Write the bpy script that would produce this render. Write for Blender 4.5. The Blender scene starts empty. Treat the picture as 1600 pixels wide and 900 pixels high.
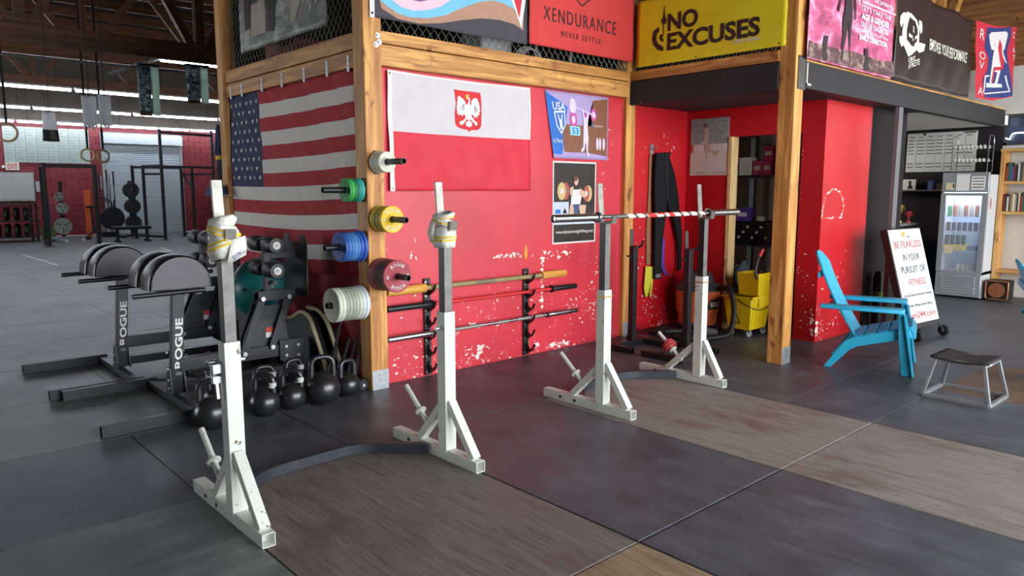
import bpy, bmesh, math, random
from mathutils import Vector, Matrix
random.seed(7)
R = math.radians
PI = math.pi
S = bpy.context.scene
COL = S.collection

# ------------------------------------------------------------------ camera, sky, exposure
cam_d = bpy.data.cameras.new('camera')
cam_d.sensor_width = 36.0
cam_d.lens = 1149.0 / 1600.0 * 36.0
cam_d.clip_end = 200
cam = bpy.data.objects.new('camera', cam_d)
COL.objects.link(cam)
cam.location = (0, 0, 1.5)
cam.rotation_euler = (R(90) - math.atan(153 / 1149.0), 0, R(47.8 - 90))
S.camera = cam

world = bpy.data.worlds.new('overcast_sky')
S.world = world
world.use_nodes = True
bg = world.node_tree.nodes['Background']
bg.inputs[0].default_value = (0.86, 0.93, 1.0, 1)
bg.inputs[1].default_value = 2.2

S.view_settings.view_transform = 'Standard'
S.view_settings.look = 'None'
S.view_settings.gamma = 1.0
S.view_settings.use_curve_mapping = False
S.view_settings.exposure = 0.62


# daylight at the front roll-up door, plus an added side light out of view
def daylight(name, loc, rot, sx, sy, power, col=(0.93, 0.97, 1.0)):
    l = bpy.data.lights.new(name, 'AREA')
    l.shape = 'RECTANGLE'
    l.size = sx
    l.size_y = sy
    l.energy = power
    l.color = col
    o = bpy.data.objects.new(name, l)
    COL.objects.link(o)
    o.location = loc
    o.rotation_euler = rot
    return o


daylight('daylight_front_door', (5.6, -3.9, 1.95), (R(90), 0, 0), 10.4, 3.7, 690)
daylight('added_side_daylight', (-6.8, 13.5, 1.9), (R(90), 0, R(-90)), 6.0, 3.4, 230)


# ------------------------------------------------------------------ helpers
def lin(c):
    def f(v):
        v /= 255.0
        return v / 12.92 if v <= 0.04045 else ((v + 0.055) / 1.055) ** 2.4
    return (f(c[0]), f(c[1]), f(c[2]), 1.0)


MATS = {}


def new_mat(name):
    m = bpy.data.materials.new(name)
    m.use_nodes = True
    nt = m.node_tree
    b = nt.nodes['Principled BSDF']
    return m, nt, b


def nd(nt, typ, **kw):
    n = nt.nodes.new(typ)
    for k, v in kw.items():
        if k.startswith('i_'):
            n.inputs[k[2:].replace('_', ' ')].default_value = v
        else:
            setattr(n, k, v)
    return n


def coords(nt, scale=(1, 1, 1), world=False):
    if world:
        g = nt.nodes.new('ShaderNodeNewGeometry')
        src = g.outputs['Position']
    else:
        g = nt.nodes.new('ShaderNodeTexCoord')
        src = g.outputs['Object']
    mp = nt.nodes.new('ShaderNodeMapping')
    mp.inputs['Scale'].default_value = scale
    nt.links.new(src, mp.inputs['Vector'])
    return mp.outputs['Vector']


def ramp(nt, fac, stops):
    r = nt.nodes.new('ShaderNodeValToRGB')
    els = r.color_ramp.elements
    while len(els) < len(stops):
        els.new(0.5)
    for e, (p, c) in zip(els, stops):
        e.position = p
        e.color = c
    nt.links.new(fac, r.inputs['Fac'])
    return r.outputs['Color']


def M(name, col, rough=0.5, metal=0.0, var=0.12, scale=14.0, bump=0.0, stretch=(1, 1, 1), spec=0.5, bscale=None):
    """procedural painted / plastic / metal surface: noise-mottled colour plus fine relief"""
    if name in MATS:
        return MATS[name]
    m, nt, b = new_mat(name)
    b.inputs['Roughness'].default_value = rough
    b.inputs['Metallic'].default_value = metal
    b.inputs['Specular IOR Level'].default_value = spec
    v = coords(nt, stretch)
    n = nd(nt, 'ShaderNodeTexNoise', i_Scale=scale, i_Detail=4.0, i_Roughness=0.6)
    nt.links.new(v, n.inputs['Vector'])
    c = lin(col)
    lo = tuple(max(0, x * (1 - var)) for x in c[:3]) + (1,)
    hi = tuple(min(1, x * (1 + var)) for x in c[:3]) + (1,)
    out = ramp(nt, n.outputs['Fac'], [(0.3, lo), (0.7, hi)])
    nt.links.new(out, b.inputs['Base Color'])
    if bump:
        n2 = nd(nt, 'ShaderNodeTexNoise', i_Scale=bscale or scale * 6, i_Detail=3.0)
        nt.links.new(v, n2.inputs['Vector'])
        bp = nd(nt, 'ShaderNodeBump', i_Strength=bump, i_Distance=0.004)
        nt.links.new(n2.outputs['Fac'], bp.inputs['Height'])
        nt.links.new(bp.outputs['Normal'], b.inputs['Normal'])
    MATS[name] = m
    return m


def M_wood(name, axis, dark, light, rough=0.55, world=True):
    """sawn timber with grain running along one axis, knots and stains"""
    if name in MATS:
        return MATS[name]
    m, nt, b = new_mat(name)
    b.inputs['Roughness'].default_value = rough
    sc = [14, 14, 14]
    sc[axis] = 0.9
    v = coords(nt, tuple(sc), world)
    n = nd(nt, 'ShaderNodeTexNoise', i_Scale=1.6, i_Detail=6.0, i_Roughness=0.62, i_Distortion=0.7)
    nt.links.new(v, n.inputs['Vector'])
    sk = [5, 5, 5]
    sk[axis] = 2.2
    v2 = coords(nt, tuple(sk), world)
    vo = nd(nt, 'ShaderNodeTexNoise', i_Scale=1.3, i_Detail=2.0, i_Distortion=1.5)
    nt.links.new(v2, vo.inputs['Vector'])
    grain = ramp(nt, n.outputs['Fac'], [(0.32, lin(dark)), (0.5, lin(tuple((a + c) / 2 for a, c in zip(dark, light)))), (0.62, lin(light))])
    knot = ramp(nt, vo.outputs['Fac'], [(0.27, (0.45, 0.36, 0.28, 1)), (0.37, (1, 1, 1, 1))])
    mx = nd(nt, 'ShaderNodeMixRGB', blend_type='MULTIPLY')
    mx.inputs[0].default_value = 1
    nt.links.new(grain, mx.inputs[1])
    nt.links.new(knot, mx.inputs[2])
    nt.links.new(mx.outputs[0], b.inputs['Base Color'])
    bp = nd(nt, 'ShaderNodeBump', i_Strength=0.25, i_Distance=0.003)
    nt.links.new(n.outputs['Fac'], bp.inputs['Height'])
    nt.links.new(bp.outputs['Normal'], b.inputs['Normal'])
    MATS[name] = m
    return m


def M_chip(name, col, chip, amount=0.0, scale=9.0, rough=0.42, zfall=1.3, spec=0.5, metal=0.0):
    """old wall paint, scuffed, with small chips knocked out of it (more of them low down)"""
    if name in MATS:
        return MATS[name]
    m, nt, b = new_mat(name)
    b.inputs['Roughness'].default_value = rough
    b.inputs['Specular IOR Level'].default_value = spec
    b.inputs['Metallic'].default_value = metal
    v = coords(nt, (1, 1, 1), True)
    big = nd(nt, 'ShaderNodeTexNoise', i_Scale=1.7, i_Detail=5.0, i_Roughness=0.6)
    nt.links.new(v, big.inputs['Vector'])
    c = lin(col)
    base = ramp(nt, big.outputs['Fac'], [(0.3, tuple(x * 0.86 for x in c[:3]) + (1,)), (0.72, tuple(min(1, x * 1.1) for x in c[:3]) + (1,))])
    sm = nd(nt, 'ShaderNodeTexNoise', i_Scale=scale * 3.2, i_Detail=5.0, i_Roughness=0.66, i_Distortion=0.4)
    nt.links.new(v, sm.inputs['Vector'])
    cl = nd(nt, 'ShaderNodeTexNoise', i_Scale=scale * 0.42, i_Detail=2.0)
    nt.links.new(v, cl.inputs['Vector'])
    sep = nt.nodes.new('ShaderNodeSeparateXYZ')
    nt.links.new(v, sep.inputs[0])
    zm = nd(nt, 'ShaderNodeMapRange')
    zm.inputs['From Min'].default_value = 0.0
    zm.inputs['From Max'].default_value = zfall
    zm.inputs['To Min'].default_value = 0.075 + amount
    zm.inputs['To Max'].default_value = 0.0 + amount
    nt.links.new(sep.outputs['Z'], zm.inputs['Value'])
    a1 = nd(nt, 'ShaderNodeMath', operation='MULTIPLY')
    nt.links.new(cl.outputs['Fac'], a1.inputs[0])
    a1.inputs[1].default_value = 0.34
    a2 = nd(nt, 'ShaderNodeMath', operation='ADD')
    nt.links.new(sm.outputs['Fac'], a2.inputs[0])
    nt.links.new(a1.outputs[0], a2.inputs[1])
    a3 = nd(nt, 'ShaderNodeMath', operation='ADD')
    nt.links.new(a2.outputs[0], a3.inputs[0])
    nt.links.new(zm.outputs[0], a3.inputs[1])
    msk = ramp(nt, a3.outputs[0], [(0.885, (0, 0, 0, 1)), (0.895, (1, 1, 1, 1))])
    mx = nt.nodes.new('ShaderNodeMixRGB')
    nt.links.new(msk, mx.inputs[0])
    nt.links.new(base, mx.inputs[1])
    mx.inputs[2].default_value = lin(chip)
    nt.links.new(mx.outputs[0], b.inputs['Base Color'])
    bp = nd(nt, 'ShaderNodeBump', i_Strength=0.35, i_Distance=0.002)
    inv = nd(nt, 'ShaderNodeMath', operation='SUBTRACT')
    inv.inputs[0].default_value = 1.0
    nt.links.new(msk, inv.inputs[1])
    nt.links.new(inv.outputs[0], bp.inputs['Height'])
    nt.links.new(bp.outputs['Normal'], b.inputs['Normal'])
    MATS[name] = m
    return m


def M_floor(name, c0, c1, c2, rough, streak=(1, 1, 1), scale=2.5, fine=60, chalk=0.0):
    """worn floor covering: broad mottling, directional scuffs and fine grit"""
    if name in MATS:
        return MATS[name]
    m, nt, b = new_mat(name)
    b.inputs['Specular IOR Level'].default_value = 0.38
    v = coords(nt, (1, 1, 1), True)
    vs = coords(nt, streak, True)
    a = nd(nt, 'ShaderNodeTexNoise', i_Scale=scale, i_Detail=6.0, i_Roughness=0.65, i_Distortion=0.3)
    nt.links.new(v, a.inputs['Vector'])
    s = nd(nt, 'ShaderNodeTexNoise', i_Scale=3.0, i_Detail=8.0, i_Roughness=0.7, i_Distortion=0.5)
    nt.links.new(vs, s.inputs['Vector'])
    f = nd(nt, 'ShaderNodeTexNoise', i_Scale=fine, i_Detail=3.0, i_Roughness=0.8)
    nt.links.new(v, f.inputs['Vector'])
    w = nd(nt, 'ShaderNodeMath', operation='ADD')
    nt.links.new(a.outputs['Fac'], w.inputs[0])
    nt.links.new(s.outputs['Fac'], w.inputs[1])
    w2 = nd(nt, 'ShaderNodeMath', operation='MULTIPLY_ADD')
    nt.links.new(f.outputs['Fac'], w2.inputs[0])
    w2.inputs[1].default_value = 0.35
    nt.links.new(w.outputs[0], w2.inputs[2])
    dv = nd(nt, 'ShaderNodeMath', operation='MULTIPLY')
    nt.links.new(w2.outputs[0], dv.inputs[0])
    dv.inputs[1].default_value = 0.42
    col = ramp(nt, dv.outputs[0], [(0.36, lin(c0)), (0.5, lin(c1)), (0.63, lin(c2))])
    nt.links.new(col, b.inputs['Base Color'])
    rr = ramp(nt, s.outputs['Fac'], [(0.3, (rough - 0.08,) * 3 + (1,)), (0.7, (rough + 0.12,) * 3 + (1,))])
    nt.links.new(rr, b.inputs['Roughness'])
    bp = nd(nt, 'ShaderNodeBump', i_Strength=0.22, i_Distance=0.003)
    nt.links.new(w2.outputs[0], bp.inputs['Height'])
    nt.links.new(bp.outputs['Normal'], b.inputs['Normal'])
    MATS[name] = m
    return m


def M_ply(name, base, patch, pale, rough=0.58):
    """lifting-platform plywood: grey worn face, rusty patches, faint grain along the sheet, pale scratches"""
    if name in MATS:
        return MATS[name]
    m, nt, b = new_mat(name)
    b.inputs['Roughness'].default_value = rough
    v = coords(nt, (1, 1, 1), True)
    vg = coords(nt, (26, 1.3, 1), True)
    vs = coords(nt, (5, 1.4, 1), True)
    g = nd(nt, 'ShaderNodeTexNoise', i_Scale=2.2, i_Detail=8.0, i_Roughness=0.78, i_Distortion=0.9)
    nt.links.new(vg, g.inputs['Vector'])
    pn = nd(nt, 'ShaderNodeTexNoise', i_Scale=1.5, i_Detail=5.0, i_Roughness=0.68, i_Distortion=0.6)
    nt.links.new(vs, pn.inputs['Vector'])
    big = nd(nt, 'ShaderNodeTexNoise', i_Scale=1.1, i_Detail=4.0, i_Roughness=0.6)
    nt.links.new(v, big.inputs['Vector'])
    sc = nd(nt, 'ShaderNodeTexNoise', i_Scale=55.0, i_Detail=6.0, i_Roughness=0.75, i_Distortion=2.0)
    nt.links.new(v, sc.inputs['Vector'])
    c = lin(base)
    col = ramp(nt, g.outputs['Fac'], [(0.36, tuple(x * 0.38 for x in c[:3]) + (1,)), (0.47, tuple(x * 0.85 for x in c[:3]) + (1,)), (0.56, c), (0.68, tuple(min(1, x * 1.35) for x in c[:3]) + (1,))])
    ad = nd(nt, 'ShaderNodeMath', operation='ADD')
    nt.links.new(pn.outputs['Fac'], ad.inputs[0])
    nt.links.new(big.outputs['Fac'], ad.inputs[1])
    hf = nd(nt, 'ShaderNodeMath', operation='MULTIPLY')
    hf.inputs[1].default_value = 0.5
    nt.links.new(ad.outputs[0], hf.inputs[0])
    pm = ramp(nt, hf.outputs[0], [(0.5, (0, 0, 0, 1)), (0.6, (0.85, 0.85, 0.85, 1))])
    mx = nt.nodes.new('ShaderNodeMixRGB')
    nt.links.new(pm, mx.inputs[0])
    nt.links.new(col, mx.inputs[1])
    mx.inputs[2].default_value = lin(patch)
    pl = ramp(nt, sc.outputs['Fac'], [(0.56, (0, 0, 0, 1)), (0.72, (0.55, 0.55, 0.55, 1))])
    m2 = nt.nodes.new('ShaderNodeMixRGB')
    nt.links.new(pl, m2.inputs[0])
    nt.links.new(mx.outputs[0], m2.inputs[1])
    m2.inputs[2].default_value = lin(pale)
    nt.links.new(m2.outputs[0], b.inputs['Base Color'])
    bp = nd(nt, 'ShaderNodeBump', i_Strength=0.3, i_Distance=0.003)
    nt.links.new(g.outputs['Fac'], bp.inputs['Height'])
    nt.links.new(bp.outputs['Normal'], b.inputs['Normal'])
    MATS[name] = m
    return m


def thin(m, amount=0.5):
    """let light pass through a cloth or foil sheet"""
    nt = m.node_tree
    b = nt.nodes['Principled BSDF']
    out = nt.nodes['Material Output']
    t = nt.nodes.new('ShaderNodeBsdfTranslucent')
    src = b.inputs['Base Color'].links
    if src:
        nt.links.new(src[0].from_socket, t.inputs['Color'])
    mx = nt.nodes.new('ShaderNodeMixShader')
    mx.inputs[0].default_value = amount
    nt.links.new(b.outputs[0], mx.inputs[1])
    nt.links.new(t.outputs[0], mx.inputs[2])
    nt.links.new(mx.outputs[0], out.inputs['Surface'])
    return m


def M_emit(name, col, strength):
    if name in MATS:
        return MATS[name]
    m, nt, b = new_mat(name)
    b.inputs['Base Color'].default_value = lin(col)
    b.inputs['Emission Color'].default_value = lin(col)
    b.inputs['Emission Strength'].default_value = strength
    MATS[name] = m
    return m


def M_glass(name, col, alpha):
    if name in MATS:
        return MATS[name]
    m, nt, b = new_mat(name)
    b.inputs['Base Color'].default_value = lin(col)
    b.inputs['Roughness'].default_value = 0.05
    b.inputs['Alpha'].default_value = alpha
    MATS[name] = m
    return m


ORG = {}


def org(p):
    return ORG.get(p.name, Vector((0, 0, 0))) if p else Vector((0, 0, 0))


class MB:
    """collects boxes, bars, tubes, lathes and prisms; obj() links them as ONE mesh object"""

    def __init__(s):
        s.v = []
        s.f = []
        s.mi = []
        s.cur = 0

    def add(s, vs, fs):
        o = len(s.v)
        s.v += [Vector(p) for p in vs]
        for f in fs:
            s.f.append([i + o for i in f])
            s.mi.append(s.cur)
        return s

    def mat(s, i):
        s.cur = i
        return s

    def box(s, x0, x1, y0, y1, z0, z1):
        vs = [(x, y, z) for z in (z0, z1) for y in (y0, y1) for x in (x0, x1)]
        return s.add(vs, [(0, 2, 3, 1), (4, 5, 7, 6), (0, 1, 5, 4), (2, 6, 7, 3), (0, 4, 6, 2), (1, 3, 7, 5)])

    def bar(s, p0, p1, w, h, up=(0, 0, 1)):
        """rectangular bar from p0 to p1; h is measured along up"""
        p0, p1, up = Vector(p0), Vector(p1), Vector(up)
        d = (p1 - p0).normalized()
        a = d.cross(up)
        if a.length < 1e-5:
            a = d.cross(Vector((1, 0, 0)))
        a.normalize()
        b = a.cross(d).normalized()
        vs = [p + a * (i * w / 2) + b * (j * h / 2) for p in (p0, p1) for i, j in ((-1, -1), (1, -1), (1, 1), (-1, 1))]
        return s.add(vs, [(0, 1, 2, 3), (7, 6, 5, 4), (0, 4, 5, 1), (1, 5, 6, 2), (2, 6, 7, 3), (3, 7, 4, 0)])

    def hollow(s, p0, p1, w, h, t=0.004, depth=0.06, up=(0, 0, 1)):
        """square tube from p0 to p1 with an open end at p1"""
        p0, p1, up = Vector(p0), Vector(p1), Vector(up)
        d = (p1 - p0).normalized()
        a = d.cross(up)
        a.normalize()
        b = a.cross(d).normalized()
        def ring(p, q):
            return [p + a * (i * (w / 2 - q)) + b * (j * (h / 2 - q)) for i, j in ((-1, -1), (1, -1), (1, 1), (-1, 1))]
        vs = ring(p0, 0) + ring(p1, 0) + ring(p1, t) + ring(p1 - d * depth, t)
        fs = [(0, 1, 2, 3), (15, 14, 13, 12)]
        for k in range(4):
            n = (k + 1) % 4
            fs += [(k, k + 4, n + 4, n), (k + 4, k + 8, n + 8, n + 4), (k + 8, k + 12, n + 12, n + 8)]
        return s.add(vs, fs)

    def cyl(s, p0, p1, r0, r1=None, seg=16, cap=True):
        r1 = r0 if r1 is None else r1
        p0, p1 = Vector(p0), Vector(p1)
        d = (p1 - p0).normalized()
        a = d.orthogonal().normalized()
        b = d.cross(a)
        vs = []
        for p, r in ((p0, r0), (p1, r1)):
            for k in range(seg):
                t = 2 * PI * k / seg
                vs.append(p + a * (r * math.cos(t)) + b * (r * math.sin(t)))
        fs = [(k, (k + 1) % seg, seg + (k + 1) % seg, seg + k) for k in range(seg)]
        if cap:
            fs += [tuple(reversed(range(seg))), tuple(range(seg, 2 * seg))]
        return s.add(vs, fs)

    def tube(s, pts, r, seg=10, closed=False, sq=False):
        """round tube along a polyline; r is a number or one radius per point"""
        pts = [Vector(p) for p in pts]
        n = len(pts)
        rs = r if isinstance(r, (list, tuple)) else [r] * n
        vs = []
        up = None
        for i, p in enumerate(pts):
            if closed:
                d = pts[(i + 1) % n] - pts[i - 1]
            else:
                d = pts[min(i + 1, n - 1)] - pts[max(i - 1, 0)]
            d.normalize()
            if up is None:
                up = d.orthogonal().normalized()
            up = (up - d * up.dot(d)).normalized()
            b = d.cross(up)
            for k in range(seg):
                t = 2 * PI * k / seg
                vs.append(p + up * (rs[i] * math.cos(t)) + b * (rs[i] * math.sin(t)))
        fs = []
        for i in range(n if closed else n - 1):
            j = (i + 1) % n
            for k in range(seg):
                l = (k + 1) % seg
                fs.append((i * seg + k, i * seg + l, j * seg + l, j * seg + k))
        if not closed:
            fs += [tuple(reversed(range(seg))), tuple(range((n - 1) * seg, n * seg))]
        return s.add(vs, fs)

    def lathe(s, prof, o=(0, 0, 0), axis=(0, 0, 1), seg=24):
        """profile of (radius, distance along axis)"""
        o, d = Vector(o), Vector(axis).normalized()
        a = d.orthogonal().normalized()
        b = d.cross(a)
        vs = []
        for r, h in prof:
            for k in range(seg):
                t = 2 * PI * k / seg
                vs.append(o + d * h + a * (r * math.cos(t)) + b * (r * math.sin(t)))
        fs = []
        for i in range(len(prof) - 1):
            for k in range(seg):
                l = (k + 1) % seg
                fs.append((i * seg + k, i * seg + l, (i + 1) * seg + l, (i + 1) * seg + k))
        if prof[0][0] > 1e-6:
            fs.append(tuple(reversed(range(seg))))
        if prof[-1][0] > 1e-6:
            fs.append(tuple(range((len(prof) - 1) * seg, len(prof) * seg)))
        return s.add(vs, fs)

    def prism(s, poly, fn, d0, d1):
        """2-D polygon (counter-clockwise) pushed from depth d0 to d1 through fn(a, b, depth)"""
        n = len(poly)
        vs = [fn(a, b, d0) for a, b in poly] + [fn(a, b, d1) for a, b in poly]
        fs = [tuple(reversed(range(n))), tuple(range(n, 2 * n))]
        fs += [(k, (k + 1) % n, n + (k + 1) % n, n + k) for k in range(n)]
        return s.add(vs, fs)

    def sphere(s, c, r, sz=1.0, seg=20, rings=12):
        prof = [(r * math.sin(PI * i / rings), -r * sz * math.cos(PI * i / rings)) for i in range(rings + 1)]
        prof[0] = (1e-5, -r * sz)
        prof[-1] = (1e-5, r * sz)
        return s.lathe(prof, c, (0, 0, 1), seg)

    def xf(s, mtx):
        s.v = [mtx @ p for p in s.v]
        return s

    def mesh(s, name, mats, off=Vector((0, 0, 0)), smooth=True, ang=35):
        me = bpy.data.meshes.new(name)
        me.from_pydata([tuple(p - off) for p in s.v], [], s.f)
        mats = mats if isinstance(mats, (list, tuple)) else [mats]
        for m in mats:
            me.materials.append(m)
        if len(mats) > 1:
            me.polygons.foreach_set('material_index', s.mi)
        bm = bmesh.new()
        bm.from_mesh(me)
        bmesh.ops.recalc_face_normals(bm, faces=bm.faces)
        bm.to_mesh(me)
        bm.free()
        if smooth:
            me.polygons.foreach_set('use_smooth', [True] * len(me.polygons))
            me.set_sharp_from_angle(angle=R(ang))
        me.update()
        return me

    def obj(s, name, mats, parent=None, bevel=0.0, smooth=True, ang=35):
        off = org(parent)
        o = bpy.data.objects.new(name, s.mesh(name, mats, off, smooth, ang))
        COL.objects.link(o)
        if parent:
            o.parent = parent
            ORG[o.name] = off
        if bevel:
            b = o.modifiers.new('bevel', 'BEVEL')
            b.width = bevel
            b.segments = 2
            b.limit_method = 'ANGLE'
            b.angle_limit = R(40)
        return o


def tag(o, label, cat, group=None):
    o['label'] = label
    o['category'] = cat
    if group:
        o['group'] = group
    return o


def struct(o, label=None):
    o['kind'] = 'structure'
    if label:
        o['label'] = label
    return o


def root(name, loc, label=None, cat=None, group=None):
    o = bpy.data.objects.new(name, None)
    o.empty_display_size = 0.1
    COL.objects.link(o)
    o.location = loc
    ORG[o.name] = Vector(loc)
    if label:
        tag(o, label, cat, group)
    return o


def copy_tree(o, parent=None):
    c = o.copy()
    COL.objects.link(c)
    c.parent = parent
    for ch in list(o.children):
        copy_tree(ch, c)
    return c


def place(o, loc, rz=0.0, label=None, scale=None):
    o.location = loc
    o.rotation_euler = (0, 0, rz)
    if scale:
        o.scale = (scale,) * 3
    if label:
        o['label'] = label
    return o


def text2d(txt, offset=0.0, shear=0.0, spacing=1.0):
    """built-in typeface as flat polygons fitted to the unit square"""
    cu = bpy.data.curves.new('lettering', 'FONT')
    cu.body = txt
    cu.offset = offset
    cu.shear = shear
    cu.space_character = spacing
    cu.resolution_u = 3
    cu.fill_mode = 'FRONT'
    o = bpy.data.objects.new('lettering', cu)
    COL.objects.link(o)
    dg = bpy.context.evaluated_depsgraph_get()
    dg.update()
    me = bpy.data.meshes.new_from_object(o.evaluated_get(dg))
    vs = [(v.co.x, v.co.y) for v in me.vertices]
    fs = [tuple(p.vertices) for p in me.polygons]
    bpy.data.objects.remove(o)
    bpy.data.curves.remove(cu)
    bpy.data.meshes.remove(me)
    x0 = min(p[0] for p in vs)
    x1 = max(p[0] for p in vs)
    y0 = min(p[1] for p in vs)
    y1 = max(p[1] for p in vs)
    return [((x - x0) / (x1 - x0), (y - y0) / (y1 - y0)) for x, y in vs], fs


def letters(name, txt, fn, box, mat, parent, off=0.002, offset=0.0, shear=0.0, spacing=1.0, skew=0.0, post=None):
    """lettering laid on a surface fn(u, v, off) inside box (u0, v0, u1, v1)"""
    vs, fs = text2d(txt, offset, shear, spacing)
    u0, v0, u1, v1 = box
    mb = MB()
    out = []
    for x, y in vs:
        u = u0 + (u1 - u0) * x
        v = v0 + (v1 - v0) * y + skew * (x - 0.5)
        if post:
            u, v = post(u, v)
        out.append(fn(u, v, off))
    mb.add(out, fs)
    return mb.obj(name, mat, parent, smooth=False)


def quad_surf(O, U, V, disp=None, warp=None):
    """surface point at (u, v) in 0..1, displaced along its normal"""
    O, U, V = Vector(O), Vector(U), Vector(V)
    n = U.cross(V).normalized()
    def fn(u, v, off=0.0):
        a, b = warp(u, v) if warp else (u, v)
        d = disp(u, v) if disp else 0.0
        return O + U * a + V * b + n * (d + off)
    return fn


def cloth(name, fn, nu, nv, mats, pick=None, parent=None, thick=0.0015):
    mb = MB()
    vs = [fn(i / nu, j / nv) for j in range(nv + 1) for i in range(nu + 1)]
    fs = []
    mi = []
    for j in range(nv):
        for i in range(nu):
            a = j * (nu + 1) + i
            fs.append((a, a + 1, a + nu + 2, a + nu + 1))
            mi.append(pick((i + 0.5) / nu, (j + 0.5) / nv) if pick else 0)
    off = org(parent)
    me = bpy.data.meshes.new(name)
    me.from_pydata([tuple(p - off) for p in vs], [], fs)
    for m in (mats if isinstance(mats, (list, tuple)) else [mats]):
        me.materials.append(m)
    me.polygons.foreach_set('material_index', mi)
    me.polygons.foreach_set('use_smooth', [True] * len(fs))
    o = bpy.data.objects.new(name, me)
    COL.objects.link(o)
    if parent:
        o.parent = parent
        ORG[o.name] = off
    so = o.modifiers.new('thickness', 'SOLIDIFY')
    so.thickness = thick
    so.offset = -1
    return o


def decal(name, polys, fn, mat, parent, off=0.002, nu=0, nv=0):
    """flat print: polygons in (u, v), cut along the cloth's own grid so that they follow its folds"""
    bm = bmesh.new()
    for p in polys:
        vs = [bm.verts.new((a, b, 0)) for a, b in p]
        bm.faces.new(vs)
    bmesh.ops.triangulate(bm, faces=bm.faces[:])
    us = [v.co.x for v in bm.verts]
    vv = [v.co.y for v in bm.verts]
    for n, ax, lo, hi in ((nu, 0, min(us), max(us)), (nv, 1, min(vv), max(vv))):
        for i in range(1, n):
            t = i / n
            if lo < t < hi:
                co = (t, 0, 0) if ax == 0 else (0, t, 0)
                no = (1, 0, 0) if ax == 0 else (0, 1, 0)
                bmesh.ops.bisect_plane(bm, geom=bm.verts[:] + bm.edges[:] + bm.faces[:], plane_co=co, plane_no=no, dist=1e-6)
    bm.verts.index_update()
    mb = MB()
    mb.add([fn(v.co.x, v.co.y, off) for v in bm.verts], [[v.index for v in f.verts] for f in bm.faces])
    bm.free()
    return mb.obj(name, mat, parent, smooth=False)


def circ(cx, cy, rx, ry, n=20, a0=0, a1=360):
    return [(cx + rx * math.cos(R(a0 + (a1 - a0) * k / n)), cy + ry * math.sin(R(a0 + (a1 - a0) * k / n))) for k in range(n if a1 - a0 == 360 else n + 1)]


def rect(u0, v0, u1, v1):
    return [(u0, v0), (u1, v0), (u1, v1), (u0, v1)]


def stroke(pts, w):
    """polyline with width as a list of quads"""
    out = []
    for (a, b), (c, d) in zip(pts[:-1], pts[1:]):
        l = math.hypot(c - a, d - b) or 1
        nx, ny = -(d - b) / l * w / 2, (c - a) / l * w / 2
        out.append([(a + nx, b + ny), (a - nx, b - ny), (c - nx, d - ny), (c + nx, d + ny)])
    return out

# ------------------------------------------------------------------ materials
RED = M_chip('red_wall_glare_paint', (206, 50, 63), (226, 214, 204), 0.0)  # paler, pinker red has the glare on the wall mixed in
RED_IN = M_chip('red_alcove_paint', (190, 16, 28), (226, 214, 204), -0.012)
BLACK_WALL = M_chip('black_wall_paint', (34, 28, 30), (190, 180, 170), -0.03, rough=0.65, spec=0.2)
BEAM_PAINT = M_chip('charcoal_beam_paint', (46, 45, 47), (206, 200, 186), -0.06, zfall=6, spec=0.3, rough=0.55)
WOODZ = M_wood('post_timber', 2, (158, 100, 44), (222, 164, 88))
WOODX = M_wood('rail_timber_x', 0, (158, 100, 44), (224, 168, 92))
WOODY = M_wood('rail_timber_y', 1, (146, 92, 42), (214, 156, 84))
TRUSS = M_wood('truss_timber', 0, (74, 44, 24), (126, 80, 46))
WHITE_WALL = M('white_plaster', (214, 208, 198), 0.8, var=0.05)
DARK_ROOF = M('roof_decking', (48, 35, 26), 0.9, var=0.3, scale=3, stretch=(0.3, 4, 1))
GALV = M('galvanised_steel', (176, 180, 184), 0.42, 0.75, var=0.12, scale=30)
BOLT = M('zinc_bolt', (205, 205, 205), 0.3, 0.9, var=0.05)
RUBBER = M_floor('rubber_mat', (64, 65, 71), (80, 82, 89), (100, 102, 109), 0.44, (3, 0.8, 1), 2.6)
RUBBER_GYM = M_floor('rubber_mat_hall', (68, 71, 72), (94, 98, 97), (124, 128, 125), 0.42, (0.7, 3.5, 1), 1.2)
PLY = M_ply('worn_plywood', (142, 134, 125), (108, 88, 78), (176, 166, 152))
PLY_TAN = M_ply('bare_plywood', (150, 132, 104), (112, 84, 66), (196, 180, 146))
PLY_L = M_ply('stained_plywood', (118, 110, 103), (98, 80, 71), (150, 142, 132))
PLY_BROWN = M_floor('brown_plywood', (86, 66, 50), (118, 92, 70), (140, 114, 90), 0.5, (9, 0.9, 1), 2.0, 90)
CONC = M_floor('concrete', (116, 112, 106), (140, 136, 130), (160, 156, 150), 0.8)
MORTAR = M('mortar_joint', (178, 128, 126), 0.9, var=0.1)
BLOCK_RED = M_chip('painted_block', (126, 32, 40), (200, 176, 170), -0.015, scale=5, rough=0.55, zfall=4)
CHAIN = M('chain_link_wire', (176, 176, 166), 0.45, 0.7, var=0.15)

# ------------------------------------------------------------------ floor: slab, rubber mats, plywood platform sheets
floor = struct(MB().box(-7, 12.3, -4.0, 28.3, -0.12, -0.014).obj('floor', MORTAR if False else M('black_subfloor', (24, 24, 25), 0.9)), 'dark subfloor under the gym mats')
struct(MB().box(-30, 40, -40, -4.0, -0.16, -0.04).obj('ground', CONC), 'concrete apron outside the open door')
FM = {}


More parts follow.
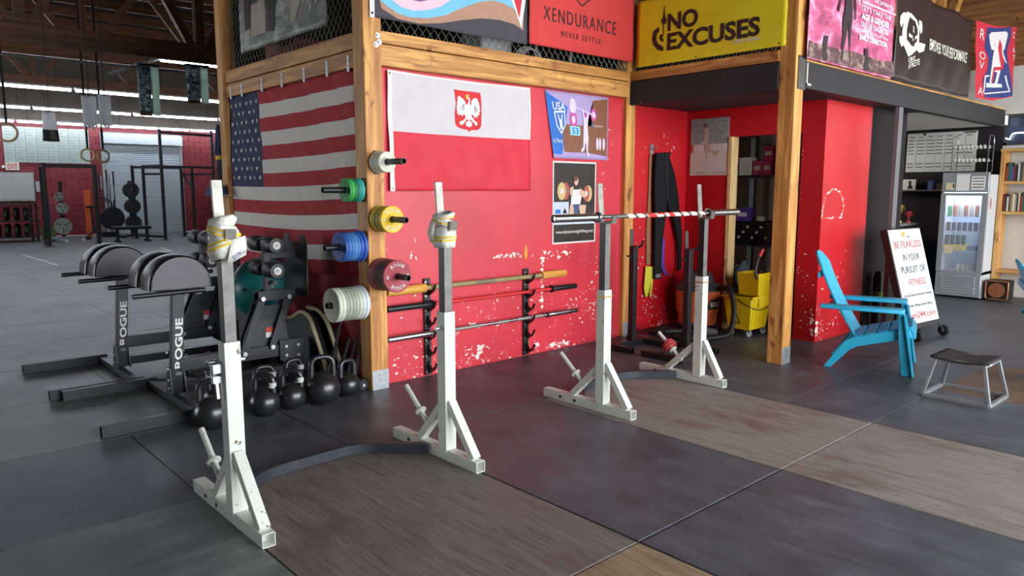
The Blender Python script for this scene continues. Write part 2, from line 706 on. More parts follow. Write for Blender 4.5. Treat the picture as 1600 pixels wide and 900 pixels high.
def mat_tile(name, x0, x1, y0, y1, mat, z=0.0, gap=0.004, th=0.012):
    key = (name, round(x1 - x0, 3), round(y1 - y0, 3), mat.name)
    if key not in FM:
        w, d = (x1 - x0) / 2 - gap / 2, (y1 - y0) / 2 - gap / 2
        b = 0.003
        mb = MB()
        vs = [(sx * w, sy * d, -th) for sx, sy in ((-1, -1), (1, -1), (1, 1), (-1, 1))]
        vs += [(sx * w, sy * d, -b) for sx, sy in ((-1, -1), (1, -1), (1, 1), (-1, 1))]
        vs += [(sx * (w - b), sy * (d - b), 0) for sx, sy in ((-1, -1), (1, -1), (1, 1), (-1, 1))]
        fs = [(8, 9, 10, 11)]
        for k in range(4):
            n = (k + 1) % 4
            fs += [(k, n, n + 4, k + 4), (k + 4, n + 4, n + 8, k + 8)]
        mb.add(vs, fs)
        FM[key] = mb.mesh(name, mat, smooth=False)
    o = bpy.data.objects.new(name, FM[key])
    COL.objects.link(o)
    o.location = ((x0 + x1) / 2, (y0 + y1) / 2, z)
    o.parent = floor
    return o


XS = [1.195, 2.414, 3.647, 4.842]
YS = [-1.81, 0.02, 1.85, 3.68]
for j in range(3):
    for i in range(3):
        ply = i != 1
        mat_tile('plywood_sheet' if ply else 'rubber_mat', XS[i], XS[i + 1], YS[j], YS[j + 1],
                 (PLY_TAN if (i == 0 and j < 2) else (PLY_L if i == 0 else PLY)) if ply else RUBBER, gap=0.012 if (i == 1) else 0.008)
# rows of mats right of the platform
for j, (y0, y1) in enumerate(((-1.81, 0.02), (0.02, 1.85), (1.85, 2.475), (2.475, 3.68), (3.68, 4.85))):
    xs = [4.842, 6.05, 7.27, 8.49, 9.71, 10.93, 12.3] if j < 2 else ([4.842, 5.48, 7.3, 9.13, 10.96, 12.3] if j == 2 else [4.842, 6.45, 8.28, 10.11, 12.3])
    for k, (a, b) in enumerate(zip(xs[:-1], xs[1:])):
        if j == 4 and a > 6:
            continue
        if j < 2 and k in (1, 3):
            mat_tile('plywood_sheet', a, b, y0, y1, PLY_BROWN)
        else:
            mat_tile('rubber_mat', a, b, y0, y1, RUBBER)
mat_tile('rubber_mat', 6.45, 7.1, 3.68, 4.85, RUBBER)
mat_tile('rubber_mat', 7.1, 8.9, 3.68, 4.85, RUBBER)
mat_tile('rubber_mat', 8.9, 12.3, 3.68, 4.85, RUBBER)
# mats between the platform and the red wall
for a, b, c in ((0.28, 1.195, 3.59), (1.195, 2.1, 3.68), (2.1, 3.93, 3.68), (3.93, 4.842, 3.68)):
    mat_tile('rubber_mat', a, b, c, 4.82, RUBBER)
# hall mats in long rows
y = 4.82
row = 0
for a, b, c, d in ((-7, -0.64, -4, 3.59), (-0.64, 1.195, -4, -0.07), (-0.64, 1.195, -0.07, 1.76), (-0.64, 1.195, 1.76, 3.59), (-7, -1.55, 3.59, 4.82), (-1.55, 0.28, 3.59, 4.82)):
    mat_tile('rubber_mat', a, b, c, d, RUBBER_GYM)
while y < 27.5:
    off = (0.17, 1.12, 2.02, 0.6)[row % 4]
    x = -7 + off - 1.83
    while x < 12.3:
        x0, x1 = max(x, -7), min(x + 1.83, 12.3 if y > 7.4 else 2.86)
        y1 = min(y + 1.2175, 28.0)
        if x1 - x0 > 0.05 and x1 > (y - 3) * 0.12 - 1.5:
            mat_tile('rubber_mat', x0, x1, y, y1, RUBBER_GYM)
        x += 1.83
    y += 1.2175
    row += 1
# painted marks and loose ends on the hall floor
for a, b in (((3.04, 20.4), (3.13, 17.1)), ((6.11, 20.5), (5.95, 19.0))):
    t = MB().bar((a[0], a[1], 0.001), (b[0], b[1], 0.001), 0.05, 0.002).obj('floor_marking', M('white_tape', (205, 205, 200), 0.6), floor)

# ------------------------------------------------------------------ timber posts (structure) with brackets and bolts
def post(n, x0, x1, y0, y1, z1, label, bolts=(), bracket=True):
    p = struct(MB().box(x0, x1, y0, y1, 0.0, z1).obj('trim_%d' % n, WOODZ, bevel=0.006), label)
    if bracket:
        MB().box(x0 + 0.004, x1 - 0.002, y0 - 0.004, y0 + 0.002, 0.0, 0.15).box(x0 + 0.004, x1 - 0.002, y0 - 0.004, y1, -0.004, 0.004).obj('base_bracket', GALV, p, bevel=0.0015)
        for zz in (0.075, 0.115):
            MB().cyl(((x0 + x1) / 2, y0 - 0.011, zz), ((x0 + x1) / 2, y0, zz), 0.011, seg=6).obj('bolt', BOLT, p)
    for bx, bz in bolts:
        MB().cyl((bx, y0 - 0.004, bz), (bx, y0, bz), 0.020, seg=16).cyl((bx, y0 - 0.014, bz), (bx, y0 - 0.003, bz), 0.010, seg=6).obj('bolt', BOLT, p)
    return p


post(1, 2.84, 2.99, 4.70, 4.85, 4.4, 'tall timber corner post between the two flag walls', [(2.96, 2.60), (2.97, 2.555), (2.945, 2.535)])
post(2, 5.84, 5.98, 4.75, 4.89, 4.4, 'timber post at the far end of the red flag wall', [(5.90, 2.46), (5.94, 2.43), (5.915, 2.39)])
p3o = post(3, 5.90, 6.045, 3.04, 3.185, 4.4, 'timber post standing in front of the mop closet')
post(4, 2.82, 2.96, 7.24, 7.38, 4.4, 'timber post at the left end of the striped flag wall', bracket=False)
STEELP = M('dark_steel_plate', (92, 90, 88), 0.5, 0.6, var=0.2)
MB().box(5.93, 6.06, 3.032, 3.04, 2.33, 2.60).obj('splice_plate', STEELP, p3o)
for bx, bz in ((5.95, 2.575), (5.985, 2.57), (5.95, 2.36), (5.985, 2.355)):
    MB().cyl((bx, 3.026, bz), (bx, 3.032, bz), 0.009, seg=8).obj('bolt', BOLT, p3o)

# ------------------------------------------------------------------ walls of the red enclosure
w = struct(MB().box(2.96, 5.9, 4.80, 4.9, 0, 2.56).obj('wall_front', RED), 'red painted plywood wall behind the barbells')
struct(MB().box(2.885, 2.98, 4.85, 7.3, 0, 2.55).obj('wall_left', RED), 'red painted wall behind the striped flag')
struct(MB().box(2.99, 5.84, 4.715, 4.80, 2.40, 2.548).obj('trim_5', WOODX, bevel=0.004), 'lower timber rail above the red wall')
struct(MB().box(2.99, 5.84, 4.715, 4.81, 2.556, 2.642).obj('trim_6', WOODX, bevel=0.004), 'upper timber rail above the red wall')
ub = struct(MB().box(2.845, 2.885, 4.85, 7.24, 2.385, 2.505).obj('trim_7', WOODY, bevel=0.004), 'lower timber rail above the striped flag')
struct(MB().box(2.845, 2.92, 4.85, 7.24, 2.513, 2.63).obj('trim_8', WOODY, bevel=0.004), 'upper timber rail above the striped flag')
for yy in (7.12, 6.86, 6.42, 6.02, 5.62, 5.24, 4.92):
    MB().box(2.838, 2.846, yy - 0.014, yy + 0.014, 2.36, 2.475).cyl((2.834, yy, 2.40), (2.84, yy, 2.40), 0.006, seg=8).cyl((2.834, yy, 2.44), (2.84, yy, 2.44), 0.006, seg=8).obj('metal_clip', GALV, ub, bevel=0.001)
# chips knocked out of the red paint
CHIP = M('bare_chip', (228, 218, 208), 0.85, var=0.08)


def chips(parent, spots, fn, seed):
    """irregular flakes scattered along short runs (a, b, count, spread)"""
    rnd = random.Random(seed)
    mb = MB()
    for (a, b), (c, d), n, sp, size in spots:
        for k in range(n):
            t = rnd.random()
            u = a + (c - a) * t + rnd.gauss(0, sp)
            v = max(0.01, b + (d - b) * t + rnd.gauss(0, sp))
            q = size * (0.35 + rnd.random() ** 2 * 1.3)
            m_ = rnd.randint(5, 7)
            el = 0.6 + rnd.random() * 1.6
            ring_ = [(u + q * el * (0.6 + 0.7 * rnd.random()) * math.cos(2 * PI * i / m_), v + q * (0.6 + 0.7 * rnd.random()) * math.sin(2 * PI * i / m_)) for i in range(m_)]
            mb.prism(ring_, fn, 0.0, 0.0006 + 0.0016 * rnd.random())
    o = mb.obj('paint_chips', CHIP, parent, smooth=False)
    o['kind'] = 'stuff'
    return o


fw = lambda a, b, d: (a, 4.80 - d, b)
chips(w, [((4.14, 0.92), (4.47, 0.925), 34, 0.012, 0.010), ((4.725, 0.94), (4.727, 0.42), 60, 0.008, 0.010), ((4.74, 0.93), (5.1, 0.88), 22, 0.02, 0.010), ((3.83, 0.145), (3.98, 0.05), 12, 0.02, 0.012), ((3.95, 0.16), (4.08, 0.155), 10, 0.008, 0.010),
          ((3.98, 0.17), (3.964, 0.08), 12, 0.012, 0.012), ((4.80, 0.05), (5.1, 0.035), 26, 0.014, 0.011), ((4.66, 0.08), (4.67, 0.05), 5, 0.012, 0.014), ((3.88, 0.375), (3.93, 0.37), 5, 0.01, 0.012), ((3.28, 0.97), (3.31, 0.96), 6, 0.012, 0.009),
          ((3.05, 0.15), (3.4, 0.2), 26, 0.06, 0.006), ((3.1, 0.03), (5.4, 0.03), 60, 0.02, 0.006), ((3.3, 0.4), (5.5, 0.5), 60, 0.16, 0.005), ((5.25, 0.1), (5.5, 0.9), 40, 0.06, 0.006), ((5.5, 1.1), (5.6, 2.2), 24, 0.06, 0.005)], fw, 3)
fs_ = MB()
fs_.prism([(4.518, 1.02), (4.535, 0.97), (4.538, 0.93), (4.527, 0.89), (4.508, 0.89), (4.499, 0.93), (4.505, 0.975)], fw, 0.0, 0.003)
fs_.obj('flame_sticker', M('orange_sticker', (224, 150, 40), 0.5), w)
# alcove and closet walls
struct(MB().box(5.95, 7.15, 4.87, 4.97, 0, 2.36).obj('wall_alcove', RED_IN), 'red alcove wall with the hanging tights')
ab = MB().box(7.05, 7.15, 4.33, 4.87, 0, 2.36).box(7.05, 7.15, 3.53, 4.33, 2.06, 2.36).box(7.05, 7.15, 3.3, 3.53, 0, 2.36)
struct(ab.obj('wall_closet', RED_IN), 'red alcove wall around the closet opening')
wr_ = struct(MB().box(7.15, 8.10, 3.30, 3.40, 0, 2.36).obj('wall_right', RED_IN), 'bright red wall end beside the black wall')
fr_ = lambda a, b, d: (a, 3.30 - d, b)
sc0 = [(7.069, 1.222), (7.069, 1.3), (7.123, 1.453), (7.278, 1.515), (7.419, 1.486), (7.507, 1.406), (7.535, 1.314), (7.48, 1.223), (7.07, 1.228)]
chips(wr_, [(a, b, 16, 0.004, 0.006) for a, b in zip(sc0[:-1], sc0[1:])] + [((7.075, 0.04), (7.09, 0.28), 14, 0.006, 0.012), ((7.12, 0.12), (7.9, 0.2), 40, 0.06, 0.007), ((7.2, 0.5), (7.6, 0.9), 10, 0.1, 0.008)], fr_, 5)
chips(bpy.data.objects['wall_closet'], [((3.325, 0.05), (3.345, 0.30), 18, 0.008, 0.012), ((3.38, 0.2), (3.48, 0.9), 14, 0.03, 0.006), ((3.512, 0.5), (3.515, 2.0), 16, 0.006, 0.005)], lambda a, b, d: (7.05 - d, a, b), 8)
chips(bpy.data.objects['wall_alcove'], [((6.72, 1.66), (6.80, 1.60), 16, 0.02, 0.010), ((6.2, 0.1), (6.5, 0.3), 30, 0.08, 0.006), ((6.1, 0.6), (6.9, 1.3), 30, 0.2, 0.005), ((6.2, 2.0), (6.9, 2.1), 10, 0.1, 0.005)], lambda a, b, d: (a, 4.87 - d, b), 9)
struct(MB().box(8.10, 8.95, 3.302, 3.40, 0, 2.36).box(8.95, 9.05, 3.302, 7.3, 0, 2.36).obj('wall_black', BLACK_WALL), 'black painted wall behind the rolling sign')
dj = struct(MB().box(7.03, 7.16, 4.29, 4.335, 0, 2.06).obj('trim_9', M_wood('door_jamb_timber', 2, (200, 160, 104), (236, 206, 152)), bevel=0.003), 'pale timber jamb of the closet opening')
struct(MB().box(8.55, 8.65, 3.4, 5.6, 0, 2.36).box(7.15, 8.6, 5.5, 5.6, 0, 2.36).obj('wall_closet_back', M('closet_plaster', (204, 194, 178), 0.85, var=0.1)), 'beige closet wall behind the shelves')
gp = struct(MB().box(8.10, 8.205, 3.035, 3.08, 0, 2.345).obj('trim_10', M('grey_post_paint', (98, 98, 100), 0.5, var=0.08), bevel=0.004), 'grey painted post under the loft beam')
# loft slab, beams and rails
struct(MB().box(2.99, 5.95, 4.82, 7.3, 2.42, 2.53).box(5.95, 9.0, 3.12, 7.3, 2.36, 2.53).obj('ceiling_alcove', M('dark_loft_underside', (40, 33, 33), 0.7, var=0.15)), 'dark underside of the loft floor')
struct(MB().box(9.0, 12.3, 3.12, 7.3, 2.40, 2.53).obj('ceiling_reception', M('white_ceiling_boards', (240, 236, 228), 0.75, var=0.08, scale=3, stretch=(0.6, 9, 1))), 'white boarded ceiling over the fridge')
struct(MB().box(5.88, 5.95, 3.185, 4.75, 2.335, 2.558).obj('trim_11', BEAM_PAINT, bevel=0.004), 'charcoal beam over the red alcove')
struct(MB().box(5.875, 5.955, 3.185, 4.75, 2.565, 2.655).obj('trim_12', WOODY, bevel=0.004), 'timber rail under the yellow banner')
bf = struct(MB().box(6.045, 11.7, 3.03, 3.12, 2.345, 2.565).obj('trim_13', BEAM_PAINT, bevel=0.004), 'long charcoal beam under the pink and black banners')
struct(MB().box(6.045, 11.66, 3.04, 3.12, 2.568, 2.585).obj('trim_14', WOODX), 'thin timber edge on top of the long charcoal beam')
MB().box(6.06, 6.075, 3.022, 3.03, 2.37, 2.55).box(6.06, 6.14, 3.022, 3.03, 2.37, 2.385).obj('paint_drip', M('white_filler', (214, 206, 190), 0.8), bf)
# chain-link panels round the loft
def chain(name, P, U, width, z0, z1, parent=None, cell=0.074, label=''):
    mb = MB()
    U = Vector(U)
    n = U.cross(Vector((0, 0, 1)))
    k = 0
    x = 0
    r = 0.003
    while x < width:
        pts = []
        z = z0
        i = 0
        while z <= z1 + 1e-6:
            xx = min(max(x + (cell / 2 if (i + k) % 2 else 0), 0), width)
            pts.append(Vector(P) + U * xx + Vector((0, 0, z)) + n * (0.002 if i % 2 else -0.002))
            z += cell * 0.62
            i += 1
        mb.tube(pts, r, seg=3)
        x += cell / 2
        k += 1
    o = mb.obj(name, CHAIN, parent)
    o['kind'] = 'stuff'
    o['label'] = label
    return o


chain('chain_link_mesh', (3.0, 4.775, 0), (1, 0, 0), 2.84, 2.64, 3.45, label='chain link mesh behind the red banner').__setitem__('category', 'wire mesh')
chain('chain_link_mesh', (2.90, 7.22, 0), (0, -1, 0), 2.36, 2.63, 3.45, label='chain link mesh above the striped flag').__setitem__('category', 'wire mesh')
chain('chain_link_mesh', (5.915, 4.73, 0), (0, -1, 0), 1.54, 2.655, 3.45, label='chain link mesh around the yellow banner').__setitem__('category', 'wire mesh')
# loft enclosure behind the mesh
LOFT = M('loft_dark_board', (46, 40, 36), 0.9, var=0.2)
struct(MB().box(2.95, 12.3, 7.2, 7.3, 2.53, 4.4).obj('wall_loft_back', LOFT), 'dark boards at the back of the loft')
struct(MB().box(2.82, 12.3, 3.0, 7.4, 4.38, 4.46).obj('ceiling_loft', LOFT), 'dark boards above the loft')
# reception walls
struct(MB().box(12.2, 12.3, 3.16, 7.3, 0, 2.40).obj('wall_reception', M('black_reception_paint', (38, 34, 38), 0.6, var=0.1, spec=0.25)), 'black wall behind the fridge')
struct(MB().box(12.2, 12.3, -4, 3.16, 0, 2.12).box(12.2, 12.3, -4, 3.16, 2.55, 3.2).box(12.2, 12.3, 3.16, 7.3, 2.53, 3.2).obj('wall_right_side', WHITE_WALL), 'pale plaster wall behind the bookcase')
w1 = struct(MB().box(12.20, 12.26, 2.0, 3.16, 2.12, 2.16).box(12.20, 12.26, 2.0, 3.16, 2.51, 2.55).box(12.2, 12.26, 3.12, 3.16, 2.12, 2.55).box(12.2, 12.26, 2.55, 2.58, 2.12, 2.55).obj('window_1', M('window_frame_paint', (60, 60, 64), 0.5)), 'high dark window above the bookcase')
MB().box(12.24, 12.25, 2.0, 3.14, 2.14, 2.53).obj('window_pane', M('dark_window_glass', (64, 72, 92), 0.1, var=0.3, scale=3), w1)

# ------------------------------------------------------------------ outer building
SIDING = M('dark_siding', (92, 82, 72), 0.8, var=0.15, scale=2)
struct(MB().box(-7.2, 12.5, 28.06, 28.3, 0, 3.72).obj('wall_far', MORTAR), 'block wall at the far end of the hall')
wf = bpy.data.objects['wall_far']
struct(MB().box(-7.2, 12.5, 28.0, 28.3, 3.72, 6.2).obj('wall_far_upper', SIDING), 'dark siding above the far block wall')
BLK = {}


def block(x0, x1, z):
    """one painted block, clipped to the door and board openings"""
    for a, b, z1 in ((6.66, 9.28, 3.52),):
        if z < z1:
            if x0 < b and x1 > a:
                if x0 < a - 0.06:
                    x1 = a - 0.006
                elif x1 > b + 0.06:
                    x0 = b + 0.006
                else:
                    return
    if 3.95 < x0 and x1 < 6.3 and 2.45 < z < 3.45:
        return
    w = round(x1 - x0, 3)
    if w not in BLK:
        BLK[w] = MB().box(-w / 2, w / 2, -0.03, 0.03, -0.096, 0.096).mesh('wall_block', BLOCK_RED, smooth=False)
    o = bpy.data.objects.new('block', BLK[w])
    COL.objects.link(o)
    o.location = ((x0 + x1) / 2, 28.045 + random.uniform(-0.004, 0.004), z)
    o.parent = wf


for r_ in range(18):
    z = 0.1 + r_ * 0.203
    x = 2.3 + (0.2 if r_ % 2 else 0)
    while x < 12.0:
        block(x + 0.006, x + 0.397, z)
        x += 0.403
struct(MB().box(-7.2, -7.0, -4, 10.4, 0, 6.2).box(-7.2, -7.0, 16.6, 28.3, 0, 6.2).box(-7.2, -7, 10.4, 16.6, 3.7, 6.2).obj('wall_hall_left', SIDING), 'dark siding on the left of the hall')  # side gap added to let more light into the hall
struct(MB().box(12.2, 12.5, 7.3, 28.3, 0, 6.2).obj('wall_hall_right', SIDING), 'dark siding on the right of the hall')
struct(MB().box(-7.2, 12.5, -4.2, -4.0, 3.9, 6.2).box(-7.2, 0.3, -4.2, -4.0, 0, 3.9).box(11.0, 12.5, -4.2, -4.0, 0, 3.9).obj('wall_entrance', SIDING), 'entrance wall with the wide open door behind the camera')
roof = struct(MB().box(-7.4, 12.7, -4.4, 28.5, 6.2, 6.3).obj('ceiling', DARK_ROOF), 'dark roof decking high above the hall')
for k in range(14):
    yy = 8.0 + k * 1.45
    MB().box(-7, 12.2, yy - 0.04, yy + 0.04, 6.0, 6.2).obj('purlin', TRUSS, roof)
# roof trusses
def truss(n, y, z0, label, x0=-7.0, x1=12.2, web0=-6.0):
    t = struct(MB().box(x0, x1, y - 0.07, y + 0.07, z0, z0 + 0.29).obj('trim_%d' % n, TRUSS, bevel=0.008), label)
    top = 6.0
    x = web0
    k = 0
    while x < x1 - 0.5:
        MB().bar((x, y, z0 + 0.25), (x, y, top), 0.14, 0.12, (0, 1, 0)).obj('web_post', TRUSS, t)
        for s_ in (-1, 1):
            e = x + s_ * 1.25
            if x0 < e < x1:
                MB().bar((x + s_ * 0.1, y, z0 + 0.2), (e, y, top), 0.13, 0.1, (0, 1, 0)).obj('web_brace', TRUSS, t)
        x += 2.55
    MB().box(x0, x1, y - 0.07, y + 0.07, top - 0.1, top + 0.15).obj('top_chord', TRUSS, t)
    return t


truss(20, 13.0, 3.62, 'large roof truss crossing the hall nearest the flag wall', web0=-5.5)
truss(21, 18.5, 4.3, 'roof truss in the middle of the hall')
truss(22, 24.0, 4.3, 'roof truss near the far block wall')
struct(MB().box(12.2, 12.3, -4, 7.3, 3.2, 6.2).obj('wall_gable', M_wood('gable_boards', 1, (104, 66, 36), (166, 112, 64))), 'timber gable boards above the pale wall')
tr = struct(MB().box(7.4, 12.2, 3.72, 3.86, 3.42, 3.72).obj('trim_23', WOODX, bevel=0.008), 'timber truss above the blue and red team banner')
for x in (8.6, 9.6, 10.6, 11.5):
    MB().bar((x, 3.79, 3.6), (x + 0.55, 3.79, 4.36), 0.12, 0.1, (0, 1, 0)).obj('web_brace', WOODX, tr)
    MB().box(x - 0.25, x - 0.15, 3.74, 3.84, 3.7, 4.36).obj('web_post', WOODX, tr)

# ------------------------------------------------------------------ squat racks
WHITE_STEEL = M_chip('chipped_white_steel', (212, 215, 206), (104, 92, 76), -0.012, scale=13, rough=0.45, zfall=1.6)
BLACK_STEEL = M('worn_black_steel', (26, 26, 28), 0.4, 0.3, var=0.4, scale=25, bump=0.08)
RAW_STEEL = M('bare_steel', (134, 131, 124), 0.46, 0.8, var=0.25, scale=20)
CHROME = M('chrome', (205, 208, 212), 0.27, 1.0, var=0.06)
BRASS = M('brass_strip', (176, 140, 74), 0.4, 0.7)
GUN = M('powder_coated_black', (30, 31, 34), 0.38, 0.15, var=0.15, scale=30, bump=0.06)
BLACK_RUB = M('black_rubber', (20, 20, 22), 0.55, var=0.2)


def rounded_path(pts, r, n=5):
    """polyline with its inner corners rounded"""
    pts = [Vector(p) for p in pts]
    out = [pts[0]]
    for a, b, c in zip(pts[:-2], pts[1:-1], pts[2:]):
        d0 = (a - b)
        d1 = (c - b)
        q = min(r, d0.length * 0.45, d1.length * 0.45)
        p0 = b + d0.normalized() * q
        p1 = b + d1.normalized() * q
        for k in range(n + 1):
            t = k / n
            out.append(p0 * (1 - t) ** 2 + b * 2 * t * (1 - t) + p1 * t * t)
    out.append(pts[-1])
    return out


def sweep_rect(mb, pts, w, h):
    """rectangular section (w horizontal, h vertical) swept along a level path"""
    n = len(pts)
    vs = []
    for i, p in enumerate(pts):
        d = (pts[min(i + 1, n - 1)] - pts[max(i - 1, 0)]).normalized()
        s_ = Vector((-d.y, d.x, 0)).normalized()
        vs += [p - s_ * w / 2 - Vector((0, 0, h / 2)), p + s_ * w / 2 - Vector((0, 0, h / 2)), p + s_ * w / 2 + Vector((0, 0, h / 2)), p - s_ * w / 2 + Vector((0, 0, h / 2))]
    fs = [(0, 1, 2, 3), (4 * n - 1, 4 * n - 2, 4 * n - 3, 4 * n - 4)]
    for i in range(n - 1):
        for k in range(4):
            l = (k + 1) % 4
            fs.append((i * 4 + k, i * 4 + l, (i + 1) * 4 + l, (i + 1) * 4 + k))
    mb.add(vs, fs)
    return mb


def squat_rack(xl, xr, label, yf, yb, tape):
    yu = 3.20
    r = root('squat_rack', ((xl + xr) / 2, yu, 0), label, 'squat rack', 'white squat racks on the lifting platform')
    for x, sgn in ((xl, 1), (xr, -1)):
        dy = (x - xl) * 0.03
        a, b = yf + dy, yb + dy * 0.6
        ft = MB().hollow((x, b, 0.031), (x, a, 0.031), 0.06, 0.062).obj('foot', WHITE_STEEL, r, bevel=0.002)
        for q in (b - 0.17, b - 0.31):
            MB().cyl((x - 0.033, q, 0.03), (x - 0.028, q, 0.03), 0.011, seg=10).obj('bolt_hole', BLACK_RUB, ft)
        up = MB().hollow((x, yu, 0.05), (x, yu, 0.84), 0.072, 0.072, 0.005, 0.03, (0, 1, 0)).obj('upright_sleeve', WHITE_STEEL, r, bevel=0.002)
        if tape:
            MB().box(x - 0.0375, x + 0.0375, yu - 0.0375, yu + 0.0375, 0.79, 0.80).obj('brass_strip', BRASS, up)
        ip = MB()
        ip.box(x - 0.026, x + 0.026, yu - 0.026, yu + 0.026, 0.60, 1.285)
        ip.mi = [1 if i == 2 else 0 for i in range(len(ip.f))]
        ip.obj('inner_post', [BLACK_STEEL, M('rubbed_steel', (104, 102, 99), 0.5, 0.6, var=0.25, scale=20)], r, bevel=0.0015)
        cr = MB().bar((x, yu + 0.03, 1.27), (x, yu + 0.055, 1.545), 0.05, 0.012, (0, 1, 0))
        cr.box(x - 0.025, x + 0.025, yu - 0.075, yu + 0.035, 1.283, 1.297)
        cr.bar((x, yu - 0.07, 1.29), (x, yu - 0.082, 1.335), 0.05, 0.012, (0, 1, 0))
        cr.obj('bar_cradle', RAW_STEEL, r, bevel=0.003)
        MB().bar((x, a + 0.045, 0.064), (x, yu - 0.035, 0.335), 0.05, 0.042, (0, 1, 0)).obj('front_brace', WHITE_STEEL, r, bevel=0.002)
        MB().bar((x, b - 0.265, 0.064), (x, yu + 0.035, 0.30), 0.05, 0.042, (0, 1, 0)).obj('rear_brace', WHITE_STEEL, r, bevel=0.002)
        pg = MB().cyl((x - 0.01, yu + 0.15, 0.15), (x - 0.01, yu + 0.385, 0.345), 0.0145, seg=14).obj('plate_peg', WHITE_STEEL, r)
        c = Vector((x - 0.01, yu + 0.15, 0.15)).lerp(Vector((x - 0.01, yu + 0.385, 0.345)), 0.38)
        d = Vector((0, 0.235, 0.195)).normalized()
        MB().cyl(c - d * 0.006, c + d * 0.006, 0.034, seg=20).obj('peg_flange', WHITE_STEEL, pg, bevel=0.002)
        nut = MB().cyl((x + sgn * 0.036, yu + 0.005, 0.75), (x + sgn * 0.066, yu + 0.005, 0.75), 0.012, seg=12).cyl((x + sgn * 0.036, yu + 0.005, 0.75), (x + sgn * 0.044, yu + 0.005, 0.75), 0.019, seg=6)
        nut.obj('lock_pin', BOLT, r)
    pth = rounded_path([(xl + 0.03, yb - 0.33, 0.031), (xl + 0.27, yb - 0.09, 0.031), (xr - 0.33, yb - 0.06, 0.031), (xr - 0.03, yb - 0.35, 0.031)], 0.16)
    sweep_rect(MB(), pth, 0.042, 0.058).obj('connecting_bar', M('blue_black_steel', (50, 53, 62), 0.42, 0.25, var=0.2), r, bevel=0.003)
    return r


squat_rack(1.215, 2.41, 'white squat rack with cloth wraps tied round both tops, nearest the camera', 2.87, 3.69, False)
squat_rack(3.735, 4.885, 'white squat rack holding the red taped barbell', 2.93, 3.74, True)

# cloth wraps round the hooks of the near rack
WRAP = M('white_wrap_cloth', (226, 224, 214), 0.85, var=0.08, scale=40, bump=0.3)
YEL = M('yellow_stripe_cloth', (226, 190, 44), 0.8, var=0.12, scale=40)


def wrap_loop(mb, c, hx, hy, h, tx, ty, bulge=0.01, seg=20, z0=0.0, z1=1.0, grow=0.0):
    """one turn of bandage: a rounded square loop, tilted"""
    vs = []
    rows_ = 5
    for j in range(rows_):
        t = z0 + (z1 - z0) * j / (rows_ - 1)
        for k in range(seg):
            a = 2 * PI * k / seg
            ca, sa = math.cos(a), math.sin(a)
            q = (abs(ca) ** 3.0 + abs(sa) ** 3.0) ** (-1 / 3.0)
            g = grow + bulge * math.sin(PI * t) + 0.004 * math.sin(5 * a + 7 * t)
            x, y = ca * q * (hx + g), sa * q * (hy + g)
            vs.append(Vector(c) + Vector((x, y, (t - 0.5) * h + x * tx + y * ty)))
    fs = [(j * seg + k, j * seg + (k + 1) % seg, (j + 1) * seg + (k + 1) % seg, (j + 1) * seg + k) for j in range(rows_ - 1) for k in range(seg)]
    mb.add(vs, fs)


def wrap(name, x, label, loops, tail, lettering=None):
    r = root(name, (x, 3.2, 1.2), label, 'wrap', 'cloth wraps on the near squat rack')
    for cz, hx, hy, h, tx, ty, stripes in loops:
        mb = MB()
        wrap_loop(mb, (x, 3.205, cz), hx, hy, h, tx, ty)
        o = mb.obj('wrap_turn', WRAP, r)
        so = o.modifiers.new('thickness', 'SOLIDIFY')
        so.thickness = 0.004
        for a, b in stripes:
            mb = MB()
            wrap_loop(mb, (x, 3.205, cz), hx, hy, h, tx, ty, z0=a, z1=b, grow=0.0025)
            mb.obj('yellow_stripe', YEL, o)
    for pts, wdt in tail:
        mb = MB()
        vs = []
        for p, (dx, dy, dz) in pts:
            vs += [Vector(p), Vector(p) + Vector((dx, dy, dz))]
        mb.add(vs, [(2 * i, 2 * i + 1, 2 * i + 3, 2 * i + 2) for i in range(len(pts) - 1)])
        o = mb.obj('loose_end', WRAP, r)
        so = o.modifiers.new('thickness', 'SOLIDIFY')
        so.thickness = 0.005
    return r


X1 = 1.215
w1_ = wrap('lifting_wrap', X1, 'white wrap with yellow stripes bunched on the left hook of the near rack', [
    (1.362, 0.040, 0.058, 0.05, 0.12, -0.12, []),
    (1.322, 0.047, 0.066, 0.075, -0.22, 0.12, [(0.3, 0.42), (0.55, 0.67)]),
    (1.268, 0.049, 0.068, 0.085, 0.30, -0.20, [(0.35, 0.47), (0.6, 0.72)]),
    (1.222, 0.042, 0.060, 0.06, -0.12, -0.22, []),
], [([((X1 + 0.005, 3.122, 1.29), (0.060, 0.0, 0.015)), ((X1 - 0.01, 3.118, 1.235), (0.080, 0.01, 0.02)), ((X1 - 0.02, 3.122, 1.185), (0.092, 0.02, 0.035))], 0.08)])
fnw = quad_surf((X1 + 0.012, 3.1155, 1.20), (0.062, 0.012, 0.036), (-0.009, 0, 0.022))
letters('printed_word', 'ELEIKO', fnw, (0.0, 0.1, 0.9, 0.9), M('navy_print', (44, 52, 120), 0.7), w1_, off=-0.004)
X2 = 2.41
wrap('lifting_wrap', X2, 'white wrap with a yellow band wound below the right hook of the near rack', [
    (1.365, 0.036, 0.050, 0.035, 0.2, 0.1, [(0.3, 0.5)]),
    (1.325, 0.044, 0.058, 0.05, -0.25, 0.15, [(0.35, 0.5)]),
    (1.25, 0.041, 0.060, 0.12, 0.02, -0.04, [(0.30, 0.38), (0.44, 0.52)]),
], [([((X2 - 0.047, 3.27, 1.33), (-0.004, -0.05, 0.01)), ((X2 - 0.052, 3.29, 1.27), (-0.006, -0.06, -0.005)), ((X2 - 0.045, 3.28, 1.22), (0.0, -0.04, -0.01))], 0.05)])

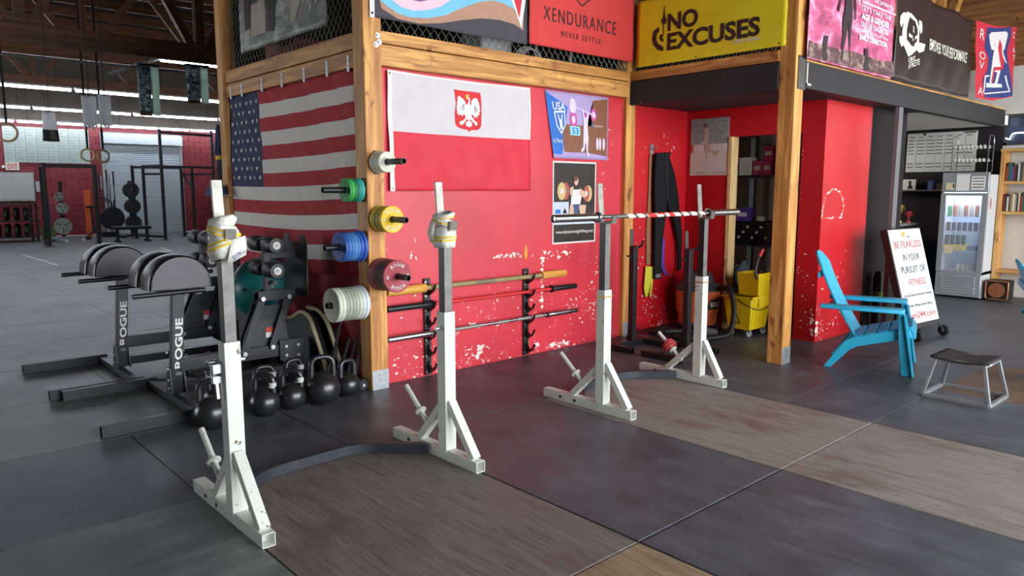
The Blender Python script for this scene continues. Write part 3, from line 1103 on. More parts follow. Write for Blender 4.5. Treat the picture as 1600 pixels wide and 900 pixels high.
# lever collar clipped on the near rack
cl = root('barbell_collar', (1.175, 3.235, 0.66), 'silver lever collar clipped on the near rack upright', 'collar')
lo = []
for k in range(17):
    a = R(20 + 320 * k / 16)
    lo.append((1.155 + 0.0 * k, 3.25 + 0.036 * math.cos(a), 0.715 + 0.036 * math.sin(a)))
mb = MB()
for a_, b_ in zip(lo[:-1], lo[1:]):
    mb.bar(a_, b_, 0.045, 0.009, (Vector(a_) - Vector((1.155, 3.25, 0.715))))
mb.obj('clamp_ring', CHROME, cl, bevel=0.002)
MB().box(1.135, 1.178, 3.20, 3.222, 0.655, 0.69).box(1.135, 1.178, 3.196, 3.22, 0.70, 0.745).obj('jaw', CHROME, cl, bevel=0.003)
MB().bar((1.157, 3.215, 0.66), (1.157, 3.205, 0.585), 0.016, 0.012, (0, 1, 0)).obj('lever', CHROME, cl, bevel=0.003)

# ------------------------------------------------------------------ barbell on the second rack
bz, by = 1.324, 3.205
bb = root('barbell', (4.31, by, bz), 'steel barbell with red and white taped grip resting on the second rack', 'barbell')
MB().cyl((3.68, by, bz), (4.98, by + 0.02, bz), 0.0145, seg=16).obj('shaft', RAW_STEEL, bb)
WTAPE = M('white_grip_tape', (214, 210, 198), 0.8, var=0.15, scale=60)
RTAPE = M('red_grip_tape', (196, 46, 40), 0.75, var=0.15, scale=60)


def helix(mb, x0, x1, r, w, turns, yz, ph=0.0):
    n = int(abs(turns) * 18)
    vs = []
    for k in range(n + 1):
        t = k / n
        a = ph + 2 * PI * turns * t
        for q in (-0.5, 0.5):
            x = x0 + (x1 - x0) * t + q * w
            vs.append((x, yz[0] + r * math.cos(a) + (x - 3.68) / 1.3 * 0.02, yz[1] + r * math.sin(a)))
    mb.add(vs, [(2 * i, 2 * i + 1, 2 * i + 3, 2 * i + 2) for i in range(n)])


mb = MB()
helix(mb, 3.95, 4.93, 0.0158, 0.075, 9, (by, bz))
mb.obj('white_tape', WTAPE, bb)
mb = MB()
helix(mb, 4.20, 4.36, 0.0168, 0.095, 1.3, (by, bz), 1.0)
helix(mb, 4.46, 4.56, 0.0168, 0.06, 1.0, (by, bz), 2.0)
mb.obj('red_tape', RTAPE, bb)
for x0, x1, s_ in ((3.67, 3.25, -1), (4.97, 5.40, 1)):
    yy = by + (x0 - 3.68) / 1.3 * 0.02
    sl = MB().lathe([(0.0255, 0.0), (0.0255, abs(x1 - x0)), (0.020, abs(x1 - x0) + 0.002), (0.019, abs(x1 - x0) - 0.012), (0.0001, abs(x1 - x0) - 0.012)], (x0, yy, bz), (s_, 0, 0), 24).obj('sleeve', CHROME, bb)
    MB().lathe([(0.0255, 0), (0.036, 0.004), (0.036, 0.022), (0.0255, 0.03)], (x0, yy, bz), (s_, 0, 0), 24).obj('sleeve_collar', CHROME, sl)


# ------------------------------------------------------------------ weight plates
def plate_mesh(name, r, t, mat, hub=0.026):
    prof = [(hub, -t / 2), (hub + 0.012, -t / 2 - 0.001), (hub + 0.016, -t / 2 + 0.003), (r * 0.74, -t / 2 + 0.003), (r * 0.80, -t / 2), (r * 0.97, -t / 2), (r, -t / 2 + 0.003),
            (r, t / 2 - 0.003), (r * 0.97, t / 2), (r * 0.80, t / 2), (r * 0.74, t / 2 - 0.003), (hub + 0.016, t / 2 - 0.003), (hub + 0.012, t / 2 + 0.001), (hub, t / 2), (hub, -t / 2)]
    mb = MB()
    seg = 36
    vs = []
    for q, h in prof[:-1]:
        for k in range(seg):
            a = 2 * PI * k / seg
            vs.append((q * math.cos(a), q * math.sin(a), h))
    n = len(prof) - 1
    fs = [(i * seg + k, i * seg + (k + 1) % seg, ((i + 1) % n) * seg + (k + 1) % seg, ((i + 1) % n) * seg + k) for i in range(n) for k in range(seg)]
    mb.add(vs, fs)
    return mb.mesh(name, mat)


def arc_text(name, txt, rad, h, z, mid, mat, parent, width):
    """raised word running along an arc on a plate face"""
    n = len(txt)
    for k, ch in enumerate(txt):
        if ch == ' ':
            continue
        a = mid + (n / 2 - k - 0.5) * width / rad
        vs, fs = text2d(ch, 0.01)
        mb = MB()
        wl = width * 0.74
        out = []
        for x, y in vs:
            px, py = (x - 0.5) * wl, rad + (y - 0.5) * h
            out.append((px * math.sin(a) + py * math.cos(a), -px * math.cos(a) + py * math.sin(a), z))
        mb.add(out, fs)
        mb.obj('raised_letter', mat, parent, smooth=False)


red_s = plate_mesh('small_plate', 0.052, 0.018, M('red_rubber_small', (186, 64, 66), 0.55), 0.017)
d = Vector((0, 0.235, 0.195)).normalized()
base = Vector((4.875, 3.35, 0.15)).lerp(Vector((4.875, 3.585, 0.345)), 0.44)
for k, (lab, s_) in enumerate((('small red plate lowest on the far rack peg, against its flange', 1.0), ('small red plate between two others on the far rack peg', 1.04), ('small red plate uppermost on the far rack peg', 0.9))):
    o = bpy.data.objects.new('small_plate', red_s)
    COL.objects.link(o)
    o.location = base + d * (0.012 + 0.0195 * k)
    o.rotation_euler = d.to_track_quat('Z', 'Y').to_euler()
    o.scale = (s_, s_, 1)
    tag(o, lab, 'weight plate', 'small red plates on the far rack peg')

PEG_BLACK = M('black_peg_steel', (34, 33, 34), 0.35, 0.4, var=0.1)
WHITE_PRINT = M('white_lettering', (226, 222, 216), 0.6, var=0.03)


def peg(loc, dr, length, label):
    loc, dr = Vector(loc), Vector(dr)
    up = Vector((0, 0, 1))
    sd = dr.cross(up)
    r = root('plate_storage_peg', loc, label, 'storage peg', 'plate pegs on the corner post')
    MB().bar(loc - up * 0.085 + dr * 0.004, loc + up * 0.085 + dr * 0.004, 0.05, 0.008, dr).obj('mounting_plate', PEG_BLACK, r, bevel=0.001)
    MB().lathe([(0.0225, 0.006), (0.0225, length), (0.018, length), (0.018, length - 0.03), (0.0001, length - 0.03)], loc, dr, 20).obj('peg_tube', PEG_BLACK, r)
    for s_ in (-1, 1):
        MB().cyl(loc + up * (0.066 * s_) + dr * 0.008, loc + up * (0.066 * s_) + dr * 0.018, 0.011, seg=6).obj('bolt', BOLT, r)


STACKS = [
    ('cream', (2.925, 4.70, 1.70), (0, -1, 0), 0.355, [((196, 196, 176), 0.078, 0.026), ((190, 190, 168), 0.074, 0.026), ((204, 202, 184), 0.076, 0.026), ((212, 212, 194), 0.074, 0.045)], 'top'),
    ('green', (2.84, 4.775, 1.50), (-1, 0, 0), 0.315, [((50, 170, 168), 0.088, 0.020), ((44, 146, 128), 0.086, 0.020), ((36, 110, 92), 0.085, 0.018), ((40, 128, 66), 0.085, 0.018), ((52, 168, 76), 0.085, 0.020), ((44, 140, 62), 0.086, 0.020)], ''),
    ('yellow', (2.935, 4.70, 1.29), (0, -1, 0), 0.355, [((196, 172, 42), 0.096, 0.030), ((178, 156, 50), 0.094, 0.024), ((126, 118, 62), 0.094, 0.024), ((188, 160, 36), 0.095, 0.024), ((150, 134, 60), 0.095, 0.024), ((226, 190, 40), 0.098, 0.030)], 'ROGUE'),
    ('blue', (2.84, 4.775, 1.09), (-1, 0, 0), 0.315, [((46, 86, 176), 0.116, 0.028), ((44, 92, 180), 0.109, 0.026), ((64, 120, 190), 0.106, 0.024), ((82, 136, 190), 0.106, 0.022), ((60, 112, 180), 0.106, 0.024), ((54, 106, 176), 0.107, 0.024), ((40, 80, 158), 0.108, 0.026)], ''),
    ('maroon', (2.94, 4.70, 0.88), (0, -1, 0), 0.36, [((148, 66, 76), 0.122, 0.034), ((122, 52, 60), 0.118, 0.034), ((84, 44, 46), 0.116, 0.034), ((76, 42, 44), 0.116, 0.034), ((88, 46, 48), 0.116, 0.034), ((158, 62, 72), 0.119, 0.030)], 'ROGUE'),
    ('off-white', (2.84, 4.78, 0.67), (-1, 0, 0), 0.31, [((214, 224, 232), 0.128, 0.028), ((206, 214, 210), 0.125, 0.028), ((196, 202, 180), 0.125, 0.028), ((172, 178, 160), 0.124, 0.026), ((160, 166, 148), 0.124, 0.026), ((166, 170, 152), 0.124, 0.026), ((158, 164, 150), 0.124, 0.026), ((214, 216, 196), 0.126, 0.026), ((204, 206, 184), 0.126, 0.030)], ''),
]
ORD = ['first', 'second', 'third', 'fourth', 'fifth', 'sixth', 'seventh', 'eighth', 'ninth']
for cname, loc, dr, ln, plates, word in STACKS:
    peg(loc, dr, ln, 'black storage peg carrying the %s plates on the corner post' % cname)
    s_ = 0.022
    for k, (c, r_, t) in enumerate(plates):
        mt = M('plate_%s_%d' % (cname, k), c, 0.55, var=0.14, scale=30, bump=0.1)
        if k == len(plates) - 1:
            where = 'outermost %s weight plate on its peg, nearest the peg tip' % cname
        elif k == 0:
            where = '%s weight plate lying against the corner post' % cname
        else:
            where = '%s weight plate, %s out from the corner post' % (cname, ORD[k])
        pr = bpy.data.objects.new('weight_plate', plate_mesh('weight_plate', r_, t, mt))
        COL.objects.link(pr)
        pr.location = Vector(loc) + Vector(dr) * (s_ + t / 2)
        pr.rotation_euler = Vector(dr).to_track_quat('Z', 'Y').to_euler()
        tag(pr, where, 'weight plate', '%s plates on the corner post' % cname)
        ORG[pr.name] = Vector((0, 0, 0))
        if k == len(plates) - 1 and word == 'ROGUE':
            wm = WHITE_PRINT
            arc_text('raised_letter', word, r_ * 0.72, 0.024, t / 2 + 0.0012, R(90), wm, pr, 0.026)
            arc_text('raised_letter', word, r_ * 0.72, 0.024, t / 2 + 0.0012, R(270), wm, pr, 0.026)
            for a in (0, 180):
                arc_text('raised_letter', '12' if cname == 'maroon' else '10', r_ * 0.72, 0.018, t / 2 + 0.0012, R(a), wm, pr, 0.015)
        s_ += t + 0.001

# ------------------------------------------------------------------ wall barbell rack and its three bars
def gun_rack(x, label):
    r = root('barbell_wall_rack', (x, 4.79, 0), label, 'barbell rack', 'black barbell racks on the red wall')
    MB().box(x - 0.032, x + 0.032, 4.782, 4.80, 0.01, 0.80).obj('back_plate', GUN, r, bevel=0.002)
    for z in (0.735, 0.60, 0.475, 0.365, 0.235, 0.10):
        poly = [(0.0, -0.055), (0.03, -0.055), (0.095, -0.015), (0.12, 0.035), (0.105, 0.04), (0.088, 0.008), (0.072, -0.012), (0.052, -0.012), (0.035, 0.005), (0.03, 0.03), (0.0, 0.04)]
        mb = MB()
        mb.prism(poly, lambda a, b, d, z=z: (x + d, 4.785 - a, z - 0.015 + b), -0.006, 0.006)
        mb.obj('hook', GUN, r)
    for z in (0.77, 0.66, 0.54, 0.42, 0.30, 0.17, 0.04):
        MB().cyl((x - 0.02, 4.776, z), (x - 0.02, 4.783, z), 0.008, seg=8).obj('bolt', BOLT, r)
    return r


gun_rack(3.42, 'black hooked bar rack on the red wall, half hidden behind the near rack')
gun_rack(4.51, 'black hooked bar rack on the red wall with two empty hooks low down')
byw = 4.722


def wall_bar(label, z, x0, a, b, x1, r_sl, r_sh, m_sl, m_sh, m_end=None):
    r = root('barbell', ((x0 + x1) / 2, byw, z), label, 'barbell', 'bars on the wall rack')
    sh = MB().cyl((a - 0.02, byw, z), (b + 0.02, byw, z), r_sh, seg=16).obj('shaft', m_sh, r)
    for p, q in ((a, x0), (b, x1)):
        s_ = 1 if q > p else -1
        sl = MB().lathe([(r_sl * 0.93, 0), (r_sl, 0.006), (r_sl, abs(q - p) - 0.006), (r_sl * 0.9, abs(q - p)), (r_sl * 0.5, abs(q - p)), (r_sl * 0.5, abs(q - p) - 0.006), (0.0001, abs(q - p) - 0.006)], (p, byw, z), (s_, 0, 0), 20).obj('sleeve', m_sl, r)
        if m_end:
            MB().lathe([(r_sl, 0), (r_sl + 0.009, 0.003), (r_sl + 0.009, 0.02), (r_sl, 0.024)], (p, byw, z), (s_, 0, 0), 20).obj('sleeve_collar', m_end, sl)
    return r, sh


YWOOD = M_wood('varnished_sleeve_wood', 0, (190, 128, 44), (232, 176, 78))
OLIVE = M('olive_axle_paint', (150, 136, 92), 0.45, var=0.12, scale=20)
r_, sh = wall_bar('axle bar with varnished wooden sleeves, uppermost on the wall rack', 0.735, 3.0, 3.36, 4.64, 4.945, 0.034, 0.020, YWOOD, OLIVE)
MB().cyl((3.87, byw, 0.735), (4.07, byw, 0.735), 0.0212, seg=16).obj('knurled_centre', M('knurl', (128, 116, 92), 0.6, bump=0.6, scale=60), sh)
wall_bar('black sleeved barbell with a red shaft, middle bar on the wall rack', 0.60, 3.0, 3.43, 4.76, 5.10, 0.0245, 0.0145, GUN, M('red_shaft', (206, 44, 46), 0.4, var=0.2, scale=6), GUN)
r_, sh = wall_bar('chrome barbell, lowest bar on the wall rack', 0.365, 3.0, 3.43, 4.71, 5.12, 0.0245, 0.014, CHROME, CHROME, CHROME)
for a, b in ((3.6, 3.95), (4.12, 4.24), (4.34, 4.66)):
    MB().cyl((a, byw, 0.365), (b, byw, 0.365), 0.0152, seg=16).obj('knurling', M('steel_knurl', (170, 168, 164), 0.5, 0.8, bump=0.5, scale=80), sh)

# ------------------------------------------------------------------ kettlebells
IRON = M_chip('scuffed_cast_iron', (70, 70, 72), (170, 164, 150), -0.02, scale=30, rough=0.30, zfall=0.22, metal=0.75)


def kettlebell(dia, label, loc, rz, hs=1.0, tape=None, word=False):
    r = root('kettlebell', (0, 0, 0), label, 'kettlebell', 'cast iron kettlebells beside the corner post')
    rr = dia / 2
    prof = []
    for i in range(15):
        a = -PI / 2 + 0.55 + (PI - 0.55 - 0.12) * i / 14
        prof.append((rr * math.cos(a), rr * 0.93 + rr * math.sin(a)))
    zb = prof[0][1]
    prof = [(0.0001, 0)] + [(q, h - zb) for q, h in prof] + [(0.0001, prof[-1][1] - zb + 0.002)]
    MB().lathe(prof, (0, 0, 0), (0, 0, 1), 28).obj('ball', IRON, r)
    top = prof[-2][1]
    hw = rr * 0.62
    pts = rounded_path([(-hw * 1.05, 0, top - rr * 0.28), (-hw, 0, top + rr * 0.86 * hs), (hw, 0, top + rr * 0.86 * hs), (hw * 1.05, 0, top - rr * 0.28)], rr * 0.5, 7)
    n = len(pts)
    MB().tube(pts, [0.0185 + 0.005 * abs(2 * i / (n - 1) - 1) ** 3 for i in range(n)], 14).obj('handle', IRON, r)
    if tape:
        MB().cyl((hw * 1.0, 0, top + 0.005), (hw * 1.0, 0, top + 0.04), 0.0245, seg=14).obj('tape_band', tape, r)
    place(r, loc, rz)
    return r


WTB = M('white_band_tape', (200, 200, 196), 0.7)
BTB = M('violet_band_tape', (96, 92, 170), 0.6)
kettlebell(0.222, 'dark kettlebell standing nearest the near rack upright, left of it', (1.63, 4.64, 0), R(-25))
kettlebell(0.205, 'kettlebell with a violet taped handle behind the leftmost kettlebell', (1.80, 4.98, 0), R(10), tape=BTB)
kettlebell(0.202, 'kettlebell with white tape low on its handle, right of the near rack upright', (1.99, 4.67, 0), R(-50), 1.05, WTB)
kettlebell(0.19, 'kettlebell with white tape, second row behind the taped front one', (2.12, 4.96, 0), R(-10), tape=WTB)
kettlebell(0.192, 'kettlebell with a pale mark on its handle, in the middle of the row', (2.20, 4.70, 0), R(-35), 1.05, WTB)
kettlebell(0.19, 'kettlebell half hidden behind the middle of the row', (2.37, 5.02, 0), R(5), tape=WTB)
kettlebell(0.245, 'largest kettlebell with a tall bare handle in the front row', (2.42, 4.67, 0), R(-12), 1.0)
kettlebell(0.188, 'worn kettlebell next to the corner post at the end of the row', (2.645, 4.72, 0), R(8), 1.1)
fr = root('foam_roller', (2.75, 4.8, 0.05), 'short black ribbed roller lying against the corner post', 'roller')
MB().cyl((2.79, 4.74, 0.046), (2.79, 4.86, 0.046), 0.045, seg=24).obj('roller_body', BLACK_RUB, fr, bevel=0.004)
for k in range(10):
    a = 2 * PI * k / 10
    c = Vector((2.79, 4.738, 0.046)) + Vector((math.cos(a), 0.1 * math.cos(a), math.sin(a))) * 0.031
    MB().cyl(c, c + Vector((0, -0.004, 0)), 0.006, seg=8).obj('rib_stud', GUN, fr)
MB().cyl((2.79, 4.73, 0.046), (2.79, 4.74, 0.046), 0.012, seg=12).obj('core_cap', BOLT, fr)

# ------------------------------------------------------------------ flat print outlines, in cloth coordinates (0..1 across and up)
SHIELD = [[(.421,.912),(.483,.909),(.542,.911),(.611,.907),(.615,.84),(.614,.609),(.605,.579),(.577,.56),(.54,.561),(.519,.54),(.512,.558),(.471,.564),(.44,.581),(.428,.608),(.428,.703),(.437,.788),(.433,.827)]]
WING_L = [[(.453,.862),(.478,.844),(.5,.819),(.507,.78),(.516,.798),(.518,.748),(.513,.702),(.499,.683),(.49,.699),(.472,.675),(.47,.697),(.45,.681),(.452,.706),(.439,.699),(.446,.728),(.437,.732),(.445,.756),(.437,.76),(.447,.784),(.441,.8),(.451,.818),(.444,.828)]]
WING_R = [[(.574,.857),(.588,.848),(.592,.82),(.599,.815),(.597,.791),(.605,.781),(.599,.757),(.606,.741),(.596,.728),(.599,.7),(.587,.704),(.582,.669),(.568,.691),(.561,.667),(.554,.695),(.545,.705),(.539,.744),(.543,.791),(.544,.819),(.555,.843)]]
BODY = [[(.518,.799),(.525,.817),(.528,.84),(.514,.841),(.505,.842),(.519,.855),(.535,.852),(.537,.824),(.532,.8),(.543,.779),(.55,.729),(.541,.688),(.55,.666),(.568,.639),(.582,.635),(.584,.612),(.568,.599),(.563,.621),(.549,.631),(.536,.653),(.527,.652),(.526,.606),(.519,.571),(.515,.605),(.517,.651),(.504,.655),(.49,.626),(.476,.602),(.458,.6),(.456,.628),(.476,.638),(.495,.66),(.499,.695),(.509,.73)]]
TAIL = [[(.497,.618),(.504,.633),(.52,.64),(.536,.636),(.542,.619),(.54,.593),(.526,.588),(.522,.606),(.512,.589),(.499,.592)]]
CROWN = [[(.505,.834),(.507,.865),(.505,.882),(.514,.874),(.519,.889),(.524,.876),(.533,.881),(.528,.862),(.525,.848),(.514,.846)]]
P_BROWN = [[(.023,.123),(.057,.075),(.147,.019),(.272,.012),(.404,.048),(.543,.109),(.673,.156),(.801,.174),(.903,.161),(.968,.119)]]
P_BLUE = [[(.046,.138),(.087,.099),(.147,.061),(.222,.05),(.325,.068),(.439,.123),(.543,.209),(.652,.288),(.748,.329),(.825,.326),(.888,.301),(.968,.259)]]
P_PINK = [[(.112,.156),(.167,.116),(.241,.107),(.325,.133),(.405,.185),(.474,.257)]]
P_PURP = [[(.23,.189),(.281,.19),(.339,.219)]]
P_CH = [[(.88,.37),(.952,.13),(.964,.393)],[(.899,.375),(.936,.222),(.942,.387)]]
X_BOX = [[(.116,.443),(.116,.295),(.809,.455),(.812,.286)],[(.278,.203),(.278,.144),(.661,.224),(.662,.145)],[(.419,.608),(.472,.546),(.545,.648)],[(-0.006,.476),(.001,-0.001),(.967,.019),(.991,.787)]]
N_NO = [[(.23,.805),(.238,.524),(.451,.791),(.437,.51)],[(.231,.486),(.234,.206),(.852,.478),(.835,.198)],[(.682,.194),(.683,.142),(.853,.181),(.854,.131)]]
N_SH = [[(.203,.941),(.207,.938),(.212,.772),(.226,.694),(.213,.638),(.204,.642),(.206,.497),(.198,.5),(.197,.645),(.183,.703),(.199,.778)],[(.166,.617),(.173,.552),(.153,.498),(.149,.416),(.169,.335),(.206,.279),(.207,.206),(.165,.242),(.13,.339),(.118,.449),(.128,.56)],[(.205,.493),(.201,.447),(.193,.44),(.206,.393),(.205,.356),(.183,.382),(.172,.438),(.181,.486)]]
N_EDGE = [[(-0.006,1.053),(.005,.0),(.981,-0.007),(.979,.671)]]
K_FIG = [[(.373,.516),(.439,.534),(.452,.475),(.456,.38),(.446,.275),(.449,.123),(.457,.062),(.445,.059),(.439,.149),(.424,.27),(.406,.368),(.401,.265),(.38,.164),(.371,.094),(.363,.045),(.35,.042),(.352,.132),(.358,.242),(.35,.342),(.363,.426)],[(.307,.499),(.321,.502),(.315,.461),(.305,.411),(.295,.406),(.289,.427)],[(.464,.54),(.485,.546),(.494,.465),(.493,.389),(.48,.386),(.481,.442)]]
K_POST = [[(.164,.199),(.206,.206),(.191,.1),(.206,.016),(.16,.015),(.145,.091)],[(.624,.196),(.662,.201),(.677,.101),(.673,.021),(.618,.019),(.628,.093)]]
K_HILL = [[(.02,.137),(.092,.126),(.166,.121),(.23,.134),(.347,.131),(.489,.145),(.553,.143),(.64,.138),(.753,.137),(.87,.136),(1.007,.161),(1.016,.024),(.011,.013)]]
K_T = [[(.561,.524),(.559,.485),(.934,.534),(.934,.497)],[(.561,.465),(.56,.415),(.919,.471),(.912,.418)],[(.556,.397),(.56,.359),(.908,.402),(.907,.353)],[(.556,.337),(.556,.316),(.909,.338),(.906,.308)],[(.552,.294),(.553,.256),(.907,.301),(.906,.252)],[(.707,.604),(.709,.583),(.932,.63),(.935,.605)]]
B_EDGE = [[(-0.015,.796),(.034,.01),(.982,.014),(.994,.96),(.547,.937),(.338,.977)]]
B_SK = [[(.127,.737),(.174,.731),(.224,.678),(.265,.595),(.281,.478),(.268,.376),(.212,.31),(.156,.27),(.119,.33),(.088,.404),(.086,.51),(.103,.633)],[(.157,.689),(.206,.659),(.238,.586),(.254,.506),(.248,.455),(.229,.437),(.226,.4),(.186,.399),(.157,.426),(.134,.443),(.135,.55),(.148,.638)],[(.15,.52),(.192,.492),(.18,.47),(.146,.482)],[(.242,.533),(.212,.492),(.22,.471),(.245,.497)],[(.193,.474),(.203,.471),(.199,.452),(.186,.45)],[(.046,.659),(.078,.706),(.116,.72),(.125,.677),(.098,.608),(.071,.551),(.043,.588)],[(.244,.685),(.278,.685),(.295,.643),(.303,.584),(.289,.554),(.259,.617)],[(.05,.439),(.07,.469),(.091,.452),(.096,.371),(.079,.348),(.057,.394)],[(.275,.464),(.31,.463),(.345,.462),(.337,.384),(.291,.352),(.272,.377)],[(.187,.604),(.198,.584),(.191,.557),(.205,.544),(.198,.536),(.184,.553),(.192,.582),(.181,.596)]]
B_T = [[(.375,.533),(.396,.409),(.932,.557),(.899,.408)],[(.149,.268),(.159,.222),(.252,.316),(.256,.274)],[(.153,.215),(.17,.165),(.307,.326),(.298,.261)],[(.8,.368),(.802,.348),(.862,.378),(.865,.351)]]
A_EDGE = [[(-0.002,.908),(.123,-0.002),(1.055,.141),(1.029,1.074)]]
A_BLUE = [[(.293,.898),(.513,.936),(.86,1.034),(.868,.901),(.809,.709),(.852,.553),(.977,.392),(1.052,.156),(.839,.096),(.349,.029),(.279,.119),(.271,.26),(.377,.378),(.382,.522),(.252,.637),(.286,.77)]]
A_A = [[(.348,.813),(.397,.859),(.721,.942),(.77,.924),(.732,.708),(.688,.699),(.806,.551),(.792,.541),(.649,.662),(.639,.718),(.663,.841),(.452,.786),(.502,.661),(.418,.643),(.38,.706)],[(.437,.79),(.705,.857),(.678,.756),(.727,.648),(.683,.462),(.623,.2),(.551,.189),(.606,.389),(.547,.393),(.485,.237),(.43,.229),(.478,.454),(.481,.613),(.492,.716)],[(.587,.591),(.649,.485),(.565,.455),(.563,.557)],[(.347,.215),(.748,.264),(.771,.223),(.343,.157)],[(.3,.079),(.947,.203),(.965,.19),(.316,.065)],[(.789,.383),(.834,.391),(.962,.205),(.932,.193)],[(.306,.301),(.414,.327),(.43,.312),(.336,.285),(.3,.079),(.272,.082)]]
A_RED = [[(.579,.807),(.649,.75),(.68,.653),(.742,.562),(.728,.47),(.674,.431),(.544,.408),(.511,.256),(.469,.249),(.523,.448),(.681,.476),(.63,.599),(.568,.703)]]
A_T = [[(.1,.838),(.118,.719),(.219,.846),(.236,.738)],[(.114,.574),(.129,.48),(.258,.603),(.273,.508)],[(.119,.457),(.134,.363),(.244,.481),(.259,.385)],[(.141,.141),(.156,.045),(.258,.166),(.275,.062)],[(.899,.991),(.914,.911),(.978,1.001),(.991,.929)],[(.935,.795),(.948,.723),(1.013,.812),(1.026,.738)],[(.938,.69),(.952,.617),(1.016,.706),(1.03,.632)]]

# ------------------------------------------------------------------ flags and banners
F_RED = M('flag_red_cloth', (168, 36, 46), 0.8, var=0.1, scale=30)
F_WHITE = M('flag_white_cloth', (216, 210, 204), 0.8, var=0.06, scale=30)
F_NAVY = M('flag_navy_cloth', (36, 46, 82), 0.8, var=0.1, scale=30)
P_WHITE = M('banner_white_cloth', (204, 197, 200), 0.75, var=0.04, scale=6)
P_RED = M('banner_red_cloth', (206, 38, 56), 0.65, var=0.08, scale=6)
INK = M('black_ink', (42, 28, 30), 0.7, var=0.05)
HEM = M('white_hem_tape', (222, 218, 214), 0.7, var=0.04)


def folds(a, f, ph, g=0.5):
    """soft creases: sums of skewed sines, always in front of the wall"""
    def d(u, v):
        return a * (1.1 + math.sin(f * (u + g * v) * 6.28 + ph) * 0.55 + math.sin(f * 2.3 * (u * 0.6 - v * 0.8) * 6.28 + ph * 2) * 0.35)
    return d


# stars and stripes
us = root('striped_flag', (2.87, 6.05, 0.83), 'large flag with red and white stripes and white stars on navy', 'flag')
dus = lambda u, v: 0.017 + 0.009 * math.sin(30 * u + 11 * v + 0.5) * (0.35 + u) + 0.006 * math.sin(11 * u + 5 * v) + 0.0045 * math.sin(67 * u + 31 * v)
wus = lambda u, v: (u, v - 0.012 * math.sin(PI * u) * (1 - v) * 1.2 + 0.03 * (u ** 3) * (1 - v))
fus = quad_surf((2.878, 7.27, 0.815), (0, -2.42, 0), (0, 0, 1.565), dus, wus)


def pick_us(u, v):
    s_ = int((1 - v) * 13)
    if u < 0.014:
        return 1
    if u < 0.31 and s_ < 7:
        return 2
    return 0 if s_ % 2 == 0 else 1


cloth('stripes', fus, 84, 52, [F_RED, F_WHITE, F_NAVY], pick_us, us)
stars = []
for i in range(9):
    for k in range(6 if i % 2 == 0 else 5):
        cu = 0.014 + 0.296 * ((k + 0.5) / 6 + (0.5 / 6 if i % 2 else 0))
        cv = 1 - (7 / 13) * (i + 1) / 10
        p = []
        for q in range(10):
            a = R(90 + 36 * q)
            rr = 0.027 if q % 2 == 0 else 0.0105
            p.append((cu + rr * math.cos(a) / 2.42, cv + rr * math.sin(a) / 1.565))
        stars.append(p)
for p in stars:
    decal('star', [p], fus, HEM, us, 0.003, 84, 52)

# white and red flag with the eagle
pf = root('eagle_flag', (3.82, 4.77, 1.49), 'white over red flag with an eagle shield', 'flag')
dpf = lambda u, v: 0.010 + 0.007 * math.sin(9 * u + 6 * v) * (1 - v) + 0.005 * math.sin(17 * u - 12 * v) + 0.003 * math.sin(41 * u + 9 * v) * (1 - v) + 0.012 * (1 - v) ** 2
fpf = quad_surf((3.09, 4.79, 1.495), (1.46, 0, 0), (0, 0, 0.89), dpf, lambda u, v: (u, v - 0.012 * math.sin(PI * u) * v))
cloth('cloth', fpf, 48, 32, [P_WHITE, P_RED], lambda u, v: 0 if v > 0.5 else 1, pf)
decal('hoist_tape', [rect(-0.004, -0.004, 0.022, 1.0)], fpf, HEM, pf, 0.002, 48, 32)
decal('fly_hem', [rect(0.985, 0.5, 1.0, 1.0), rect(0.022, 0.982, 1.0, 1.0)], fpf, HEM, pf, 0.002, 48, 32)
SH_RED = M('shield_red_print', (206, 34, 44), 0.7, var=0.04)
sh = decal('shield', SHIELD, fpf, SH_RED, pf, 0.0025, 48, 32)
EAG = M('eagle_white_print', (222, 222, 218), 0.7, var=0.12, scale=120)
for nm, pl in (('left_wing', WING_L), ('right_wing', WING_R), ('body', BODY), ('tail', TAIL)):
    decal(nm, pl, fpf, EAG, sh, 0.004, 48, 32)
decal('crown', CROWN, fpf, M('gold_print', (224, 170, 70), 0.6), sh, 0.0045, 48, 32)
FEA = M('feather_grey_print', (150, 150, 146), 0.8)
ln = []
for wing, sg_ in ((WING_L[0], 1), (WING_R[0], -1)):
    us_ = [p[0] for p in wing]
    vs_ = [p[1] for p in wing]
    ua, ub, va, vb = min(us_), max(us_), min(vs_), max(vs_)
    for k in range(6):
        t = (k + 1) / 7
        p0 = (ua + (ub - ua) * (0.55 + 0.15 * sg_), vb - (vb - va) * (0.35 + 0.1 * k / 6))
        p1 = (ua + (ub - ua) * ((0.12 + 0.6 * t) if sg_ > 0 else (0.88 - 0.6 * t)), va + (vb - va) * (0.30 - 0.18 * t + 0.08))
        ln += stroke([p0, p1], 0.0018)
for q in ln:
    decal('feather_line', [q], fpf, FEA, sh, 0.0052, 0, 0)
for u, v in ((0.008, 0.975), (0.010, 0.02)):
    decal('grommet', [circ(u, v, 0.006, 0.009, 12)], fpf, M('brass_grommet', (120, 100, 60), 0.4, 0.6), pf, 0.004)

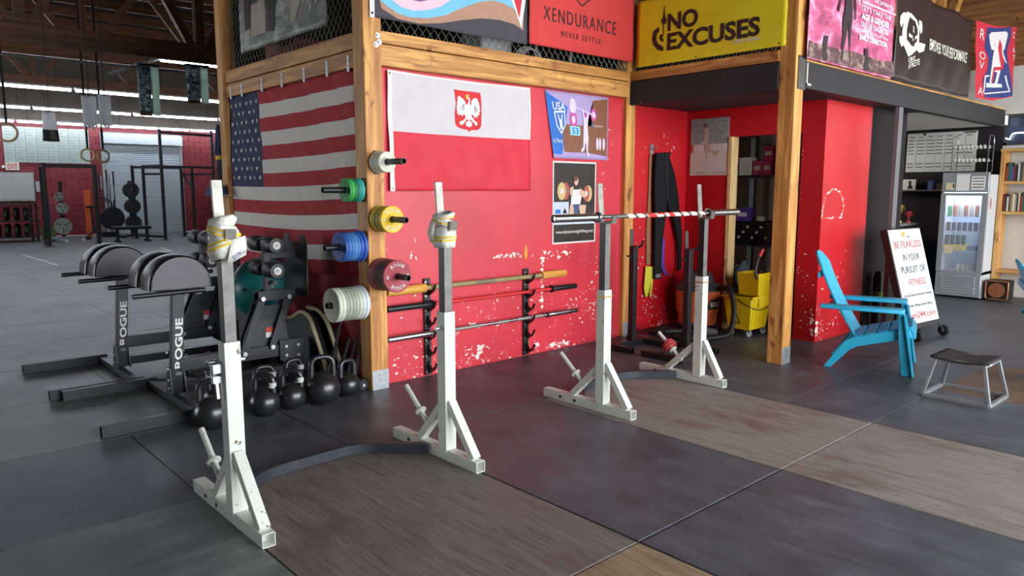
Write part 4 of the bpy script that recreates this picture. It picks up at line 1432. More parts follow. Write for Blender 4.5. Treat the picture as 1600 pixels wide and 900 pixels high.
# wavy rainbow-toned flag along the rail
pr = root('curved_band_flag', (3.65, 4.69, 2.72), 'flag with curved black, brown, blue and pink bands', 'flag')
dpr = lambda u, v: 0.008 + 0.006 * math.sin(8 * u + 3 * v) + 0.004 * math.sin(21 * u)
fpr = quad_surf((2.9, 4.70, 2.72), (1.52, 0, 0), (0, 0, 0.9), dpr)
C_BLACK = M('flag_black_cloth', (70, 66, 74), 0.8, var=0.1)
C_BROWN = M('flag_brown_cloth', (176, 136, 112), 0.8, var=0.06)
C_BLUE = M('flag_sky_cloth', (120, 190, 226), 0.8, var=0.05)
C_PINK = M('flag_pink_cloth', (236, 194, 208), 0.8, var=0.05)
C_PURP = M('flag_purple_cloth', (134, 74, 140), 0.8, var=0.05)
cloth('cloth', fpr, 40, 24, C_BLACK, None, pr)
decal('hoist_tape', [rect(-0.005, -0.005, 0.02, 1.0)], fpr, HEM, pr, 0.003, 40, 24)
for nm, c, mt, o_ in (('brown_band', P_BROWN, C_BROWN, 0.002), ('blue_band', P_BLUE, C_BLUE, 0.003), ('pink_band', P_PINK, C_PINK, 0.004), ('purple_disc', P_PURP, C_PURP, 0.005)):
    b = c[0]
    lo_, hi_ = b[0], b[-1]
    poly = [p for p in b] + [(hi_[0], 1.0), (max(lo_[0], 0.021), 1.0)]
    if nm == 'brown_band':
        poly[0] = (0.021, 0.30)
        poly[-1] = (0.021, 1.0)
    decal(nm, [poly], fpr, mt, pr, o_, 40, 24)
decal('white_chevron', [[P_CH[0][0], P_CH[0][1], (0.985, 0.4), (0.985, 1.0), (0.8, 1.0)]], fpr, HEM, pr, 0.006, 40, 24)
decal('red_chevron', [[P_CH[1][0], P_CH[1][1], (0.955, 0.38), (0.955, 1.0), (0.84, 1.0)]], fpr, P_RED, pr, 0.0075, 40, 24)
decal('grommet', [circ(0.008, 0.03, 0.006, 0.010, 12)], fpr, INK, pr, 0.005)

# red banner with lettering
rb = root('red_banner', (5.15, 4.69, 2.72), 'coral red cloth banner with black lettering hanging over the rail', 'banner')
frb = quad_surf((4.455, 4.705, 2.735), (1.395, 0, 0), (0, 0, 0.75), folds(0.007, 1.2, 0.4, 0.2))
RB = M('coral_red_cloth', (204, 58, 56), 0.75, var=0.06, scale=5)
cloth('cloth', frb, 40, 20, RB, None, rb)
letters('lettering', 'XENDURANCE', frb, (0.118, 0.295, 0.812, 0.45), INK, rb, 0.004, spacing=1.25)
letters('lettering', 'NEVER SETTLE', frb, (0.275, 0.146, 0.662, 0.212), INK, rb, 0.004, spacing=1.5)
for q in stroke([(0.40, 0.63), (0.475, 0.55), (0.552, 0.65), (0.475, 0.78), (0.40, 0.63)], 0.012):
    decal('diamond_line', [q], frb, INK, rb, 0.004)
letters('emblem_letter', 'X', frb, (0.45, 0.62, 0.50, 0.70), INK, rb, 0.004)

# yellow banner
yb = root('yellow_banner', (5.86, 3.9, 2.68), 'yellow banner lettered NO EXCUSES above the alcove', 'banner')
fyb = quad_surf((5.868, 4.66, 2.68), (0, -1.54, 0), (0, 0, 0.62), folds(0.005, 0.9, 1.0, 0.6), lambda u, v: (u, v - 0.10 * u * v + 0.0 * u))
YB = M('mustard_yellow_vinyl', (226, 208, 26), 0.5, var=0.05, scale=4)
YINK = M('brown_black_ink', (50, 34, 32), 0.6, var=0.05)
cloth('cloth', fyb, 40, 20, YB, None, yb)
fyp = quad_surf((5.868, 4.66, 2.68), (0, -1.54, 0), (0, 0, 0.56), folds(0.005, 0.9, 1.0, 0.6))
letters('lettering', 'NO', fyp, (0.232, 0.515, 0.447, 0.80), YINK, yb, 0.004, offset=0.035)
letters('lettering', 'EXCUSES', fyp, (0.232, 0.20, 0.848, 0.485), YINK, yb, 0.004, offset=0.035)
letters('small_lettering', 'LIFE AsRx', fyp, (0.682, 0.138, 0.854, 0.19), HEM, yb, 0.006, offset=0.02)
for p in N_SH:
    decal('plumb_bob_mark', [p], fyp, YINK, yb, 0.004, 0, 0)
for u, v in ((0.44, 0.03), (0.965, 0.04)):
    decal('grommet', [circ(u, v, 0.005, 0.013, 10)], fyp, INK, yb, 0.004)

# pink photo banner
pk = root('pink_banner', (6.85, 2.99, 2.57), 'pink sky banner with a dark standing silhouette', 'banner')
fpk = quad_surf((5.985, 3.0, 2.575), (1.73, 0, 0), (0, 0, 1.1), folds(0.004, 1.0, 0.3, 0.1))


def M_cloud(name, a, b, c, sc):
    m, nt, bs = new_mat(name)
    bs.inputs['Roughness'].default_value = 0.45
    v = coords(nt, (1, 1, 1.6), True)
    n = nd(nt, 'ShaderNodeTexNoise', i_Scale=sc, i_Detail=6.0, i_Roughness=0.62, i_Distortion=0.8)
    nt.links.new(v, n.inputs['Vector'])
    out = ramp(nt, n.outputs['Fac'], [(0.34, lin(a)), (0.5, lin(b)), (0.66, lin(c))])
    nt.links.new(out, bs.inputs['Base Color'])
    return m


cloth('vinyl', fpk, 30, 20, M_cloud('pink_cloud_print', (150, 70, 96), (204, 96, 138), (238, 176, 196), 4), None, pk)
fpkp = quad_surf((5.97, 2.99, 2.57), (1.76, 0, 0), (0, 0, 1.1), lambda u, v: -0.004)
decal('grass_hills', K_HILL, fpkp, M_cloud('grass_print', (64, 40, 48), (104, 74, 76), (168, 150, 134), 9), pk, 0.007, 0, 0)
DK = M('silhouette_print', (48, 38, 42), 0.6, var=0.1)
for p in K_POST:
    decal('fence_post_print', [p], fpkp, DK, pk, 0.009)
K_F0 = K_FIG[0][:2] + K_FIG[0][2:]
decal('standing_silhouette', [K_F0 + [], ], fpkp, DK, pk, 0.010)
decal('silhouette_torso', [[K_F0[0], K_F0[1], (K_F0[1][0] + 0.01, 0.8), (K_F0[0][0] - 0.01, 0.8)]], fpkp, DK, pk, 0.010)
for p in K_FIG[1:]:
    decal('silhouette_arm', [p], fpkp, DK, pk, 0.010)
PINKW = M('pink_white_print', (246, 232, 236), 0.6)
for t, (bx), of in (("LET'S TAKE THE", (0.56, 0.487, 0.934, 0.526), 0.0), ('AGE & GENDER', (0.56, 0.416, 0.915, 0.468), 0.035), ('OUT OF DIAGNOSIS', (0.557, 0.356, 0.907, 0.40), 0.01), ('AND FOCUS ON', (0.556, 0.312, 0.907, 0.337), 0.0), ('EARLY DETECTION.', (0.552, 0.254, 0.906, 0.297), 0.035), ('DISCRIMINATE', (0.707, 0.585, 0.934, 0.615), 0.01)):
    letters('lettering', t, fpkp, bx, PINKW, pk, 0.009, offset=of)
decal('pale_stripe', [rect(0.56, 0.545, 0.99, 0.56)], fpkp, C_PINK, pk, 0.008)

# black banner with the skull emblem
bk = root('black_banner', (8.86, 2.99, 2.58), 'black cloth banner with a white skull emblem', 'banner')
dbk = lambda u, v: 0.012 + 0.010 * math.sin(13 * u + 5 * v) * (1 - 0.5 * v) + 0.006 * math.sin(29 * u - 8 * v)
fbk = quad_surf((7.74, 3.0, 2.585), (2.24, 0, 0), (0, 0, 0.89), dbk, lambda u, v: (u, v - 0.03 * abs(math.sin(u * 9)) * v))
BK = M('black_satin_cloth', (46, 36, 36), 0.38, var=0.1, scale=5)
cloth('cloth', fbk, 48, 20, BK, None, bk)
fbp = quad_surf((7.72, 2.99, 2.58), (2.28, 0, 0), (0, 0, 0.92), lambda u, v: dbk(u, v) - 0.010)
CRM = M('cream_print', (226, 224, 206), 0.6, var=0.05)
em = decal('skull_emblem', [B_SK[0]], fbp, CRM, bk, 0.006, 48, 20)
decal('skull_face', [B_SK[1]], fbp, BK, em, 0.010, 48, 20)
for nm, i in (('eye', 2), ('eye', 3), ('nose', 4), ('flame', 9)):
    decal(nm, [B_SK[i]], fbp, CRM, em, 0.014, 48, 20)
for i in (5, 6, 7, 8):
    decal('dumbbell_mark', [B_SK[i]], fbp, CRM, em, 0.006, 48, 20)
letters('lettering', 'EMPOWER YOUR PERFORMANCE', fbp, (0.385, 0.41, 0.915, 0.535), CRM, bk, 0.010, offset=0.01)
letters('lettering', 'ULTIMATE', fbp, (0.155, 0.235, 0.252, 0.285), CRM, bk, 0.010, offset=0.01, skew=0.045)
letters('lettering', 'ATHLETE', fbp, (0.165, 0.185, 0.30, 0.25), CRM, bk, 0.010, offset=0.01, skew=0.085)

# blue and red team banner
az = root('team_banner', (10.8, 2.99, 2.6), 'blue and red team banner with a big outlined letter A', 'banner')
faz = quad_surf((9.99, 2.985, 2.6), (1.6, 0, 0), (0, 0, 0.95), folds(0.012, 1.2, 0.0, 0.3))
AB = M('team_blue_cloth', (44, 58, 120), 0.7, var=0.06)
AR = M('team_red_cloth', (200, 40, 62), 0.7, var=0.06)
e = A_EDGE[0]
decal('cloth', [[e[0], e[1], (0.55, 0.02), e[2], e[3], (0.5, 0.96)]], faz, AR, az, 0.0, 24, 16)
decal('blue_field', A_BLUE, faz, AB, az, 0.003, 24, 16)
for p in A_A:
    decal('white_outline', [p], faz, HEM, az, 0.006, 24, 16)
decal('red_letter_a', A_RED, faz, AR, az, 0.009, 24, 16)
for ch, b in zip('ROVACAT', A_T):
    letters('lettering', ch, faz, (b[0][0] + 0.01, b[1][1], b[3][0], b[0][1]), HEM, az, 0.006)

# photo banner in clear sheet over the mesh
ph = root('photo_banner', (2.84, 6.0, 2.74), 'glossy signed photo banner hung on the mesh above the striped flag', 'banner')
fph = quad_surf((2.845, 6.82, 2.735), (0, -1.62, 0), (0, 0, 0.9), lambda u, v: 0.008 + 0.005 * math.sin(19 * u + 4 * v) * (1 - v))
cloth('print', fph, 30, 20, M_cloud('grey_photo_print', (70, 74, 72), (120, 122, 114), (176, 178, 170), 3.2), None, ph)
GREYD = M('photo_dark_print', (58, 52, 50), 0.35, var=0.3, scale=6)
GREYL = M('photo_light_print', (170, 160, 142), 0.35, var=0.15, scale=6)
decal('dark_figure', [[(0.36, 0.13), (0.44, 0.10), (0.46, 0.32), (0.52, 0.5), (0.50, 0.9), (0.34, 0.9), (0.34, 0.4), (0.37, 0.3)]], fph, GREYD, ph, 0.004, 30, 20)
decal('pale_shape', [[(0.15, 0.12), (0.34, 0.12), (0.35, 0.33), (0.30, 0.42), (0.17, 0.42)]], fph, GREYL, ph, 0.004, 30, 20)
decal('pale_shape', [[(0.62, 0.12), (0.68, 0.12), (0.80, 0.4), (0.80, 0.9), (0.64, 0.9), (0.66, 0.4)]], fph, GREYL, ph, 0.004, 30, 20)
decal('dark_shape', [[(0.08, 0.2), (0.13, 0.22), (0.16, 0.5), (0.12, 0.9), (0.06, 0.9)], [(0.16, 0.44), (0.33, 0.46), (0.32, 0.62), (0.18, 0.6)]], fph, GREYD, ph, 0.005, 30, 20)
sc_ = [(0.80 + 0.02 * k, 0.22 + 0.07 * math.sin(k * 2.3) + 0.01 * k) for k in range(9)]
for q in stroke(sc_, 0.006):
    decal('signature_stroke', [q], fph, HEM, ph, 0.006)

# ------------------------------------------------------------------ posters on the red walls
po = root('lilac_poster', (5.2, 4.785, 1.8), 'lilac and blue weightlifting poster peeling at its lower left', 'poster')
fpo = quad_surf((4.74, 4.796, 1.79), (0.87, 0, 0), (0, 0, 0.60), lambda u, v: 0.003 + 0.025 * max(0, 0.4 - u) * max(0, 1 - v), lambda u, v: (u + 0.13 * (1 - v) * (1 - u), v - 0.0 * u))
LIL = M('lilac_print', (176, 158, 204), 0.3, var=0.08, scale=6)
cloth('paper', fpo, 20, 16, LIL, None, po)
BLUEP = M('blue_print', (46, 110, 196), 0.3, var=0.15, scale=8)
WOODP = M('brown_panel_print', (134, 86, 62), 0.3, var=0.2, scale=10, stretch=(6, 6, 1))
decal('blue_field', [[(0, 0.06), (0.16, 0.06), (0.26, 0.5), (0.32, 0.78), (0.0, 0.98)]], fpo, BLUEP, po, 0.002, 20, 16)
decal('wood_panel', [rect(0.20, 0.10, 0.62, 0.52), [(0.62, 0.10), (0.98, 0.06), (0.98, 0.97), (0.74, 0.92), (0.70, 0.52), (0.62, 0.52)]], fpo, WOODP, po, 0.002, 20, 16)
PNK = M('magenta_print', (204, 84, 160), 0.3, var=0.2, scale=20)
PNKL = M('pale_lilac_print', (222, 206, 232), 0.3, var=0.1)
for cx, cy, rx, ry in ((0.40, 0.80, 0.055, 0.12), (0.74, 0.70, 0.05, 0.10), (0.40, 0.60, 0.06, 0.12)):
    decal('printed_disc', [circ(cx, cy, rx, ry, 20)], fpo, PNK if cy < 0.78 else PNKL, po, 0.004, 0, 0)
    decal('printed_ring', [circ(cx, cy, rx * 0.5, ry * 0.5, 16)], fpo, PNKL, po, 0.005, 0, 0)
decal('printed_bar', stroke([(0.36, 0.82), (0.78, 0.68)], 0.02), fpo, PNKL, po, 0.005)
decal('printed_lifter', [[(0.54, 0.78), (0.56, 0.78), (0.585, 0.66), (0.60, 0.64), (0.62, 0.66), (0.64, 0.73), (0.66, 0.73), (0.645, 0.62), (0.63, 0.50), (0.64, 0.34), (0.62, 0.12), (0.65, 0.06), (0.60, 0.06), (0.585, 0.28), (0.555, 0.14), (0.50, 0.10), (0.50, 0.14), (0.54, 0.20), (0.55, 0.36), (0.56, 0.52), (0.565, 0.62)]], fpo, PNKL, po, 0.006)
decal('printed_head', [circ(0.60, 0.68, 0.018, 0.035, 12)], fpo, PNK, po, 0.007)
decal('scoreboard', [rect(0.33, 0.36, 0.50, 0.50)], fpo, M('cyan_print', (150, 214, 232), 0.3), po, 0.004)
letters('lettering', '53', fpo, (0.36, 0.38, 0.47, 0.48), BLUEP, po, 0.006, offset=0.02)
letters('lettering', 'USA', fpo, (0.08, 0.72, 0.28, 0.84), HEM, po, 0.005, offset=0.02)
shd = decal('shield_print', [[(0.09, 0.70), (0.27, 0.72), (0.26, 0.5), (0.18, 0.36), (0.11, 0.48)]], fpo, HEM, po, 0.004)
decal('shield_field', [[(0.11, 0.675), (0.25, 0.69), (0.245, 0.51), (0.18, 0.40), (0.125, 0.49)]], fpo, BLUEP, shd, 0.0055)
decal('shield_lifter', [[(0.14, 0.66), (0.155, 0.66), (0.175, 0.58), (0.19, 0.58), (0.205, 0.665), (0.22, 0.665), (0.205, 0.54), (0.205, 0.44), (0.165, 0.44), (0.16, 0.54)]], fpo, HEM, shd, 0.007)
letters('lettering', 'yn Berg', fpo, (0.02, 0.22, 0.18, 0.30), HEM, po, 0.005)
letters('small_lettering', 'SAFESUIS', fpo, (0.74, 0.515, 0.90, 0.545), HEM, po, 0.005)
decal('blue_spark', [[(0.69, 0.53), (0.705, 0.545), (0.71, 0.59), (0.715, 0.545), (0.735, 0.53), (0.715, 0.515), (0.71, 0.47), (0.705, 0.515)]], fpo, BLUEP, po, 0.005)
for x0 in (0.80, 0.85, 0.92):
    decal('printed_bystander', [circ(x0, 0.25, 0.022, 0.10, 12)], fpo, PNKL, po, 0.004)

pb = root('lifter_poster', (5.15, 4.795, 1.0), 'dark weightlifter poster with a web address, behind the barbell end', 'poster')
fpb = quad_surf((4.85, 4.797, 1.0), (0.595, 0, 0), (0, 0, 0.765), lambda u, v: 0.002)
MB().box(4.85, 5.445, 4.793, 4.799, 1.0, 1.765).obj('paper', HEM, pb)
DKP = M('dark_photo_print', (46, 38, 36), 0.35, var=0.35, scale=8)
decal('photo', [rect(0.025, 0.02, 0.975, 0.98)], fpb, DKP, pb, 0.003)
YLP = M('yellow_plate_print', (206, 182, 120), 0.35, var=0.1)
RDP = M('rose_plate_print', (176, 84, 70), 0.35, var=0.1)
SKIN = M('skin_print', (214, 176, 152), 0.35, var=0.08)
for cx, cy, a, b, m1, m2 in ((0.25, 0.64, 0.085, 0.105, RDP, YLP), (0.80, 0.61, 0.085, 0.10, YLP, RDP)):
    decal('printed_plate', [circ(cx + (0.035 if cx < 0.5 else 0.02), cy, a, b, 24)], fpb, m1, pb, 0.004)
    decal('printed_plate', [circ(cx - (0.055 if cx < 0.5 else 0.03), cy, a * (1.1 if cx < 0.5 else 0.8), b * 1.02, 24)], fpb, m2, pb, 0.005)
    decal('printed_hub', [circ(cx - (0.055 if cx < 0.5 else 0.04), cy, 0.035, 0.035, 16)], fpb, PNKL, pb, 0.006)
decal('printed_bar', stroke([(0.30, 0.645), (0.76, 0.62)], 0.018), fpb, RAW_STEEL, pb, 0.006)
decal('printed_shirt', [[(0.42, 0.66), (0.60, 0.66), (0.66, 0.60), (0.62, 0.48), (0.40, 0.46)]], fpb, HEM, pb, 0.007)
decal('printed_arms', [[(0.38, 0.68), (0.46, 0.70), (0.44, 0.58), (0.38, 0.60)], [(0.60, 0.68), (0.76, 0.62), (0.72, 0.55), (0.60, 0.60)]], fpb, SKIN, pb, 0.008)
decal('printed_head', [circ(0.52, 0.765, 0.048, 0.055, 18)], fpb, SKIN, pb, 0.008)
decal('printed_hair', [circ(0.50, 0.795, 0.05, 0.035, 16)], fpb, M('brown_hair_print', (98, 64, 44), 0.5), pb, 0.009)
decal('printed_leg', [[(0.38, 0.47), (0.48, 0.47), (0.47, 0.36), (0.36, 0.34)]], fpb, SKIN, pb, 0.008)
decal('printed_leg', [[(0.58, 0.47), (0.76, 0.47), (0.74, 0.36), (0.62, 0.35)]], fpb, SKIN, pb, 0.008)
decal('printed_shorts', [[(0.45, 0.48), (0.60, 0.48), (0.57, 0.34), (0.49, 0.34)]], fpb, M('navy_shorts_print', (60, 84, 120), 0.5), pb, 0.009)
PALEB = M('pale_board_print', (196, 208, 220), 0.35, var=0.05)
decal('sponsor_board', [rect(0.025, 0.34, 0.36, 0.51)], fpb, PALEB, pb, 0.004)
decal('blue_logo', [rect(0.06, 0.37, 0.17, 0.42)], fpb, BLUEP, pb, 0.006)
decal('triangle_logo', [[(0.22, 0.37), (0.32, 0.37), (0.27, 0.44)]], fpb, INK, pb, 0.006)
decal('platform_edge', [rect(0.025, 0.235, 0.975, 0.30)], fpb, PALEB, pb, 0.004)
letters('web_address', 'www.dynamicweightlifting.com', fpb, (0.07, 0.115, 0.94, 0.165), HEM, pb, 0.005, offset=0.01)

rp = root('runner_poster', (7.04, 4.57, 1.66), 'grey sepia poster of a runner beside the closet opening', 'poster')
frp = quad_surf((7.047, 4.815, 1.66), (0, -0.475, 0), (0, 0, 0.61), lambda u, v: 0.003 + 0.002 * math.sin(9 * u))
cloth('paper', frp, 10, 10, M('aged_paper_print', (206, 206, 196), 0.5, var=0.06), None, rp)
decal('dark_backdrop', [rect(0.0, 0.55, 1.0, 1.0)], frp, M('blurred_grey_print', (136, 150, 148), 0.5, var=0.35, scale=12, stretch=(1, 1, 3)), rp, 0.002)
decal('pale_track', [rect(0.0, 0.0, 1.0, 0.40)], frp, M('pale_track_print', (206, 200, 190), 0.5, var=0.08), rp, 0.002)
decal('runner_print', [[(0.36, 0.84), (0.44, 0.84), (0.50, 0.80), (0.54, 0.70), (0.64, 0.60), (0.60, 0.56), (0.52, 0.62), (0.50, 0.56), (0.56, 0.46), (0.72, 0.40), (0.74, 0.45), (0.78, 0.42), (0.72, 0.34), (0.56, 0.38), (0.47, 0.44), (0.46, 0.30), (0.44, 0.26), (0.40, 0.26), (0.43, 0.32), (0.40, 0.48), (0.36, 0.56), (0.26, 0.54), (0.26, 0.58), (0.35, 0.62), (0.37, 0.72)]], frp, M('runner_pale_print', (186, 170, 152), 0.5, var=0.1), rp, 0.004)
decal('runner_head', [circ(0.40, 0.88, 0.05, 0.05, 14)], frp, M('runner_dark_print', (110, 96, 86), 0.5), rp, 0.005)
letters('caption', 'NO SHORTCUTS TO ANY PLACE WORTH GOING', frp, (0.2, 0.03, 0.92, 0.06), M('brown_caption', (110, 98, 90), 0.6), rp, 0.004)

# ------------------------------------------------------------------ glute-ham machines
PAD = M('black_leather', (28, 27, 30), 0.33, var=0.2, scale=18, bump=0.2)
PADF = M('grey_leather_side', (84, 80, 86), 0.5, var=0.1, scale=30, bump=0.15)
MACH = M('machine_black_paint', (38, 39, 45), 0.42, 0.2, var=0.15, scale=20)
STITCH = M('grey_stitching', (130, 126, 124), 0.7)


def ghd(label):
    r = root('glute_ham_machine', (0, 0, 0), label, 'exercise machine', 'glute ham machines beside the striped flag')
    up = MB().bar((-0.02, 0, 0.06), (0.03, 0, 0.77), 0.055, 0.082, (1, 0, 0)).obj('upright', MACH, r, bevel=0.003)
    fn = quad_surf((0.024, -0.0278, 0.24), (0.0255, 0, 0.36), (-0.052, 0, 0))
    letters('lettering', 'ROGUE', fn, (0.0, 0.0, 1.0, 1.0), WHITE_PRINT, up, 0.0015, offset=0.03)
    MB().box(-0.022, 0.018, -0.0295, -0.0275, 0.19, 0.215).obj('small_decal', M('grey_print', (120, 120, 124), 0.6), up)
    for s_ in (-1, 1):
        ft = MB().hollow((0.0, s_ * 0.53, 0.037), (-0.63, s_ * 0.53, 0.037), 0.05, 0.074, 0.004, 0.05).obj('foot', MACH, r, bevel=0.002)
        for k in range(4):
            MB().cyl((-0.50 + 0.066 * k, s_ * 0.53 - 0.0262, 0.04), (-0.50 + 0.066 * k, s_ * 0.53 - 0.0235, 0.04), 0.0085, seg=10).obj('adjustment_hole', BLACK_RUB, ft)
        MB().cyl((-0.05, s_ * 0.53 - 0.036, 0.04), (-0.05, s_ * 0.53 - 0.025, 0.04), 0.018, seg=14).obj('bolt', BOLT, ft)
        g = MB()
        g.prism([(-0.07, 0.0), (0.07, 0.0), (0.055, 0.03), (0.028, 0.19), (-0.028, 0.19), (-0.055, 0.03)], lambda a, b, d, s_=s_: (-0.012 + s_ * (0.046 + 0.02 * max(0, 0.12 - b)) + d, a, 0.06 + b), -0.004, 0.004)
        g.obj('gusset', MACH, r)
        for zz in (0.10, 0.16, 0.24, 0.36):
            MB().cyl((-0.014 + s_ * 0.05, -0.012, zz), (-0.014 + s_ * 0.062, -0.012, zz), 0.010, seg=8).obj('bolt', BOLT, r)
        MB().cyl((-0.34, s_ * 0.29, 0.815), (0.12, s_ * 0.29, 0.822), 0.0165, seg=14).obj('handle', GUN, r)
        # half-moon thigh pad
        y0, y1 = (0.03, 0.255) if s_ > 0 else (-0.255, -0.03)
        prof = [(0.185, 0.0)] + [(-0.018 + 0.205 * math.cos(R(a)), 0.025 + 0.205 * math.sin(R(a))) for a in range(0, 181, 12)] + [(-0.225, 0.0)]
        mb = MB()
        rows_ = [(y0, 0.93), (y0 + 0.012, 0.985), (y0 + 0.03, 1.0), ((y0 + y1) / 2, 1.015), (y1 - 0.03, 1.0), (y1 - 0.012, 0.985), (y1, 0.93)]
        n = len(prof)
        vs = []
        for yy, sc in rows_:
            for a, b in prof:
                vs.append((-0.018 + (a + 0.018) * sc, yy, 0.835 + b * sc))
        fs = [(i * n + k, i * n + (k + 1) % n, (i + 1) * n + (k + 1) % n, (i + 1) * n + k) for i in range(len(rows_) - 1) for k in range(n)]
        fs += [tuple(range(n)), tuple(range((len(rows_) - 1) * n, len(rows_) * n))]
        mb.add(vs, fs)
        pd = mb.obj('thigh_pad', PAD, r, ang=50)
        mb = MB()
        yf_ = y0 - 0.0015
        mb.add([(-0.018 + (a + 0.018) * 0.90, yf_, 0.84 + b * 0.90) for a, b in prof], [tuple(range(n))])
        mb.obj('pad_side_panel', PADF, pd)
        pts = [(-0.018 + (a + 0.018) * 0.925, y0 - 0.001, 0.836 + b * 0.925) for a, b in prof]
        MB().tube(pts, 0.003, 6).obj('stitched_seam', STITCH, pd)
    MB().box(-0.07, -0.015, -0.53, 0.53, 0.012, 0.06).obj('cross_member', MACH, r, bevel=0.002)
    MB().box(-0.12, 0.12, -0.10, 0.10, 0.80, 0.835).obj('pad_carriage', MACH, r, bevel=0.003)
    MB().bar((-0.05, -0.29, 0.805), (-0.05, 0.29, 0.805), 0.04, 0.02).bar((0.08, -0.29, 0.805), (0.08, 0.29, 0.805), 0.04, 0.02).obj('handle_support', MACH, r)
    # rear half: rail, pivot plates, roller post
    MB().box(0.01, 0.86, -0.037, 0.037, 0.215, 0.31).obj('main_rail', MACH, r, bevel=0.003)
    MB().box(-0.02, 0.92, -0.025, 0.025, 0.07, 0.135).obj('lower_rail', MACH, r, bevel=0.003)
    cp = MB()
    cp.prism([(0.46, 0.24), (0.86, 0.24), (0.83, 0.42), (0.80, 0.62), (0.60, 0.62), (0.50, 0.40)], lambda a, b, d: (a, d, b), -0.012, 0.012)
    cp.obj('pivot_plate', MACH, r)
    for k in range(9):
        a = R(60 + 7.5 * k)
        c0 = Vector((0.69 + 0.16 * math.cos(a), -0.0135, 0.36 + 0.16 * math.sin(a)))
        c1 = Vector((0.69 + 0.19 * math.cos(a), -0.0135, 0.36 + 0.19 * math.sin(a)))
        MB().bar(c0, c1, 0.010, 0.003, (0, 1, 0)).obj('angle_slot', BLACK_RUB, r)
    MB().box(0.66, 0.715, -0.0145, -0.012, 0.37, 0.45).mat(1).box(0.66, 0.715, -0.0148, -0.0143, 0.41, 0.45).obj('warning_label', [M('label_white', (214, 210, 204), 0.6), M('label_red', (196, 60, 50), 0.6)], r)
    for s_ in (-1, 1):
        yo = s_ * 0.05
        for a, b in (((0.47, 0.275), (0.63, 0.68)), ((0.69, 0.30), (0.84, 0.68))):
            lk = MB().bar((a[0], yo, a[1]), (b[0], yo, b[1]), 0.055, 0.010, (0, 1, 0)).obj('link_arm', MACH, r, bevel=0.002)
            if s_ < 0:
                for c in (a, b):
                    MB().cyl((c[0], yo - 0.006, c[1]), (c[0], yo - 0.018, c[1]), 0.018, seg=16).cyl((c[0], yo - 0.016, c[1]), (c[0], yo - 0.022, c[1]), 0.010, seg=6).obj('bolt', BOLT, lk)
        MB().bar((0.60, yo, 0.70), (0.87, yo, 0.70), 0.075, 0.010, (0, 1, 0)).obj('top_plate', MACH, r)
        pl = MB()
        pl.prism([(0.80, 0.18), (0.92, 0.10), (0.97, 0.0), (1.0, 0.0), (1.0, 0.33), (0.80, 0.33)], lambda a, b, d, yo=yo: (a - 0.05, yo + d, b + 0.01), -0.005, 0.005)
        lp = pl.obj('rear_plate', MACH, r)
        for c in ((0.80, 0.29), (0.90, 0.29), (0.90, 0.21), (0.80, 0.22)):
            MB().cyl((c[0], yo - 0.005, c[1]), (c[0], yo - 0.013, c[1]), 0.012, seg=8).obj('bolt', BOLT, lp)
        for z in (0.90, 1.09):
            y0, y1 = sorted((s_ * 0.035, s_ * 0.205))
            rl = MB().lathe([(0.02, 0), (0.055, 0.003), (0.060, 0.012), (0.060, 0.158), (0.055, 0.167), (0.02, 0.17)], (0.69, y0, z), (0, 1, 0), 28).obj('foam_roller_pad', M('black_foam', (30, 30, 32), 0.5, var=0.12), r)
            if s_ < 0:
                MB().lathe([(0.021, 0.0), (0.029, 0.002), (0.029, 0.004), (0.021, 0.005), (0.021, 0.0)], (0.69, y0 - 0.003, z), (0, 1, 0), 20).obj('washer', HEM, rl)
                MB().cyl((0.69, y0 - 0.010, z), (0.69, y0 + 0.002, z), 0.015, seg=14).obj('axle_cap', RAW_STEEL, rl)
    MB().box(0.665, 0.715, -0.025, 0.025, 0.66, 1.13).obj('roller_post', MACH, r, bevel=0.003)
    MB().box(0.70, 0.93, -0.02, 0.02, 0.98, 1.03).obj('foot_plate_arm', MACH, r, bevel=0.002)
    fp = MB()
    fp.prism([(-0.20, 0.68), (0.20, 0.68), (0.20, 1.10), (0.16, 1.16), (0.10, 1.16), (0.08, 1.10), (-0.08, 1.10), (-0.10, 1.16), (-0.16, 1.16), (-0.20, 1.10)], lambda a, b, d: (0.93 + d, a, b), -0.005, 0.005)
    fp.obj('foot_plate', GUN, r)
    MB().cyl((0.72, -0.03, 0.80), (0.72, -0.075, 0.80), 0.012, seg=12).cyl((0.72, -0.07, 0.80), (0.72, -0.085, 0.80), 0.02, seg=12).obj('spring_pin', GUN, r)
    MB().box(0.88, 0.95, -0.30, 0.30, 0.0, 0.06).obj('rear_foot', MACH, r, bevel=0.002)
    return r


g1 = ghd('black glute ham machine with white upright lettering, the nearer one by the kettlebells')
g2 = copy_tree(g1)
g2['label'] = 'black glute ham machine with white upright lettering, the farther one on the hall side'
place(g1, (1.68, 5.42, 0))
place(g2, (1.615, 6.56, 0))

# ------------------------------------------------------------------ things stored between the machines and the flag wall
CREAM = M('cream_edge_foam', (206, 192, 152), 0.7, var=0.1)
def edge_board(label, x, pts, w):
    r = root('padded_board', (x, pts[0][0], 0), label, 'board', 'padded boards leaning on the flag wall')
    mb = MB()
    mb.prism(pts, lambda a, b, d: (x + d, a, b), 0, w)
    mb.obj('panel', BLACK_RUB, r)
    path = [Vector((x - 0.004, a, b)) for a, b in pts[:-1]]
    MB().tube(rounded_path(path, 0.12, 5), 0.016, 8).obj('edge_piping', CREAM, r)
    return r


